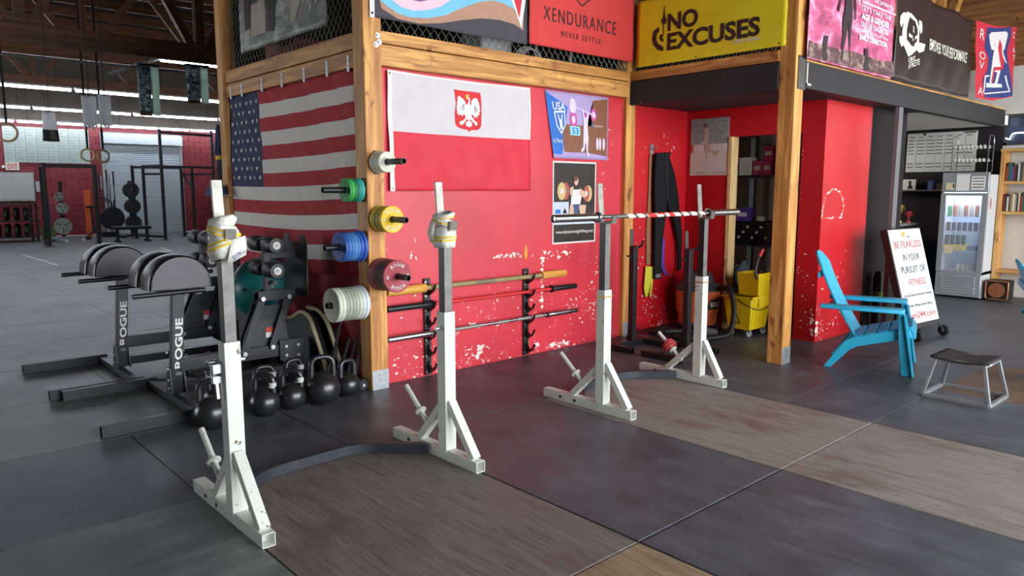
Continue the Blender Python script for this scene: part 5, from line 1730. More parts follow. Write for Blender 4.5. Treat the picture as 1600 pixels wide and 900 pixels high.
edge_board('black padded board with a cream edge, larger one under the teal ball', 2.70, [(5.06, 0.0), (5.38, 0.50), (5.52, 0.53), (5.72, 0.44), (6.3, 0.42), (6.85, 0.46), (7.1, 0.5), (7.1, 0.0)], 0.05)
edge_board('narrow black padded board with a cream edge, behind the larger one', 2.79, [(4.98, 0.0), (5.26, 0.46), (5.40, 0.54), (5.6, 0.54), (5.6, 0.0)], 0.04)
ball = root('exercise_ball', (2.585, 5.98, 0.66), 'teal exercise ball resting between the machines and the flag wall', 'ball')
prof = []
for i in range(41):
    a = -PI / 2 + PI * i / 40
    rr = 0.262 + 0.0025 * math.sin(a * 40)
    prof.append((max(rr * math.cos(a), 0.0001), rr * math.sin(a)))
MB().lathe(prof, (2.585, 5.98, 0.68), (0.35, -0.5, 0.8), 40).obj('ball_skin', M('teal_vinyl', (34, 128, 128), 0.35, var=0.1), ball, ang=60)
MB().cyl((2.37, 5.835, 0.70), (2.355, 5.825, 0.70), 0.014, seg=10).obj('valve_plug', BLACK_RUB, ball)
for k, (p0, p1, lab) in enumerate((((2.665, 5.045, 0.03), (2.75, 4.99, 0.49), 'steel club leaning on the flag wall, leftmost and tallest'), ((2.70, 4.985, 0.03), (2.80, 4.95, 0.36), 'steel club leaning on the flag wall, second from the left'), ((2.76, 4.955, 0.03), (2.835, 4.905, 0.37), 'steel club leaning on the flag wall, third from the left'), ((2.80, 4.90, 0.02), (2.862, 4.865, 0.40), 'steel club leaning on the flag wall, closest to the post'))):
    r = root('steel_club', p0, lab, 'club', 'steel clubs leaning on the flag wall')
    a, b = Vector(p0), Vector(p1)
    MB().cyl(a.lerp(b, 0.5), b, 0.013, seg=12).obj('grip', GUN, r)
    MB().cyl(a, a.lerp(b, 0.55), 0.028, 0.018, seg=14).obj('club_head', GUN, r)
    MB().sphere(b, 0.02, 1, 12, 8).obj('pommel', GUN, r)
HEX = M('hex_rubber', (42, 40, 40), 0.5, var=0.2)
for k, (x, yv, lab) in enumerate(((2.02, 6.14, 'hex dumbbell on the floor between the machines, leftmost'), (2.20, 6.12, 'hex dumbbell on the floor between the machines, second'), (2.38, 6.10, 'hex dumbbell on the floor between the machines, third'), (2.54, 6.09, 'hex dumbbell on the floor between the machines, rightmost'))):
    r = root('hex_dumbbell', (x, yv, 0.0), lab, 'dumbbell', 'hex dumbbells between the machines')
    MB().cyl((x, yv - 0.11, 0.068), (x, yv + 0.11, 0.068), 0.016, seg=12).obj('grip', RAW_STEEL, r)
    for s_ in (-1, 1):
        c = Vector((x, yv + s_ * 0.115, 0.064))
        mb = MB()
        for a_, b_ in ((0.068, 0.0), (0.074, 0.0)):
            pass
        mb.prism([(0.073 * math.cos(R(60 * q + 30)), 0.073 * math.sin(R(60 * q + 30))) for q in range(6)], lambda a, b, d, c=c: (c.x + a, c.y + d, 0.073 + b), -0.045, 0.045)
        mb.obj('hex_head', HEX, r, bevel=0.008)

# ------------------------------------------------------------------ blue lounge chairs
TEAL = M('turquoise_plastic', (44, 168, 204), 0.45, var=0.06, scale=10, bump=0.05)


def slab(mb, pts, x0, x1, th):
    """bent board: polyline in the y-z plane, width x0..x1, thickness th"""
    n = len(pts)
    vs = []
    for i, (y_, z_) in enumerate(pts):
        a = pts[max(i - 1, 0)]
        b = pts[min(i + 1, n - 1)]
        dy, dz = b[0] - a[0], b[1] - a[1]
        l = math.hypot(dy, dz)
        ny, nz = -dz / l * th / 2, dy / l * th / 2
        for x in (x0, x1):
            vs += [(x, y_ + ny, z_ + nz), (x, y_ - ny, z_ - nz)]
    fs = [(0, 1, 3, 2), ((n - 1) * 4, (n - 1) * 4 + 2, (n - 1) * 4 + 3, (n - 1) * 4 + 1)]
    for i in range(n - 1):
        a, b = i * 4, (i + 1) * 4
        fs += [(a, a + 2, b + 2, b), (a + 1, b + 1, b + 3, a + 3), (a, b, b + 1, a + 1), (a + 2, a + 3, b + 3, b + 2)]
    mb.add(vs, fs)
    return mb


def lounge_chair(label):
    r = root('lounge_chair', (0, 0, 0), label, 'chair', 'turquoise slatted lounge chairs')
    for s_ in (-1, 1):
        x0 = s_ * 0.265
        mb = MB()
        mb.prism([(-0.40, 0.31), (-0.38, 0.375), (-0.30, 0.365), (0.03, 0.28), (0.10, 0.24), (0.26, 0.0), (0.20, 0.0), (0.06, 0.165), (0.0, 0.20)], lambda a, b, d, x0=x0: (x0 + d, a, b), -0.012, 0.012)
        sr = mb.obj('side_rail', TEAL, r, bevel=0.006)
        MB().bar((x0 - s_ * 0.03, 0.245, 0.012), (x0 - s_ * 0.03, 0.10, 0.20), 0.045, 0.012, (0, 1, 0)).obj('rail_web', TEAL, sr)
        mb = MB()
        mb.prism([(-0.285, 0.52), (-0.335, 0.52), (-0.37, 0.38), (-0.43, 0.0), (-0.335, 0.0), (-0.30, 0.28)], lambda a, b, d, s_=s_: (s_ * (0.305 + 0.02 * (0.5 - b)) + d, a, b), -0.013, 0.013)
        lg = mb.obj('front_leg', TEAL, r, bevel=0.006)
        mb = MB()
        mb.prism([(-0.345, 0.50), (-0.37, 0.38), (-0.42, 0.03), (-0.43, 0.0), (-0.415, 0.0), (-0.35, 0.38), (-0.33, 0.50)], lambda a, b, d, s_=s_: (s_ * 0.305 + d, a, b), -0.05, 0.03)
        mb.obj('leg_flange', TEAL, lg)
        mb = MB()
        mb.prism([(-0.065, -0.30), (-0.045, -0.335), (0.05, -0.335), (0.065, -0.30), (0.06, 0.1), (0.03, 0.30), (-0.03, 0.30), (-0.05, 0.1)], lambda a, b, d, s_=s_: (s_ * 0.315 + a, b, 0.535 + d), -0.022, 0.013)
        mb.obj('arm_rest', TEAL, r, bevel=0.006)
    for k in range(5):
        t = k / 4.0
        y_ = -0.36 + 0.36 * t
        z_ = 0.385 - 0.10 * t
        MB().bar((-0.26, y_, z_), (0.26, y_, z_), 0.074, 0.018, (0, 0.27, 1)).obj('seat_slat', TEAL, r, bevel=0.005)
    slab(MB(), [(-0.375, 0.385), (-0.405, 0.36), (-0.415, 0.30)], -0.26, 0.26, 0.018).obj('front_apron', TEAL, r, bevel=0.004)
    def arch(x):
        return 0.975 - 0.115 * (abs(x) / 0.25) ** 2.6
    for k in range(5):
        xc = (k - 2) * 0.102
        mb = MB()
        nx = 5
        vs = []
        for j in range(8):
            for i in range(nx):
                x = xc - 0.0465 + 0.093 * i / (nx - 1)
                zt = arch(x)
                z = 0.24 + (zt - 0.24) * j / 7
                f = (z - 0.24) / 0.735
                y_ = 0.02 + 0.36 * f + 0.03 * math.sin(PI * f)
                y_ += 0.06 * (x / 0.25) ** 2 * -0.5
                vs.append((x * (0.90 + 0.14 * f), y_, z))
        n0 = len(vs)
        vs += [(a, b + 0.017, c - 0.006) for a, b, c in vs]
        fs = []
        for j in range(7):
            for i in range(nx - 1):
                a = j * nx + i
                fs += [(a, a + 1, a + nx + 1, a + nx), (n0 + a, n0 + a + nx, n0 + a + nx + 1, n0 + a + 1)]
        for i in range(nx - 1):
            fs += [(i, n0 + i, n0 + i + 1, i + 1), (7 * nx + i, 7 * nx + i + 1, n0 + 7 * nx + i + 1, n0 + 7 * nx + i)]
        for j in range(7):
            a, b = j * nx, j * nx + nx - 1
            fs += [(a, a + nx, n0 + a + nx, n0 + a), (b, n0 + b, n0 + b + nx, b + nx)]
        mb.add(vs, fs)
        mb.obj('back_slat', TEAL, r, bevel=0.003)
    MB().bar((-0.34, 0.235, 0.52), (0.34, 0.235, 0.52), 0.05, 0.02).obj('back_rail', TEAL, r, bevel=0.004)
    MB().bar((-0.24, 0.335, 0.78), (0.24, 0.335, 0.78), 0.02, 0.05).obj('upper_back_rail', TEAL, r, bevel=0.004)
    return r


c1 = lounge_chair('turquoise slatted lounge chair in front of the red and black wall')
c2 = copy_tree(c1)
c2['label'] = 'turquoise slatted lounge chair cut off by the right edge, beside the bookcase'
place(c1, (6.47, 2.62, 0), R(18))
place(c2, (6.78, 1.2, 0), R(18))

# ------------------------------------------------------------------ low step stool
ST = root('step_stool', (5.97, 1.655, 0), 'low steel step stool with a black grip top', 'stool')
GREYST = M('grey_zinc_tube', (150, 152, 154), 0.42, 0.6, var=0.2, scale=20)
bx = [(5.765, 1.44), (6.18, 1.44), (6.18, 1.87), (5.765, 1.87)]
tx_ = [(5.81, 1.50), (6.13, 1.50), (6.13, 1.81), (5.81, 1.81)]
for (a, b), (c, d) in zip(bx, tx_):
    MB().bar((a, b, 0.01), (c, d, 0.285), 0.024, 0.024, (1, 0, 0)).obj('leg', GREYST, ST, bevel=0.002)
for k in range(4):
    a, b = bx[k], bx[(k + 1) % 4]
    MB().bar((a[0], a[1], 0.013), (b[0], b[1], 0.013), 0.026, 0.026).obj('base_rail', GREYST, ST, bevel=0.002)
    a, b = tx_[k], tx_[(k + 1) % 4]
    MB().bar((a[0], a[1], 0.278), (b[0], b[1], 0.278), 0.022, 0.03).obj('top_rail', GREYST, ST, bevel=0.002)
fnst = quad_surf((5.785, 1.47, 0.296), (0.37, 0, 0), (0, 0.37, 0), lambda u, v: 0.012 - 0.016 * math.sin(PI * v))
o = cloth('grip_top', fnst, 10, 10, M('grip_tape_black', (44, 40, 40), 0.85, var=0.3, scale=90, bump=0.5), None, ST, 0.014)
MB().box(5.86, 5.93, 1.482, 1.4845, 0.272, 0.288).obj('maker_plate', M('plate_cream', (190, 186, 170), 0.5), ST)

# ------------------------------------------------------------------ rolling sign
sg = root('rolling_sign', (8.5, 2.83, 0), 'leaning white sign on wheels reading BE FEARLESS', 'sign')
yaw, lean, sw, shh = -0.103, 0.276, 0.657, 0.963
u_ = Vector((math.cos(yaw), math.sin(yaw), 0))
n_ = Vector((-u_.y, u_.x, 0))
B0 = Vector((7.718, 2.675, 0.173))
V_ = n_ * math.sin(lean) + Vector((0, 0, math.cos(lean)))
fsg = quad_surf(B0, u_ * sw, V_ * shh)
nb = u_.cross(V_).normalized()
mb = MB()
mb.prism([(-0.025, -0.06), (1.02, -0.06), (1.02, 1.015), (-0.025, 1.015)], lambda a, b, d: fsg(a, b, d), -0.075, -0.004)
mb.obj('frame', M('black_sign_frame', (26, 24, 24), 0.4, var=0.1), sg, bevel=0.004)
mb = MB()
mb.prism(rect(0.0, 0.0, 1.0, 1.0), lambda a, b, d: fsg(a, b, d), -0.006, 0.0)
mb.obj('sign_face', M('white_sign_sheet', (226, 230, 232), 0.4, var=0.02), sg)
S_RED = M('sign_red_ink', (196, 70, 72), 0.6)
S_BLK = M('sign_black_ink', (60, 62, 66), 0.6)
for t, b, m_ in (('BE FEARLESS', (0.09, 0.80, 0.93, 0.875), S_RED), ('IN YOUR', (0.27, 0.665, 0.80, 0.735), S_BLK), ('PURSUIT OF', (0.14, 0.53, 0.90, 0.605), S_BLK), ('FITNESS', (0.30, 0.395, 0.82, 0.465), S_RED), ('group fitness-personal training', (0.08, 0.275, 0.93, 0.315), S_BLK), ('olympic lifting-power lifting', (0.10, 0.165, 0.88, 0.205), S_BLK), ('gym244.com', (0.06, 0.03, 0.93, 0.12), S_RED)):
    letters('lettering', t, fsg, b, m_, sg, 0.002, offset=0.012)
decal('gold_emblem', [circ(0.43, 0.945, 0.05, 0.035, 14)], fsg, M('gold_ink', (196, 160, 76), 0.5), sg, 0.002)
letters('emblem_lettering', '244', fsg, (0.50, 0.90, 0.62, 0.935), S_BLK, sg, 0.002)
for px_ in (0.06, 0.94):
    c = fsg(px_, 0.0, 0.0) + Vector((0.06, -0.05, 0))
    wh = MB()
    wh.lathe([(0.012, -0.018), (0.042, -0.02), (0.055, -0.012), (0.055, 0.012), (0.042, 0.02), (0.012, 0.018)], (c.x, c.y, 0.055), u_, 24)
    wo = wh.obj('wheel', BLACK_RUB, sg)
    MB().bar(fsg(px_, 0.02, -0.03), (c.x, c.y, 0.055), 0.05, 0.012).obj('wheel_bracket', GUN, sg)
    MB().cyl(Vector((c.x, c.y, 0.055)) - u_ * 0.026, Vector((c.x, c.y, 0.055)) + u_ * 0.026, 0.012, seg=10).obj('axle', GREYST, wo)
bk1 = fsg(0.1, 0.95, -0.10)
for q in (0.08, 0.92):
    a = fsg(q, 0.3, -0.07)
    MB().bar(a, (a.x, a.y + 0.02, 0.012), 0.035, 0.02, (0, 1, 0)).obj('prop_leg', GUN, sg, bevel=0.002)

# tall dark bottle-like canister behind the sign
cn = root('floor_canister', (8.30, 3.22, 0), 'dark tall canister with a green stripe behind the rolling sign', 'canister')
MB().lathe([(0.05, 0), (0.052, 0.01), (0.052, 0.55), (0.04, 0.60), (0.03, 0.62)], (8.34, 3.225, 0), (0, 0, 1), 20).obj('canister_body', M('dark_grey_metal', (44, 46, 48), 0.35, 0.4), cn)
MB().lathe([(0.0528, 0.30), (0.0528, 0.40)], (8.34, 3.225, 0), (0, 0, 1), 20).obj('green_stripe', M('green_stripe_print', (110, 150, 60), 0.5), cn)

# ------------------------------------------------------------------ fridge and drinks
FR = root('display_fridge', (11.7, 3.37, 0), 'silver glass door drinks fridge beside the bookcase', 'fridge')
SILV = M('silver_panel', (188, 192, 196), 0.32, 0.55, var=0.05, stretch=(1, 8, 1))
FWH = M('white_fridge_side', (206, 208, 210), 0.45, var=0.03)
FX, FY0, FY1, FH = 11.46, 3.09, 3.66, 1.74
MB().box(FX + 0.04, 11.98, FY0, FY0 + 0.025, 0.02, FH).box(FX + 0.04, 11.98, FY1 - 0.025, FY1, 0.02, FH).box(11.95, 11.98, FY0, FY1, 0.02, FH).box(FX + 0.04, 11.98, FY0, FY1, FH - 0.03, FH).box(FX + 0.04, 11.98, FY0, FY1, 0.34, 0.38).obj('cabinet', FWH, FR)
MB().box(FX, FX + 0.05, FY0, FY1, 1.47, FH).obj('header_panel', SILV, FR, bevel=0.006)
lw = MB().box(FX, FX + 0.05, FY0, FY1, 0.03, 0.345).obj('lower_grille', SILV, FR, bevel=0.006)
for k in range(7):
    z = 0.07 + 0.036 * k
    MB().box(FX - 0.010, FX, FY0 + 0.07, FY1 - 0.06, z, z + 0.022).obj('grille_slat', SILV, lw, bevel=0.003)
dr = MB().box(FX - 0.01, FX + 0.03, FY0, FY0 + 0.065, 0.36, 1.46).box(FX - 0.01, FX + 0.03, FY1 - 0.065, FY1, 0.36, 1.46).box(FX - 0.008, FX + 0.03, FY0 + 0.065, FY1 - 0.065, 0.36, 0.385).box(FX - 0.008, FX + 0.03, FY0 + 0.065, FY1 - 0.065, 1.42, 1.46).obj('door_frame', SILV, FR)
MB().box(FX + 0.01, FX + 0.014, FY0 + 0.06, FY1 - 0.06, 0.38, 1.43).obj('door_glass', M_glass('clear_glass', (214, 226, 240), 0.14), FR)
MB().box(FX + 0.06, 11.9, FY0 + 0.05, FY1 - 0.05, 1.40, 1.425).obj('interior_lamp', M_emit('fridge_lamp', (206, 226, 255), 7.0), FR)
MB().box(11.93, 11.945, FY0 + 0.03, FY1 - 0.03, 0.39, 1.42).obj('interior_back', M('fridge_liner', (176, 188, 204), 0.5, var=0.03), FR)
fhd = quad_surf((FX - 0.003, FY1, 1.47), (0, -(FY1 - FY0), 0), (0, 0, 0.27))
decal('header_sheet', [rect(0.31, 0.08, 0.60, 0.92)], fhd, HEM, FR, 0.002)
decal('cream_label', [rect(0.09, 0.12, 0.28, 0.48)], fhd, M('tan_label', (206, 190, 156), 0.5), FR, 0.002)
decal('price_sheet', [rect(0.63, 0.12, 0.93, 0.80)], fhd, HEM, FR, 0.002)
for k in range(4):
    decal('price_line', [rect(0.66, 0.68 - 0.15 * k, 0.90, 0.72 - 0.15 * k)], fhd, INK, FR, 0.003)
decal('small_tag', [rect(0.24, 0.22, 0.27, 0.42)], fhd, INK, FR, 0.003)
side = quad_surf((11.55, FY0 - 0.002, 1.2), (0.10, 0, 0), (0, 0, 0.24))
decal('side_sticker', [circ(0.5, 0.5, 0.45, 0.5, 18)], side, HEM, FR, 0.001)
decal('side_sticker_print', [circ(0.5, 0.5, 0.28, 0.36, 18)], side, M('red_sticker', (190, 80, 70), 0.5), FR, 0.002)
fdl = quad_surf((FX + 0.006, FY1 - 0.08, 0.62), (0, -0.11, 0), (0, 0, 0.10))
decal('door_label', [rect(0, 0, 1, 1)], fdl, M('tan_label', (206, 190, 156), 0.5), FR, 0.002)
WIRE = M('white_shelf_wire', (214, 218, 222), 0.4, 0.3)
SH = [1.13, 0.93, 0.665, 0.385]
for z in SH[:3]:
    s_ = MB().box(FX + 0.05, FX + 0.056, FY0 + 0.04, FY1 - 0.04, z - 0.004, z + 0.004).box(11.86, 11.866, FY0 + 0.04, FY1 - 0.04, z - 0.004, z + 0.004).obj('wire_shelf', WIRE, FR)
    for k in range(18):
        yy = FY0 + 0.05 + k * 0.0276
        MB().bar((FX + 0.05, yy, z), (11.92, yy, z), 0.004, 0.004).bar((FX + 0.052, yy, z - 0.03), (FX + 0.052, yy, z), 0.004, 0.004, (1, 0, 0)).obj('shelf_wire', WIRE, s_)


def can(name, lab, grp, x, y_, z, r, h, body, top, cat):
    r0 = root(name, (x, y_, z), lab, cat, grp)
    MB().lathe([(r * 0.8, 0), (r, 0.008), (r, h - 0.014), (r * 0.8, h - 0.002)], (x, y_, z), (0, 0, 1), 14).obj('can_body', body, r0)
    MB().lathe([(r * 0.8, h - 0.003), (r * 0.84, h), (r * 0.7, h - 0.001)], (x, y_, z), (0, 0, 1), 14).obj('can_lid', top, r0)


c_blk = M('black_can', (36, 34, 36), 0.35, 0.3)
c_wht = M('cream_can', (206, 196, 176), 0.4)
c_org = M('orange_can', (188, 112, 74), 0.4)
c_yel = M('yellow_carton', (214, 186, 60), 0.5)
c_brn = M('brown_carton', (84, 62, 54), 0.5)
c_blu = M('blue_carton', (90, 110, 170), 0.5)
c_grn = M('green_can', (64, 150, 80), 0.4)
can('drink_can', 'green topped can at the left of the fridge top shelf', 'cans on the fridge top shelf', FX + 0.14, 3.58, SH[0] + 0.005, 0.03, 0.15, c_grn, CHROME, 'can')
for k in range(5):
    can('drink_can', '%s can on the fridge top shelf, %s to the right of the green one' % ('orange' if k % 2 == 0 else 'cream', ['first', 'second', 'third', 'fourth', 'fifth', 'sixth', 'seventh'][k]), 'cans on the fridge top shelf', FX + 0.13, 3.51 - 0.068 * k, SH[0] + 0.005, 0.029, 0.16, c_wht if k % 2 else c_org, CHROME, 'can')
for k in range(7):
    can('drink_can', 'dark can on the fridge second shelf, %s from its left' % ['first', 'second', 'third', 'fourth', 'fifth', 'sixth', 'seventh'][k], 'cans on the fridge second shelf', FX + 0.13, 3.58 - 0.068 * k, SH[1] + 0.005, 0.028, 0.12, c_brn if k != 3 else c_blk, CHROME, 'can')
yt = MB().box(FX + 0.07, FX + 0.36, 3.325, 3.615, SH[2] + 0.005, SH[2] + 0.075)
tag(yt.obj('drink_tray', c_yel, bevel=0.003), 'yellow carton tray on the fridge third shelf', 'tray')
for k in range(4):
    can('drink_can', 'tall black can in the yellow tray, %s from its left' % ['first', 'second', 'third', 'fourth', 'fifth', 'sixth', 'seventh'][k], 'black cans in the yellow tray', FX + 0.12, 3.58 - 0.068 * k, SH[2] + 0.077, 0.028, 0.135, c_blk, CHROME, 'can')
tag(MB().box(FX + 0.08, FX + 0.34, 3.15, 3.31, SH[2] + 0.005, SH[2] + 0.07).obj('drink_box', c_blu, bevel=0.003), 'blue carton at the right of the fridge third shelf', 'box')
for k in range(4):
    can('drink_jar', 'small cream jar on the fridge floor, %s from its left' % ['first', 'second', 'third', 'fourth', 'fifth', 'sixth', 'seventh'][k], 'jars on the fridge floor', FX + 0.18, 3.44 - 0.06 * k, SH[3] - 0.002, 0.026, 0.085, c_wht, M('jar_lid', (206, 190, 120), 0.5), 'jar')
# wire rack on top of the fridge
wr = root('wire_rack', (11.7, 3.3, FH), 'chrome wire display rack standing on the fridge', 'rack')
for yy in (3.16, 3.60):
    for xx in (11.58, 11.80):
        MB().tube([(xx, yy, FH), (xx, yy, FH + 0.42)], 0.006, 6).obj('rack_post', CHROME, wr)
    MB().tube(rounded_path([(11.58, yy, FH + 0.40), (11.60, yy, FH + 0.50), (11.78, yy, FH + 0.50), (11.80, yy, FH + 0.40)], 0.06), 0.006, 6).obj('rack_hoop', CHROME, wr)
for z in (0.16, 0.34):
    for xx in (11.58, 11.80):
        rl = MB().tube([(xx, 3.16, FH + z), (xx, 3.60, FH + z)], 0.005, 6).obj('rack_rail', CHROME, wr)
        for k in range(8):
            MB().box(xx - 0.008, xx + 0.004, 3.20 + 0.05 * k, 3.22 + 0.05 * k, FH + z - 0.012, FH + z + 0.03).obj('rack_clip', HEM, rl)

# ------------------------------------------------------------------ schedule board, bookcase, speaker, counter
sb = root('schedule_board', (12.19, 3.94, 1.77), 'white weekly schedule board on the black wall above the fridge', 'whiteboard')
MB().box(12.175, 12.199, 3.48, 4.42, 1.77, 2.35).obj('board', M('board_white', (204, 204, 194), 0.5, var=0.02), sb, bevel=0.004)
fsb = quad_surf((12.174, 4.42, 1.77), (0, -0.94, 0), (0, 0, 0.58))
B_INK = M('board_ink', (86, 86, 88), 0.7)
for k, d_ in enumerate(('MON', 'TUE', 'WED', 'THURS', 'FRI', 'SAT', 'SUN')):
    letters('day_name', d_, fsb, (0.04 + 0.137 * k, 0.875, 0.11 + 0.137 * k, 0.925), B_INK, sb, 0.002)
    if k:
        decal('column_line', [rect(0.005 + 0.14 * k, 0.03, 0.009 + 0.14 * k, 0.86)], fsb, B_INK, sb, 0.002)
    for j in range(9):
        if j in (5, 6) or (k > 4 and j < 2):
            continue
        v = 0.80 - 0.085 * j
        decal('written_entry', [rect(0.02 + 0.14 * k, v, 0.02 + 0.14 * k + 0.09 + 0.01 * ((k * 7 + j * 3) % 3), v + 0.022)], fsb, B_INK, sb, 0.002)
decal('magnet', [circ(0.26, 0.965, 0.022, 0.03, 14)], fsb, INK, sb, 0.004)
decal('marker_strip', [rect(0.82, 0.955, 0.99, 0.985)], fsb, INK, sb, 0.004)
bc = root('bookcase', (12.0, 2.6, 0), 'light timber bookcase with two rows of books', 'bookcase')
BW = M_wood('bookcase_pine', 2, (176, 122, 62), (216, 166, 98))
BWY = M_wood('bookcase_pine_shelf', 1, (176, 122, 62), (216, 166, 98))
for yy in (3.055, 2.12):
    MB().box(11.86, 12.14, yy - 0.025, yy + 0.025, 0, 2.02).obj('side_upright', BW, bc, bevel=0.003)
for z in (0.38, 1.19, 1.60):
    MB().box(11.86, 12.14, 2.145, 3.03, z - 0.02, z + 0.02).obj('shelf', BWY, bc, bevel=0.003)
MB().box(11.84, 12.16, 2.09, 3.085, 2.02, 2.06).obj('top_board', BWY, bc, bevel=0.003)
cols = [(150, 50, 44), (206, 200, 188), (40, 44, 60), (120, 34, 40), (214, 206, 180), (52, 90, 64), (70, 70, 76), (196, 186, 150), (34, 36, 40), (166, 150, 120), (60, 80, 130), (150, 120, 70)]
cn_ = ['red', 'off-white', 'navy', 'maroon', 'ivory', 'green', 'grey', 'tan', 'black', 'beige', 'blue', 'ochre']
for row, z in enumerate((1.62, 1.21)):
    yy = 3.022
    for k in range(18):
        t = 0.018 + 0.014 * random.random()
        h = 0.2 + 0.07 * random.random()
        i = (k * 5 + row * 3) % 12
        mb = MB().box(11.90, 12.08, yy - t, yy, z, z + h)
        mt = M('book_%d' % i, cols[i], 0.6, var=0.08)
        o = mb.obj('book', mt, bevel=0.002)
        tag(o, 'thin %s book standing on the %s shelf of the pine bookcase, %s along' % (cn_[i], 'upper' if row == 0 else 'lower', ['first', 'second', 'third', 'fourth', 'fifth', 'sixth', 'seventh', 'eighth', 'ninth', 'tenth', 'eleventh', 'twelfth', 'thirteenth', 'fourteenth', 'fifteenth', 'sixteenth', 'seventeenth', 'eighteenth'][k]), 'book', 'books on the pine bookcase')
        yy -= t + 0.0015
ns = root('neon_sign', (12.19, 2.9, 2.25), 'thin white neon squiggle in front of the high dark window', 'neon sign')
MB().tube([(12.18, 3.13, 2.22), (12.18, 3.10, 2.21), (12.18, 3.08, 2.20), (12.18, 3.065, 2.24), (12.18, 3.05, 2.275), (12.18, 3.0, 2.29), (12.18, 2.85, 2.285), (12.18, 2.6, 2.27)], 0.008, 8).obj('neon_tube', M_emit('neon_glow', (226, 236, 255), 5.0), ns)
MB().box(12.186, 12.2, 2.62, 2.64, 2.26, 2.29).box(12.186, 12.2, 2.98, 3.0, 2.28, 2.31).obj('tube_clip', GUN, ns)
sp = root('horn_speaker', (11.6, 2.9, 0), 'black cube speaker with a copper horn on the floor by the bookcase', 'speaker')
MB().box(11.50, 11.76, 2.765, 3.045, 0.02, 0.285).obj('cabinet', M('black_speaker_box', (28, 25, 25), 0.5), sp, bevel=0.02)
COP = M('copper_horn', (178, 112, 76), 0.35, 0.55, var=0.1)
e0, e1, e2, e3 = 2.775, 3.035, 0.03, 0.275
MB().tube(rounded_path([(11.50, e0, 0.15), (11.50, e0, e2), (11.50, e1, e2), (11.50, e1, e3), (11.50, e0, e3), (11.50, e0, 0.149)], 0.03), 0.009, 8).obj('front_trim', COP, sp)
MB().lathe([(0.098, -0.012), (0.100, 0.0), (0.085, 0.012), (0.05, 0.03), (0.028, 0.06), (0.024, 0.07)], (11.488, 2.905, 0.153), (1, 0, 0), 32).obj('horn', COP, sp)
MB().lathe([(0.0001, 0.0), (0.026, 0.0), (0.026, 0.004)], (11.54, 2.905, 0.153), (1, 0, 0), 16).obj('horn_throat', BLACK_RUB, sp)
# counter at the back of the reception
ct = root('reception_counter', (11.3, 4.6, 0), 'dark reception counter with pale vertical slats behind the rolling sign', 'counter')
MB().box(11.15, 11.9, 4.1, 6.2, 0.98, 1.02).obj('worktop', M('grey_worktop', (120, 120, 122), 0.4), ct, bevel=0.004)
MB().box(11.3, 11.85, 4.15, 6.15, 0, 0.98).obj('body', M('dark_counter', (34, 30, 32), 0.6), ct)
for k in range(14):
    MB().box(11.28, 11.305, 4.16 + 0.14 * k, 4.19 + 0.14 * k + 0.03, 0.05, 0.97).obj('slat', M('pale_slat', (206, 202, 186), 0.6), ct)
tag(MB().box(11.2, 11.5, 4.28, 4.50, 1.02, 1.045).obj('paper_stack', HEM), 'white paper stack on the reception counter', 'paper')
wsf = root('wall_shelf', (12.1, 4.1, 1.62), 'thin dark shelf with trinkets on the black wall', 'shelf')
MB().box(12.02, 12.2, 3.72, 4.62, 1.485, 1.505).obj('shelf_board', M('grey_shelf', (104, 100, 100), 0.6), wsf)
fb = root('framed_print', (12.1, 4.35, 1.5), 'small pale framed print with a dark figure on the wall shelf', 'picture')
MB().box(12.06, 12.08, 4.22, 4.42, 1.505, 1.66).obj('frame', HEM, fb)
ffb = quad_surf((12.059, 4.42, 1.505), (0, -0.2, 0), (0, 0, 0.155))
decal('print', [[(0.45, 0.1), (0.55, 0.5), (0.5, 0.8), (0.62, 0.9), (0.72, 0.8), (0.7, 0.5), (0.85, 0.1)]], ffb, INK, fb, 0.002)
tag(MB().box(12.06, 12.14, 3.98, 4.05, 1.505, 1.64).obj('blue_box', c_blu, bevel=0.004), 'small blue box on the dark wall shelf', 'box')
tag(MB().box(12.06, 12.14, 3.84, 3.93, 1.505, 1.60).obj('brown_box', c_brn, bevel=0.004), 'small brown box on the dark wall shelf', 'box')
for yy, m_, nm, h in ((4.34, c_org, 'orange', 0.2), (4.24, BRASS, 'brass', 0.26), (4.12, M('red_cup', (150, 40, 44), 0.4), 'red', 0.17)):
    tr_ = root('trophy_cup', (11.6, yy, 1.02), 'small %s trophy cup on the reception counter' % nm, 'trophy', 'trophies on the reception counter')
    MB().lathe([(0.035, 0), (0.035, 0.03), (0.012, 0.04), (0.012, h * 0.5), (0.03, h * 0.6), (0.045, h), (0.038, h), (0.02, h * 0.65), (0.0001, h * 0.6)], (11.6, yy, 1.02), (0, 0, 1), 16).obj('cup', m_, tr_)
    for s_ in (-1, 1):
        MB().tube([(11.6, yy + s_ * 0.03, 1.02 + h * 0.65), (11.6, yy + s_ * 0.065, 1.02 + h * 0.75), (11.6, yy + s_ * 0.045, 1.02 + h * 0.95)], 0.005, 6).obj('cup_handle', m_, tr_)

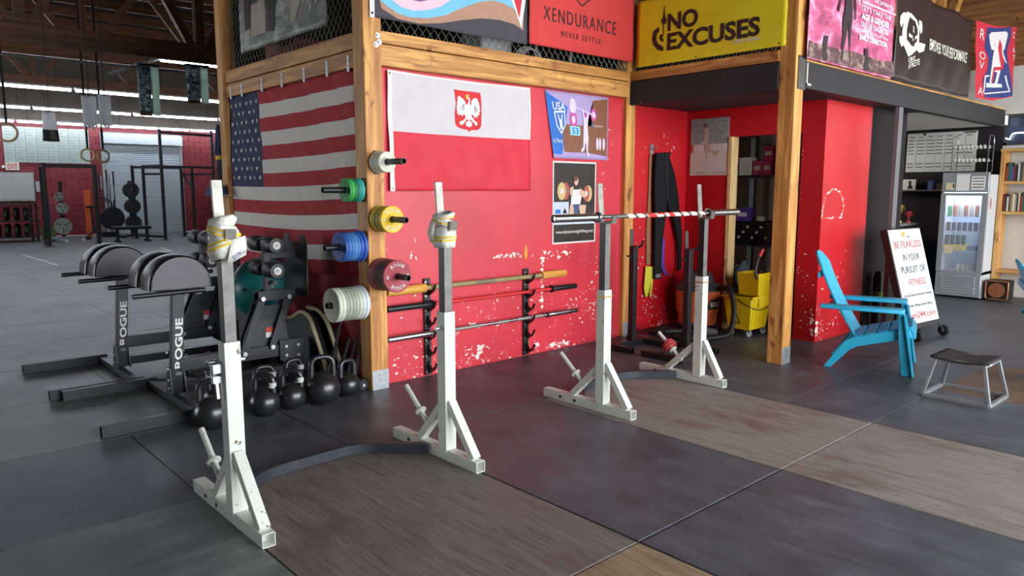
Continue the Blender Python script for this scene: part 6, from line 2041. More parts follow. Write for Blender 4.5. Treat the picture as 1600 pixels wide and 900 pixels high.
# ------------------------------------------------------------------ alcove: black stands, tights and straps, vacuum, bucket, shelves
def black_stand(x, y_, xf, xr, label):
    r = root('squat_stand', (x, y_, 0), label, 'squat stand', 'low black squat stands in the alcove')
    MB().box(x - 0.03, x + 0.03, y_ - 0.03, y_ + 0.03, 0.03, 0.97).obj('upright', GUN, r, bevel=0.003)
    MB().bar((xf, y_, 0.028), (xr, y_, 0.028), 0.055, 0.056).obj('cross_tube', GUN, r, bevel=0.002)
    for q in (xf, xr):
        MB().hollow((q, y_ + 0.19, 0.028), (q, y_ - 0.24, 0.028), 0.055, 0.056).obj('foot_tube', GUN, r, bevel=0.002)
    MB().bar((x, y_ + 0.025, 0.93), (x, y_ + 0.03, 1.13), 0.045, 0.010, (0, 1, 0)).box(x - 0.022, x + 0.022, y_ - 0.06, y_ + 0.03, 0.955, 0.97).obj('bar_cradle', STEELP, r, bevel=0.002)
    MB().tube(rounded_path([(x, y_ - 0.055, 0.965), (x + 0.01, y_ - 0.085, 0.975), (x + 0.015, y_ - 0.10, 1.03)], 0.02), 0.011, 8).obj('hook_tip', GUN, r)
    MB().cyl((x - 0.03, y_, 0.87), (x - 0.09, y_, 0.88), 0.010, seg=10).obj('adjust_pin', GUN, r)
    return r


black_stand(5.58, 4.42, 5.29, 5.76, 'low black squat stand nearest the corner timber post in the alcove')
black_stand(5.70, 3.88, 5.30, 5.86, 'low black squat stand directly behind the far white rack')
TIGHT = M('black_lycra', (22, 22, 24), 0.8, var=0.2, scale=30, spec=0.2)


def hanging(name, label, cat, pts, mat, y0, th, grp=None, pn='fabric'):
    r = root(name, (sum(p[0] for p in pts) / len(pts), y0, min(p[1] for p in pts)), label, cat, grp)
    mb = MB()
    mb.prism(pts, lambda a, b, d: (a, y0 - d, b), 0, th)
    mb.obj(pn, mat, r, bevel=min(0.006, th * 0.4))
    return r


tg = hanging('hanging_tights', 'black tights hanging from a wall hook in the alcove', 'tights', [(6.44, 1.89), (6.51, 1.89), (6.57, 1.9), (6.61, 1.89), (6.67, 1.91), (6.64, 1.85), (6.74, 1.69), (6.82, 1.46), (6.86, 1.27), (6.91, 1.05), (6.92, 0.93), (6.92, 0.62), (6.87, 0.6), (6.87, 0.76), (6.85, 0.93), (6.76, 1.17), (6.67, 1.29), (6.62, 1.38), (6.61, 1.23), (6.58, 1.07), (6.55, 0.86), (6.55, 0.54), (6.43, 0.55), (6.43, 0.87), (6.42, 1.28), (6.4, 1.48), (6.4, 1.72), (6.41, 1.86)], TIGHT, 4.83, 0.03)
MB().box(6.45, 6.53, 4.796, 4.80, 0.56, 0.60).obj('ankle_zip', GREYST, tg)
MB().bar((6.58, 4.797, 1.88), (6.62, 4.797, 1.40), 0.006, 0.004, (0, 1, 0)).obj('centre_seam', M('seam_grey', (60, 60, 62), 0.7), tg)
hanging('leather_strap', 'brown leather strap hanging left of the black tights', 'strap', [(6.36, 1.86), (6.4, 1.87), (6.4, 1.48), (6.41, 1.07), (6.42, 0.70), (6.35, 0.70), (6.34, 1.08), (6.36, 1.48)], M('brown_leather', (132, 92, 58), 0.6), 4.865, 0.012)
hanging('yellow_pouch', 'yellow cloth loop hanging below the brown strap', 'cloth loop', [(6.32, 0.69), (6.46, 0.68), (6.45, 0.49), (6.43, 0.35), (6.40, 0.36), (6.42, 0.5), (6.38, 0.40), (6.36, 0.36), (6.33, 0.35), (6.3, 0.46)], M('lime_yellow_cloth', (196, 186, 44), 0.7), 4.85, 0.014)
hanging('tan_strap', 'tan strap hanging behind the black tights', 'strap', [(6.62, 1.40), (6.64, 1.30), (6.62, 1.11), (6.61, 0.94), (6.59, 0.65), (6.565, 0.65), (6.565, 0.94), (6.585, 1.17)], M('tan_webbing', (188, 158, 120), 0.7), 4.863, 0.008)
hanging('purple_band', 'purple resistance band hanging behind the black tights', 'band', [(6.62, 0.99), (6.65, 0.97), (6.65, 0.75), (6.67, 0.64), (6.74, 0.56), (6.67, 0.57), (6.60, 0.66), (6.61, 0.86)], M('purple_rubber', (92, 54, 150), 0.55), 4.85, 0.010)
hk = root('wall_hook', (6.40, 4.86, 1.93), 'steel wall hook holding the black tights', 'hook')
MB().box(6.375, 6.43, 4.855, 4.87, 1.87, 1.98).obj('hook_plate', GREYST, hk, bevel=0.002)
MB().tube(rounded_path([(6.40, 4.856, 1.93), (6.40, 4.81, 1.92), (6.40, 4.79, 1.96)], 0.02), 0.007, 8).obj('hook_prong', GREYST, hk)

# wet-dry vacuum
VX, VY = 6.76, 4.47
vc = root('shop_vacuum', (VX, VY, 0), 'orange wet and dry vacuum with a dark lid', 'vacuum')
ORG_ = M('orange_plastic', (206, 100, 48), 0.45, var=0.06)
VGR = M('dark_grey_plastic', (58, 58, 60), 0.5, var=0.08)
MB().lathe([(0.19, 0.07), (0.20, 0.08), (0.205, 0.19), (0.218, 0.20), (0.222, 0.215), (0.235, 0.42), (0.24, 0.43), (0.24, 0.445), (0.22, 0.45)], (VX, VY, 0), (0, 0, 1), 36).obj('drum', ORG_, vc)
ld = MB().lathe([(0.243, 0.44), (0.245, 0.47), (0.225, 0.50), (0.17, 0.53), (0.15, 0.60), (0.12, 0.635), (0.0001, 0.64)], (VX, VY, 0), (0, 0, 1), 36).obj('lid', VGR, vc)
MB().lathe([(0.235, 0.448), (0.2455, 0.45), (0.2455, 0.462), (0.235, 0.464)], (VX, VY, 0), (0, 0, 1), 36).obj('lid_band', BLACK_RUB, ld)
MB().tube(rounded_path([(VX - 0.08, VY - 0.08, 0.60), (VX - 0.08, VY - 0.08, 0.70), (VX + 0.10, VY + 0.02, 0.70), (VX + 0.10, VY + 0.02, 0.60)], 0.05), 0.014, 8).obj('carry_handle', BLACK_RUB, ld)
mb = MB()
pts = [(R(a), z) for a, z in ((-72, 0.25), (-28, 0.25), (-20, 0.36), (-60, 0.36))]
vs = []
nn = 8
for j in range(2):
    for k in range(nn + 1):
        t = k / nn
        a0, a1 = ((-122, -78) if j == 0 else (-112, -68))
        a = R(a0 + (a1 - a0) * t)
        z = 0.25 if j == 0 else 0.36
        rr = (0.2225 + (z - 0.215) * 0.0634) + 0.003
        vs.append((VX + rr * math.cos(a), VY + rr * math.sin(a), z))
mb.add(vs, [(k, k + 1, nn + 1 + k + 1, nn + 1 + k) for k in range(nn)])
bd = mb.obj('badge', BLACK_RUB, vc)


def fbadge(u, v, off):
    a = R(-114 + 40 * u)
    z = 0.275 + 0.06 * v
    rr = (0.2225 + (z - 0.215) * 0.0634) + 0.003 + off
    return Vector((VX + rr * math.cos(a), VY + rr * math.sin(a), z))


letters('lettering', 'RIDGID', fbadge, (0.05, 0.05, 0.95, 0.95), WHITE_PRINT, bd, 0.002, offset=0.03)
for a in (20, 110, 200, 290):
    cx, cy = VX + 0.2 * math.cos(R(a)), VY + 0.2 * math.sin(R(a))
    f = MB().bar((VX + 0.14 * math.cos(R(a)), VY + 0.14 * math.sin(R(a)), 0.09), (cx, cy, 0.08), 0.09, 0.05).obj('caster_foot', VGR, vc, bevel=0.008)
    MB().cyl((cx - 0.012, cy, 0.03), (cx + 0.012, cy, 0.03), 0.03, seg=16).obj('caster_wheel', BLACK_RUB, f)
hp = rounded_path([(VX + 0.10, VY - 0.18, 0.45), (VX - 0.10, VY - 0.44, 0.52), (6.60, 3.92, 0.30), (6.52, 3.92, 0.05), (6.35, 4.0, 0.035), (6.15, 4.10, 0.035), (6.10, 4.32, 0.035), (6.3, 4.40, 0.035), (6.32, 4.22, 0.08), (6.08, 4.42, 0.075), (6.10, 4.62, 0.035), (6.38, 4.66, 0.035)], 0.16, 10)
fine = []
for a, b in zip(hp[:-1], hp[1:]):
    n = max(1, int((b - a).length / 0.006))
    for k in range(n):
        fine.append(a.lerp(b, k / n))
MB().tube(fine, [0.028 + 0.003 * (1 if (i // 2) % 2 else 0) for i in range(len(fine))], 10).obj('hose', BLACK_RUB, vc)
MB().bar((6.56, 4.10, 0.04), (6.46, 4.22, 0.07), 0.11, 0.07).obj('hose_nozzle', M('light_grey_plastic', (104, 104, 104), 0.5), vc, bevel=0.01)

# mop bucket
BX, BY = 6.92, 3.97
mbk = root('mop_bucket', (BX, BY, 0), 'yellow mop bucket with a wringer standing in the closet opening', 'bucket')
YPL = M('yellow_plastic', (222, 190, 20), 0.42, var=0.05)


def taper_box(mb, cx, cy, z0, z1, w0, d0, w1, d1, th, floor_z=None):
    """open-topped tapered tub with wall thickness"""
    def ring(z, w, d):
        return [(cx - w / 2, cy - d / 2, z), (cx + w / 2, cy - d / 2, z), (cx + w / 2, cy + d / 2, z), (cx - w / 2, cy + d / 2, z)]
    zi = z0 + th
    vs = ring(z0, w0, d0) + ring(z1, w1, d1) + ring(z1, w1 - 2 * th, d1 - 2 * th) + ring(zi, w0 - 2 * th, d0 - 2 * th)
    fs = [(3, 2, 1, 0), (12, 13, 14, 15)]
    for b in (0, 4, 8):
        for k in range(4):
            n = (k + 1) % 4
            fs.append((b + k, b + n, b + 4 + n, b + 4 + k))
    mb.add(vs, fs)
    return mb


tub = taper_box(MB(), BX, BY, 0.075, 0.42, 0.32, 0.25, 0.42, 0.32, 0.012).obj('tub', YPL, mbk, bevel=0.012)
MB().box(BX - 0.225, BX + 0.225, BY - 0.175, BY - 0.155, 0.40, 0.425).box(BX - 0.225, BX - 0.205, BY - 0.175, BY + 0.175, 0.40, 0.425).box(BX + 0.205, BX + 0.225, BY - 0.175, BY + 0.175, 0.40, 0.425).obj('tub_rim', YPL, tub, bevel=0.004)
for k in range(5):
    x = BX - 0.13 + 0.065 * k
    MB().bar((x, BY - 0.127, 0.09), (x, BY - 0.160, 0.40), 0.02, 0.008, (0, 1, 0)).obj('tub_rib', YPL, tub)
wg = taper_box(MB(), BX + 0.06, BY - 0.04, 0.42, 0.655, 0.24, 0.22, 0.30, 0.25, 0.010).obj('wringer', YPL, mbk, bevel=0.008)
MB().box(BX - 0.07, BX + 0.19, BY - 0.172, BY - 0.158, 0.31, 0.43).obj('wringer_hook', YPL, wg, bevel=0.004)
for q in (0.0, 0.11):
    MB().prism([(-0.03, 0), (0.03, 0), (0.04, 0.05), (0.01, 0.08)], lambda a, b, d, q=q: (BX + 0.01 + q + a, BY - 0.10 + d, 0.60 + b), -0.02, 0.02).obj('press_gear', BLACK_RUB, wg)
MB().box(BX - 0.04, BX + 0.17, BY - 0.07, BY - 0.05, 0.575, 0.60).obj('press_bar', BLACK_RUB, wg)
MB().tube(rounded_path([(BX - 0.02, BY - 0.14, 0.60), (BX - 0.09, BY - 0.14, 0.60), (BX - 0.11, BY - 0.13, 0.70), (BX - 0.06, BY - 0.13, 0.80), (BX - 0.03, BY - 0.13, 0.83)], 0.06), 0.011, 8).obj('press_lever', GUN, mbk)
MB().cyl((BX - 0.035, BY - 0.13, 0.825), (BX + 0.03, BY - 0.13, 0.895), 0.015, seg=12).obj('lever_grip', M('red_grip', (206, 60, 64), 0.5), mbk)
MB().tube(rounded_path([(BX - 0.21, BY, 0.39), (BX - 0.215, BY - 0.16, 0.32), (BX, BY - 0.18, 0.27), (BX + 0.21, BY - 0.16, 0.33)], 0.10), 0.004, 6).obj('wire_handle', BLACK_RUB, mbk)
fcb = quad_surf((BX - 0.184, BY + 0.05, 0.14), (-0.0, -0.10, 0), (-0.025, 0, 0.12))
decal('caution_mark', [[(0.1, 0.0), (0.9, 0.0), (0.5, 1.0)]], fcb, M('brown_print', (110, 74, 30), 0.6), mbk, 0.004)
decal('caution_figure', [[(0.38, 0.12), (0.62, 0.12), (0.55, 0.6), (0.45, 0.6)]], fcb, YPL, mbk, 0.006)
for dx, dy in ((-0.13, -0.10), (0.15, -0.10), (-0.13, 0.10), (0.15, 0.10)):
    cs = MB().box(BX + dx - 0.02, BX + dx + 0.02, BY + dy - 0.012, BY + dy + 0.012, 0.045, 0.085).obj('caster_fork', GUN, mbk)
    MB().lathe([(0.01, -0.012), (0.03, -0.012), (0.036, -0.008), (0.036, 0.008), (0.03, 0.012), (0.01, 0.012)], (BX + dx, BY + dy, 0.037), (0.3, 1, 0), 18).obj('caster_wheel', M('grey_wheel', (130, 130, 132), 0.5), cs)

# closet shelving
cs_ = root('closet_shelving', (7.8, 4.3, 0), 'black metal shelving unit inside the closet', 'shelving')
for z in (0.42, 0.90, 1.66):
    MB().box(7.48, 7.95, 3.72, 5.05, z - 0.02, z).obj('shelf', GUN, cs_)
for x, yy in ((7.5, 3.73), (7.5, 5.03), (7.93, 3.73), (7.93, 5.03), (7.93, 4.55)):
    MB().box(x - 0.02, x + 0.02, yy - 0.03, yy + 0.03, 0, 2.1).obj('post', GUN, cs_)


def carton(label, x, y0, y1, z, h, m_, strip=None, d=0.2):
    r = root('carton', (x, (y0 + y1) / 2, z), label, 'box', 'boxes on the closet shelves')
    MB().box(x, x + d, y0, y1, z, z + h).obj('box_body', m_, r, bevel=0.003)
    if strip:
        MB().box(x - 0.001, x, y0 + 0.02, y1 - 0.02, z + h * 0.35, z + h * 0.65).obj('box_label', strip, r)


TAN = M('tan_label', (206, 190, 156), 0.5)
PKB = M('pink_carton', (176, 50, 96), 0.6)
carton('slim blue carton at the left of the closet top shelf', 7.55, 4.53, 4.57, 1.662, 0.14, c_blu)
carton('white carton on the closet top shelf', 7.55, 4.36, 4.51, 1.662, 0.20, c_wht)
carton('pink carton left of its twin on the closet top shelf', 7.55, 4.23, 4.34, 1.662, 0.16, PKB, TAN)
carton('pink carton right of its twin on the closet top shelf', 7.55, 4.115, 4.225, 1.662, 0.16, PKB, TAN)
carton('pink carton stacked on top of the other pink cartons', 7.55, 4.10, 4.22, 1.824, 0.15, PKB, TAN)
carton('purple carton on top of the black crate in the closet', 7.55, 4.37, 4.52, 1.152, 0.15, M('purple_carton', (86, 56, 140), 0.6), HEM, 0.15)
sk = root('storage_basket', (7.7, 4.3, 0.9), 'black perforated crate on the closet middle shelf', 'crate')
taper_box(MB(), 7.70, 4.31, 0.902, 1.15, 0.34, 0.46, 0.36, 0.50, 0.01).obj('crate_body', GUN, sk)
for j in range(3):
    for k in range(7):
        MB().box(7.516 - 0.004 * j, 7.525, 4.12 + 0.055 * k, 4.145 + 0.055 * k, 0.96 + 0.06 * j, 0.985 + 0.06 * j).obj('crate_hole', TAN if (j + k) % 3 == 0 else BLACK_RUB, sk)
tp = root('tape_roll', (7.62, 4.2, 1.16), 'pale tape roll beside the purple carton in the closet', 'tape roll')
MB().lathe([(0.03, 0), (0.055, 0), (0.055, 0.05), (0.03, 0.05), (0.03, 0)], (7.60, 4.24, 1.16), (0, 0, 1), 20).obj('roll', c_wht, tp)
jg = root('plastic_jug', (7.6, 4.42, 0.42), 'pale plastic jug on the closet bottom shelf', 'jug')
MB().lathe([(0.07, 0), (0.085, 0.02), (0.085, 0.16), (0.06, 0.22), (0.028, 0.25), (0.028, 0.28), (0.0001, 0.285)], (7.6, 4.43, 0.422), (0, 0, 1), 20).obj('jug_body', M('milky_plastic', (150, 166, 184), 0.4), jg)
MB().tube(rounded_path([(7.6, 4.46, 0.65), (7.58, 4.52, 0.64), (7.58, 4.51, 0.54)], 0.03), 0.010, 8).obj('jug_handle', M('milky_plastic', (150, 166, 184), 0.4), jg)
tag(MB().box(7.5, 7.75, 4.62, 4.95, 0.422, 0.58).obj('white_bin', c_wht, bevel=0.01), 'white bin at the left of the closet bottom shelf', 'bin')

# ------------------------------------------------------------------ loft contents seen through the mesh
tag(MB().box(4.35, 4.72, 5.2, 5.5, 2.53, 2.95).obj('white_appliance', FWH, bevel=0.02), 'white appliance stored in the loft behind the mesh', 'appliance')
cb = root('cable_coil', (4.75, 5.0, 2.6), 'coil of white cable in the loft behind the mesh', 'cable')
for k in range(4):
    MB().tube([(4.78 + (0.12 + 0.012 * k) * math.cos(R(a)), 5.0 + 0.02 * k, 2.66 + (0.11 + 0.01 * k) * math.sin(R(a))) for a in range(0, 360, 20)], 0.006, 6, closed=True).obj('cable_loop', HEM, cb)
ph2 = root('pipe_frame', (5.4, 5.2, 2.53), 'white pipe frame stored in the loft behind the mesh', 'frame')
for x in (5.02, 5.5):
    MB().tube([(x, 5.2, 2.53), (x, 5.2, 3.3)], 0.015, 8).obj('pipe', HEM, ph2)
MB().tube([(5.02, 5.2, 2.72), (5.5, 5.2, 2.72)], 0.012, 8).obj('pipe', HEM, ph2)
tag(MB().box(3.1, 3.5, 6.3, 6.9, 2.53, 2.85).obj('red_crate', M('dark_red_plastic', (120, 30, 40), 0.6), bevel=0.01), 'dark red crate in the loft behind the mesh', 'crate')

lp_ = root('added_fill_panel', (10.5, 5.6, 2.38), 'added fill panel on the reception ceiling, out of sight behind the black wall', 'ceiling light')  # lamp added out of view to brighten the reception
MB().box(10.15, 10.85, 5.25, 5.95, 2.375, 2.40).obj('frame', FWH, lp_)
MB().box(10.19, 10.81, 5.29, 5.91, 2.368, 2.376).obj('diffuser', M_emit('fill_panel_glow', (255, 244, 228), 15.0), lp_)

# ------------------------------------------------------------------ far end of the hall
d1 = struct(MB().box(6.66, 9.28, 28.03, 28.06, 0, 3.5).obj('door_1', M('door_backing', (150, 156, 156), 0.6)), 'white roll-up door in the far block wall')
RUD = M('roll_door_white', (166, 176, 180), 0.5, var=0.05)
nsl = 46
me = None
for k in range(nsl):
    z = k * 0.067
    if me is None:
        mb = MB()
        mb.prism([(0, 0.002), (0.014, 0.012), (0.018, 0.033), (0.014, 0.055), (0, 0.065)], lambda a, b, d: (d, -a, b), -1.24, 1.24)
        me = mb.mesh('door_slat', RUD)
    o = bpy.data.objects.new('door_slat', me)
    COL.objects.link(o)
    o.location = (7.97, 28.02, z)
    o.parent = d1
MB().box(6.70, 9.26, 27.78, 28.05, 3.06, 3.40).obj('roller_hood', M('hood_white', (170, 178, 180), 0.45), d1, bevel=0.01)
for x in (6.70, 9.24):
    MB().box(x - 0.04, x + 0.04, 27.95, 28.05, 0, 3.1).obj('guide_rail', M('rail_grey', (150, 152, 150), 0.5), d1)
# grid of whiteboards
wb_m = M('whiteboard_panel', (158, 170, 162), 0.35, var=0.06, scale=3)
gi = 0
rn = ['top', 'middle', 'bottom']
cnm = ['first', 'second', 'third', 'fourth', 'fifth', 'sixth', 'seventh', 'eighth']
for j in range(3):
    for k in range(8):
        x = 3.92 + 0.30 * k
        z = 3.12 - 0.375 * j
        r = root('whiteboard_panel', (x, 27.98, z), 'white board panel with faint writing on the far wall, %s row, %s from the left' % (rn[j], cnm[k]), 'whiteboard', 'white board panels on the far wall')
        MB().box(x, x + 0.293, 27.965, 28.0, z, z + 0.367).obj('panel', wb_m, r)
        for q in range(3):
            MB().box(x + 0.04, x + 0.15 + 0.04 * ((j + k + q) % 3), 27.963, 27.966, z + 0.28 - 0.09 * q, z + 0.29 - 0.09 * q).obj('written_line', B_INK, r)
ex = root('exit_sign', (4.05, 27.9, 2.1), 'white EXIT sign with red letters on the far wall', 'exit sign')
MB().box(3.92, 4.28, 27.9, 28.0, 2.12, 2.36).obj('housing', M('exit_housing', (222, 216, 200), 0.5), ex, bevel=0.01)
fex = quad_surf((3.95, 27.898, 2.15), (0.30, 0, 0), (0, 0, 0.18))
letters('lettering', 'EXIT', fex, (0.05, 0.05, 0.95, 0.95), M('exit_red', (196, 50, 44), 0.5), ex, 0.003, offset=0.02)
MB().sphere((3.86, 27.93, 2.22), 0.05, 1, 12, 8).obj('lamp_head', HEM, ex)
bx_ = root('wall_cabinet', (4.2, 27.8, 1.15), 'pale grey steel cabinet on the far wall under the exit sign', 'cabinet')
MB().box(3.55, 4.62, 27.72, 28.0, 1.15, 2.05).obj('cabinet_body', M('grey_cabinet', (156, 162, 158), 0.5), bx_, bevel=0.01)
MB().box(3.60, 4.57, 27.705, 27.72, 1.2, 2.0).obj('cabinet_door', M('grey_cabinet_door', (170, 176, 170), 0.5), bx_, bevel=0.005)
pn = root('wall_notice', (4.8, 27.98, 1.5), 'white notice sheet pinned beside the grey cabinet', 'notice')
MB().box(4.70, 4.97, 27.985, 28.012, 1.45, 1.78).obj('sheet', HEM, pn)
for q in range(4):
    MB().box(4.73, 4.93, 27.982, 27.986, 1.72 - 0.07 * q, 1.735 - 0.07 * q).obj('printed_line', B_INK, pn)

DRK = M('far_black_steel', (26, 26, 29), 0.5, 0.2, var=0.15)


def frame_rack(name, label, cat, posts, beams, group=None, w=0.075):
    x0 = sum(p[0] for p in posts) / len(posts)
    y0 = sum(p[1] for p in posts) / len(posts)
    r = root(name, (x0, y0, 0), label, cat, group)
    for x, y_, h in posts:
        p = MB().box(x - w / 2, x + w / 2, y_ - w / 2, y_ + w / 2, 0, h).obj('upright', DRK, r)
        MB().box(x - 0.1, x + 0.1, y_ - 0.1, y_ + 0.1, 0, 0.012).obj('base_plate', DRK, p)
    for a, b in beams:
        MB().bar(a, b, w * 0.9, w * 0.9).obj('beam', DRK, r)
    return r


frame_rack('power_rack', 'black power rack in front of the red block wall', 'power rack', [(4.06, 22.95, 2.22), (4.12, 23.75, 2.22), (5.27, 22.95, 2.2), (5.42, 23.75, 2.2)],
           [((4.06, 22.95, 2.15), (5.27, 22.95, 2.15)), ((4.12, 23.75, 2.15), (5.42, 23.75, 2.15)), ((4.06, 22.95, 0.12), (4.12, 23.75, 0.12)), ((5.27, 22.95, 0.12), (5.42, 23.75, 0.12)), ((4.06, 22.95, 2.15), (4.12, 23.75, 2.15)), ((5.27, 22.95, 2.15), (5.42, 23.75, 2.15))])
frame_rack('pull_up_rig', 'tall black pull-up rig in front of the roll-up door', 'rig', [(6.75, 24.9, 2.25), (6.86, 24.2, 2.25), (7.18, 23.5, 3.3), (8.2, 24.9, 2.25), (8.40, 24.5, 2.25), (8.85, 23.9, 3.35)],
           [((6.75, 24.9, 2.2), (8.2, 24.9, 2.2)), ((6.86, 24.2, 1.98), (7.18, 23.5, 1.98)), ((6.86, 24.2, 2.22), (7.18, 23.5, 2.22)), ((8.2, 24.9, 2.0), (8.85, 23.9, 2.0)), ((7.18, 23.5, 2.2), (8.85, 23.9, 2.2)), ((6.75, 24.9, 0.1), (7.18, 23.5, 0.1)), ((8.2, 24.9, 0.1), (8.85, 23.9, 0.1)), ((8.2, 24.9, 2.1), (8.45, 24.5, 1.5)), ((7.18, 23.5, 3.2), (8.85, 23.9, 3.2))])
fr2 = frame_rack('wall_rig_upright', 'single tall black rig post beside the blue band', 'rig', [(9.6, 25.3, 3.3)], [((9.6, 25.3, 2.9), (9.95, 25.6, 2.9))], w=0.16)
# plate tree with three grey plates
pt = root('plate_tree', (4.75, 24.7, 0), 'wheeled plate tree inside the power rack', 'plate tree')
MB().box(4.70, 4.80, 24.72, 24.82, 0.12, 1.75).obj('mast', DRK, pt)
MB().bar((4.25, 24.75, 0.12), (5.3, 24.75, 0.12), 0.08, 0.06).bar((4.75, 24.4, 0.12), (4.75, 25.1, 0.12), 0.08, 0.06).obj('base', GREYST, pt)
for x, y_ in ((4.3, 24.75), (5.25, 24.75), (4.75, 24.45), (4.75, 25.05)):
    MB().cyl((x, y_ - 0.02, 0.05), (x, y_ + 0.02, 0.05), 0.05, seg=12).obj('caster', HEM, pt)
GP = M('grey_iron_plate', (140, 146, 138), 0.5, 0.2, var=0.15)
for x, z, rr, nm in ((4.72, 0.46, 0.235, 'large grey iron plate low on the wheeled plate tree'), (4.74, 0.98, 0.16, 'middle grey iron plate on the wheeled plate tree'), (4.68, 1.32, 0.125, 'small grey iron plate high on the wheeled plate tree')):
    p = root('iron_plate', (x, 24.55, z), nm, 'weight plate', 'grey iron plates on the plate tree')
    MB().lathe([(0.03, 0), (0.06, -0.012), (0.07, 0.0), (rr * 0.82, 0.0), (rr * 0.86, -0.015), (rr, -0.015), (rr, 0.03), (0.03, 0.03)], (x, 24.6, z), (0, 1, 0), 28).obj('plate_body', GP, p)
    for a in (30, 150, 270):
        MB().bar((x + 0.05 * math.cos(R(a)), 24.592, z + 0.05 * math.sin(R(a))), (x + rr * 0.84 * math.cos(R(a)), 24.592, z + rr * 0.84 * math.sin(R(a))), 0.022, 0.01, (0, 1, 0)).obj('spoke', DRK, p)
# black bumper plates on two pegs, beside the door
for x, z, lab in ((7.0, 0.45, 'lowest'), (7.0, 0.98, 'middle'), (6.98, 1.5, 'highest')):
    p = root('bumper_plate', (x, 26.0, z), 'black bumper plate stack against the roll-up door, %s of three' % lab, 'weight plate', 'black bumper plates by the roll-up door')
    MB().lathe([(0.04, -0.03), (0.2, -0.03), (0.225, -0.05), (0.235, -0.04), (0.235, 0.14), (0.225, 0.15), (0.04, 0.15)], (x, 26.0, z), (0, 1, 0), 28).obj('plate_body', BLACK_RUB, p)
    MB().cyl((x, 25.90, z), (x, 26.16, z), 0.03, seg=12).obj('storage_pin', GREYST, p)
tr2 = root('bumper_tree', (7.0, 26.3, 0), 'black stand behind the bumper plates at the roll-up door', 'plate tree')
MB().box(6.95, 7.05, 26.165, 26.265, 0, 1.8).obj('mast', DRK, tr2)
MB().box(6.6, 7.4, 26.05, 26.35, 0, 0.06).obj('base', DRK, tr2)
# upright barbell holder
bh = root('barbell_holder', (6.35, 26.5, 0), 'black block holding upright barbells at the far wall', 'barbell holder')
MB().box(6.1, 6.62, 26.3, 26.7, 0, 0.16).obj('holder_block', DRK, bh, bevel=0.01)
for k, (x, y_, h) in enumerate(((6.16, 26.4, 2.05), (6.27, 26.6, 1.95), (6.38, 26.4, 2.15), (6.50, 26.6, 2.0), (6.58, 26.4, 2.1))):
    b = root('stored_barbell', (x, y_, 0.1), 'upright barbell in the black holder, %s from the left' % cnm[k], 'barbell', 'upright barbells at the far wall')
    MB().cyl((x, y_, 0.162), (x, y_, h - 0.4), 0.016, seg=10).obj('shaft', DRK, b)
    MB().cyl((x, y_, h - 0.42), (x, y_, h), 0.026, seg=12).obj('sleeve', GREYST if k % 2 else DRK, b)
    MB().cyl((x, y_, 0.162), (x, y_, 0.55), 0.026, seg=12).obj('sleeve', GREYST, b)
# rowing bench and air bike silhouettes
bk_ = root('air_bike', (5.95, 25.7, 0), 'black air bike between the power rack and the rig', 'exercise bike')
MB().lathe([(0.05, -0.06), (0.34, -0.06), (0.36, -0.03), (0.36, 0.03), (0.34, 0.06), (0.05, 0.06)], (6.30, 25.7, 0.62), (0, 1, 0), 28).obj('fan_cage', DRK, bk_)
MB().tube([(5.6, 25.7, 0.12), (6.0, 25.7, 0.5), (6.30, 25.7, 0.62), (6.4, 25.7, 1.2)], 0.035, 8).obj('main_frame', DRK, bk_)
MB().tube([(5.75, 25.7, 0.3), (5.72, 25.7, 0.95)], 0.03, 8).obj('seat_post', DRK, bk_)
MB().box(5.58, 5.88, 25.6, 25.8, 0.95, 1.03).obj('saddle', BLACK_RUB, bk_, bevel=0.03)
for s_ in (-1, 1):
    MB().tube(rounded_path([(6.3, 25.7 + s_ * 0.15, 0.5), (6.25, 25.7 + s_ * 0.2, 1.15), (6.02, 25.7 + s_ * 0.22, 1.3)], 0.1), 0.02, 8).obj('handle_arm', DRK, bk_)
MB().box(5.5, 5.6, 25.4, 26.0, 0, 0.08).box(6.5, 6.6, 25.4, 26.0, 0, 0.08).obj('floor_bar', DRK, bk_)
bn = root('flat_bench', (6.2, 23.4, 0), 'black flat bench lying in front of the air bike', 'bench')
MB().box(5.75, 6.75, 23.3, 23.6, 0.36, 0.46).obj('bench_pad', BLACK_RUB, bn, bevel=0.03)
for x in (5.85, 6.65):
    MB().box(x - 0.03, x + 0.03, 23.2, 23.7, 0, 0.06).box(x - 0.03, x + 0.03, 23.4, 23.5, 0, 0.36).obj('bench_leg', DRK, bn)
# orange column pad
tag(MB().box(5.86, 6.02, 27.0, 27.2, 0, 1.5).obj('orange_post_pad', M('orange_pad', (190, 84, 36), 0.6), bevel=0.01), 'orange post pad standing at the far wall', 'post pad')
# shelving with dark plates at far left
sl = root('equipment_shelf', (3.5, 25.8, 0), 'black equipment shelf at the far left of the hall', 'shelf')
for z in (0.15, 0.62, 1.10):
    MB().box(2.6, 4.25, 25.4, 26.3, z - 0.03, z).obj('shelf', DRK, sl)
for x in (2.62, 4.22):
    for y_ in (25.43, 26.27):
        MB().box(x - 0.03, x + 0.03, y_ - 0.03, y_ + 0.03, 0, 1.13).obj('post', DRK, sl)
for j, z in enumerate((0.15, 0.62)):
    for k in range(5):
        x = 3.05 + 0.24 * k
        p = root('rubber_plate', (x, 25.6, z), 'dark rubber plate on the far left shelf, %s tier, %s along' % ('lower' if j == 0 else 'upper', cnm[k]), 'weight plate', 'dark plates on the far left shelf')
        MB().lathe([(0.03, -0.04), (0.17, -0.04), (0.19, -0.02), (0.19, 0.05), (0.03, 0.05)], (x, 25.75, z + 0.19), (0.9, -0.4, 0), 22).obj('plate_body', BLACK_RUB, p)
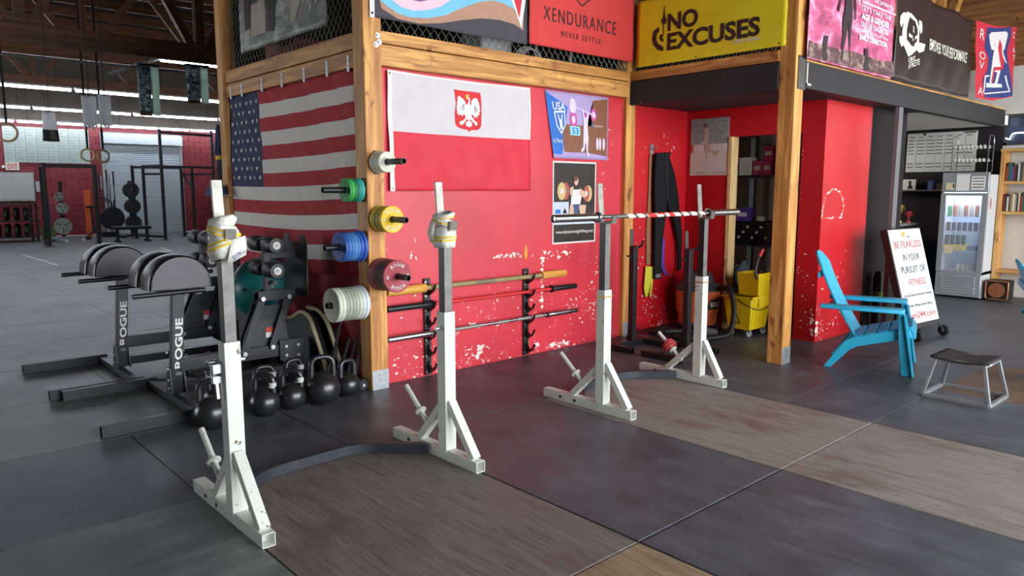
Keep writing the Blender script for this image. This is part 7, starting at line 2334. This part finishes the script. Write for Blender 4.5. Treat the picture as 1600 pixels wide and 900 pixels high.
tag(MB().box(4.66, 4.78, 26.6, 26.9, 0, 1.25).obj('blue_mat', M('blue_mat', (44, 54, 110), 0.6), bevel=0.01), 'folded blue mat standing beside the far left shelf', 'mat')
gb = root('green_bin', (4.45, 25.2, 0), 'small olive bin on the floor at the far left shelf', 'bin')
taper_box(MB(), 4.45, 25.2, 0, 0.42, 0.28, 0.28, 0.34, 0.34, 0.02).obj('bin_body', M('olive_plastic', (88, 100, 60), 0.6), gb)
# plate tree right of the rig
dk2 = root('dark_plate_rack', (10.1, 26.8, 0), 'dark plate rack by the blocks right of the roll-up door', 'plate rack')
MB().box(9.75, 10.75, 26.55, 26.95, 0.0, 0.1).box(9.8, 10.7, 26.745, 26.8, 0.1, 1.5).box(9.8, 9.9, 26.8, 26.9, 0, 1.6).box(10.6, 10.7, 26.8, 26.9, 0, 1.6).obj('frame', DRK, dk2)
for j in range(3):
    for k in range(2):
        p = root('rack_bumper', (9.95 + 0.5 * k, 26.5, 0.15 + 0.5 * j), 'black bumper on the dark plate rack, %s row, %s side' % (['low', 'middle', 'high'][j], ['left', 'right'][k]), 'weight plate', 'black bumpers on the dark plate rack')
        MB().lathe([(0.04, -0.02), (0.2, -0.02), (0.225, 0.0), (0.225, 0.12), (0.04, 0.12)], (9.98 + 0.47 * k, 26.62, 0.33 + 0.48 * j), (0, 1, 0), 24).obj('plate_body', BLACK_RUB, p)
# bands on the timber post end
bd2 = root('resistance_band', (2.85, 7.45, 1.9), 'blue resistance bands hanging beside the left timber post', 'band')
for k in range(3):
    MB().tube(rounded_path([(2.80 + 0.02 * k, 7.40, 2.14), (2.78 + 0.02 * k, 7.43, 1.86), (2.81 + 0.02 * k, 7.43, 1.84), (2.83 + 0.02 * k, 7.40, 2.14)], 0.02), 0.012, 8).obj('band_loop', M('navy_rubber', (36, 44, 96), 0.5), bd2)
MB().box(2.79, 2.84, 7.40, 7.45, 1.80, 1.84).obj('yellow_tag', M('yellow_tag', (200, 170, 40), 0.6), bd2)
cap = root('cap_on_post', (2.74, 7.3, 1.44), 'blue cap hung on the left timber post above the near rack', 'cap')
MB().lathe([(0.10, 0.0), (0.10, 0.04), (0.08, 0.09), (0.04, 0.115), (0.0001, 0.12)], (2.74, 7.33, 1.44), (0, 0, 1), 20).obj('crown', M('blue_cap_cloth', (52, 66, 110), 0.8), cap)
MB().prism([(-0.08, 0), (0.08, 0), (0.06, 0.09), (0, 0.11), (-0.06, 0.09)], lambda a, b, d: (2.74 + a, 7.25 - b, 1.445 + d), 0, 0.008).obj('brim', M('cream_cap_cloth', (190, 186, 170), 0.8), cap)

# gymnastic rings
RINGW = M('ring_wood', (190, 164, 120), 0.5)
RINGD = M('strap_black', (28, 28, 30), 0.7)


def ring(x, y_, z, rr, label, rot):
    r = root('gymnastic_ring', (x, y_, z), label, 'gymnastic ring', 'gymnastic rings hanging from the trusses')
    MB().tube([(x + rr * math.cos(R(a)) * math.cos(rot), y_ + rr * math.cos(R(a)) * math.sin(rot), z + rr * math.sin(R(a))) for a in range(0, 360, 12)], 0.017, 10, closed=True).obj('wooden_ring', RINGW, r)
    MB().bar((x, y_, z + rr - 0.02), (x, y_, 6.2), 0.035, 0.006, (0, 1, 0)).obj('strap', RINGD, r)


ring(1.88, 13.0, 2.33, 0.125, 'wooden ring at the left edge on a black strap', R(-10))
ring(3.13, 14.0, 2.08, 0.1, 'wooden ring, left one of the pair before the white panels', R(-15))
ring(3.36, 14.0, 2.07, 0.1, 'wooden ring, right one of the pair before the roll-up door', R(20))

# hanging lights: twin tubes in rows
TUBE = M_emit('tube_glow', (232, 240, 255), 24.0)
FIX = M('fixture_white', (190, 190, 184), 0.5)


def light_row(y_, z, x0, x1, n, lab):
    seg = (x1 - x0) / n
    for k in range(n):
        a = x0 + k * seg + 0.03
        b = a + seg - 0.06
        r = root('tube_light', ((a + b) / 2, y_, z), 'long tube light in the %s row, %s from the left' % (lab, ['first', 'second', 'third', 'fourth', 'fifth', 'sixth', 'seventh', 'eighth'][k]), 'ceiling light', 'tube lights in the hall')
        MB().box(a, b, y_ - 0.05, y_ + 0.05, z + 0.03, z + 0.07).obj('housing', FIX, r)
        MB().cyl((a + 0.02, y_, z), (b - 0.02, y_, z), 0.03, seg=10).obj('tube', TUBE, r)
        for q in (a + 0.3, b - 0.3):
            MB().cyl((q, y_, z + 0.07), (q, y_, 6.2), 0.006, seg=5).obj('hanger_wire', DRK, r)


light_row(19.7, 3.78, -3.6, 12.0, 6, 'nearest')
light_row(24.7, 3.78, -3.6, 12.0, 6, 'middle')
light_row(27.4, 3.60, -3.6, 12.0, 6, 'farthest')
r = root('tube_light', (5.3, 14.2, 3.8), 'single tube light with a bent reflector near the left timber post', 'ceiling light', 'tube lights in the hall')
MB().cyl((4.44, 14.2, 3.80), (6.4, 14.2, 3.80), 0.035, seg=10).obj('tube', TUBE, r)
MB().box(4.42, 6.42, 14.12, 14.28, 3.84, 3.88).bar((4.44, 14.2, 3.83), (3.65, 14.5, 3.50), 0.2, 0.03).obj('reflector', GREYST, r)
for q in (4.6, 6.2):
    MB().cyl((q, 14.2, 3.88), (q, 14.2, 6.2), 0.006, seg=5).obj('hanger_wire', DRK, r)

# things hanging from the roof: patterned drapes and foil streamers
PATN = M_cloud('dark_patterned_cloth', (40, 46, 50), (130, 146, 152), (220, 232, 232), 14)
PALE_C = M('pale_green_cloth', (214, 232, 220), 0.7, var=0.06)
for m_ in (PATN, PALE_C):
    thin(m_, 0.7)


def drape(x0, y_, z0, z1, w, label):
    r = root('hanging_drape', (x0 + w / 2, y_, z0), label, 'drape', 'patterned drapes hanging in the hall')
    f1 = quad_surf((x0, y_, z0), (w * 0.55, 0, 0), (0, 0, z1 - z0), lambda u, v: 0.02 * math.sin(9 * u))
    cloth('patterned_half', f1, 8, 8, PATN, None, r, 0.004)
    f2 = quad_surf((x0 + w * 0.55, y_, z0 + 0.02), (w * 0.45, 0.12, 0), (0, 0, z1 - z0 - 0.02), lambda u, v: 0.02 * math.sin(7 * u + 1))
    cloth('pale_half', f2, 8, 8, PALE_C, None, r, 0.004)
    MB().box(x0, x0 + w * 0.5, y_ - 0.03, y_ - 0.026, z0, z0 + 0.04).obj('orange_hem', M('orange_hem', (186, 92, 60), 0.7), r)
    MB().box(x0, x0 + w, y_ - 0.01, y_ + 0.14, z1, z1 + 0.03).cyl((x0 + w / 2, y_ + 0.05, z1), (x0 + w / 2, y_ + 0.05, 6.2), 0.006, seg=5).obj('hanging_rail', DRK, r)


drape(3.41, 12.0, 2.60, 3.33, 0.32, 'patterned drape hanging left of the single tube light')
drape(4.11, 12.0, 2.84, 3.40, 0.36, 'patterned drape hanging under the single tube light')
FOIL = M('silver_foil', (244, 246, 248), 0.35, 0.15, var=0.2, scale=40, stretch=(8, 8, 0.5))
thin(FOIL, 0.75)


def streamer(x0, y_, z0, z1, w, label, dark=False):
    r = root('foil_streamer', (x0 + w / 2, y_, z0), label, 'streamer', 'foil streamers hanging in the hall')
    n = 7
    for k in range(n):
        a = x0 + w * k / n
        zz = z0 + 0.05 * ((k * 3) % 4) / 3
        f1 = quad_surf((a, y_, zz), (w / n * 1.05, 0.0, 0), (0, 0, z1 - zz), lambda u, v, k=k: 0.02 * math.sin(12 * v + k * 1.7) * (1 - v) + 0.01 * math.sin(6 * u + k))
        cloth('foil_strip', f1, 3, 10, FOIL, None, r, 0.003)
    MB().cyl((x0 + w / 2, y_, z1 - 0.02), (x0 + w / 2, y_, 6.2), 0.008, seg=6).obj('cord', DRK, r)


streamer(2.65, 12.0, 2.36, 2.83, 0.19, 'silver foil streamer, left half of the pair before the panels')
streamer(2.86, 12.0, 2.38, 2.86, 0.17, 'silver foil streamer, right half of the pair before the panels')
st2 = root('hanging_bag', (2.24, 12.0, 2.16), 'clear bag with a dark bottom hanging before the white panels', 'bag')
f1 = quad_surf((2.14, 12.0, 2.17), (0.21, 0.03, 0), (0, 0, 0.40), lambda u, v: 0.01 * math.sin(9 * u + 3 * v), lambda u, v: (0.5 + (u - 0.5) * (1 - 0.15 * v), v))
cloth('bag_sheet', f1, 10, 10, [M('dark_bag_print', (66, 62, 62), 0.5, var=0.4, scale=12), FOIL], lambda u, v: 0 if v < 0.45 else 1, st2, 0.004)
MB().cyl((2.24, 12.0, 2.56), (2.24, 12.0, 6.2), 0.006, seg=5).obj('cord', DRK, st2)
tag(MB().tube([(-3.0, 12.9, 3.45), (2.0, 12.9, 3.42), (6.5, 12.9, 3.44)], 0.02, 8).obj('conduit', M('conduit_grey', (110, 108, 104), 0.5)), 'thin grey conduit slung below the hall truss', 'conduit')
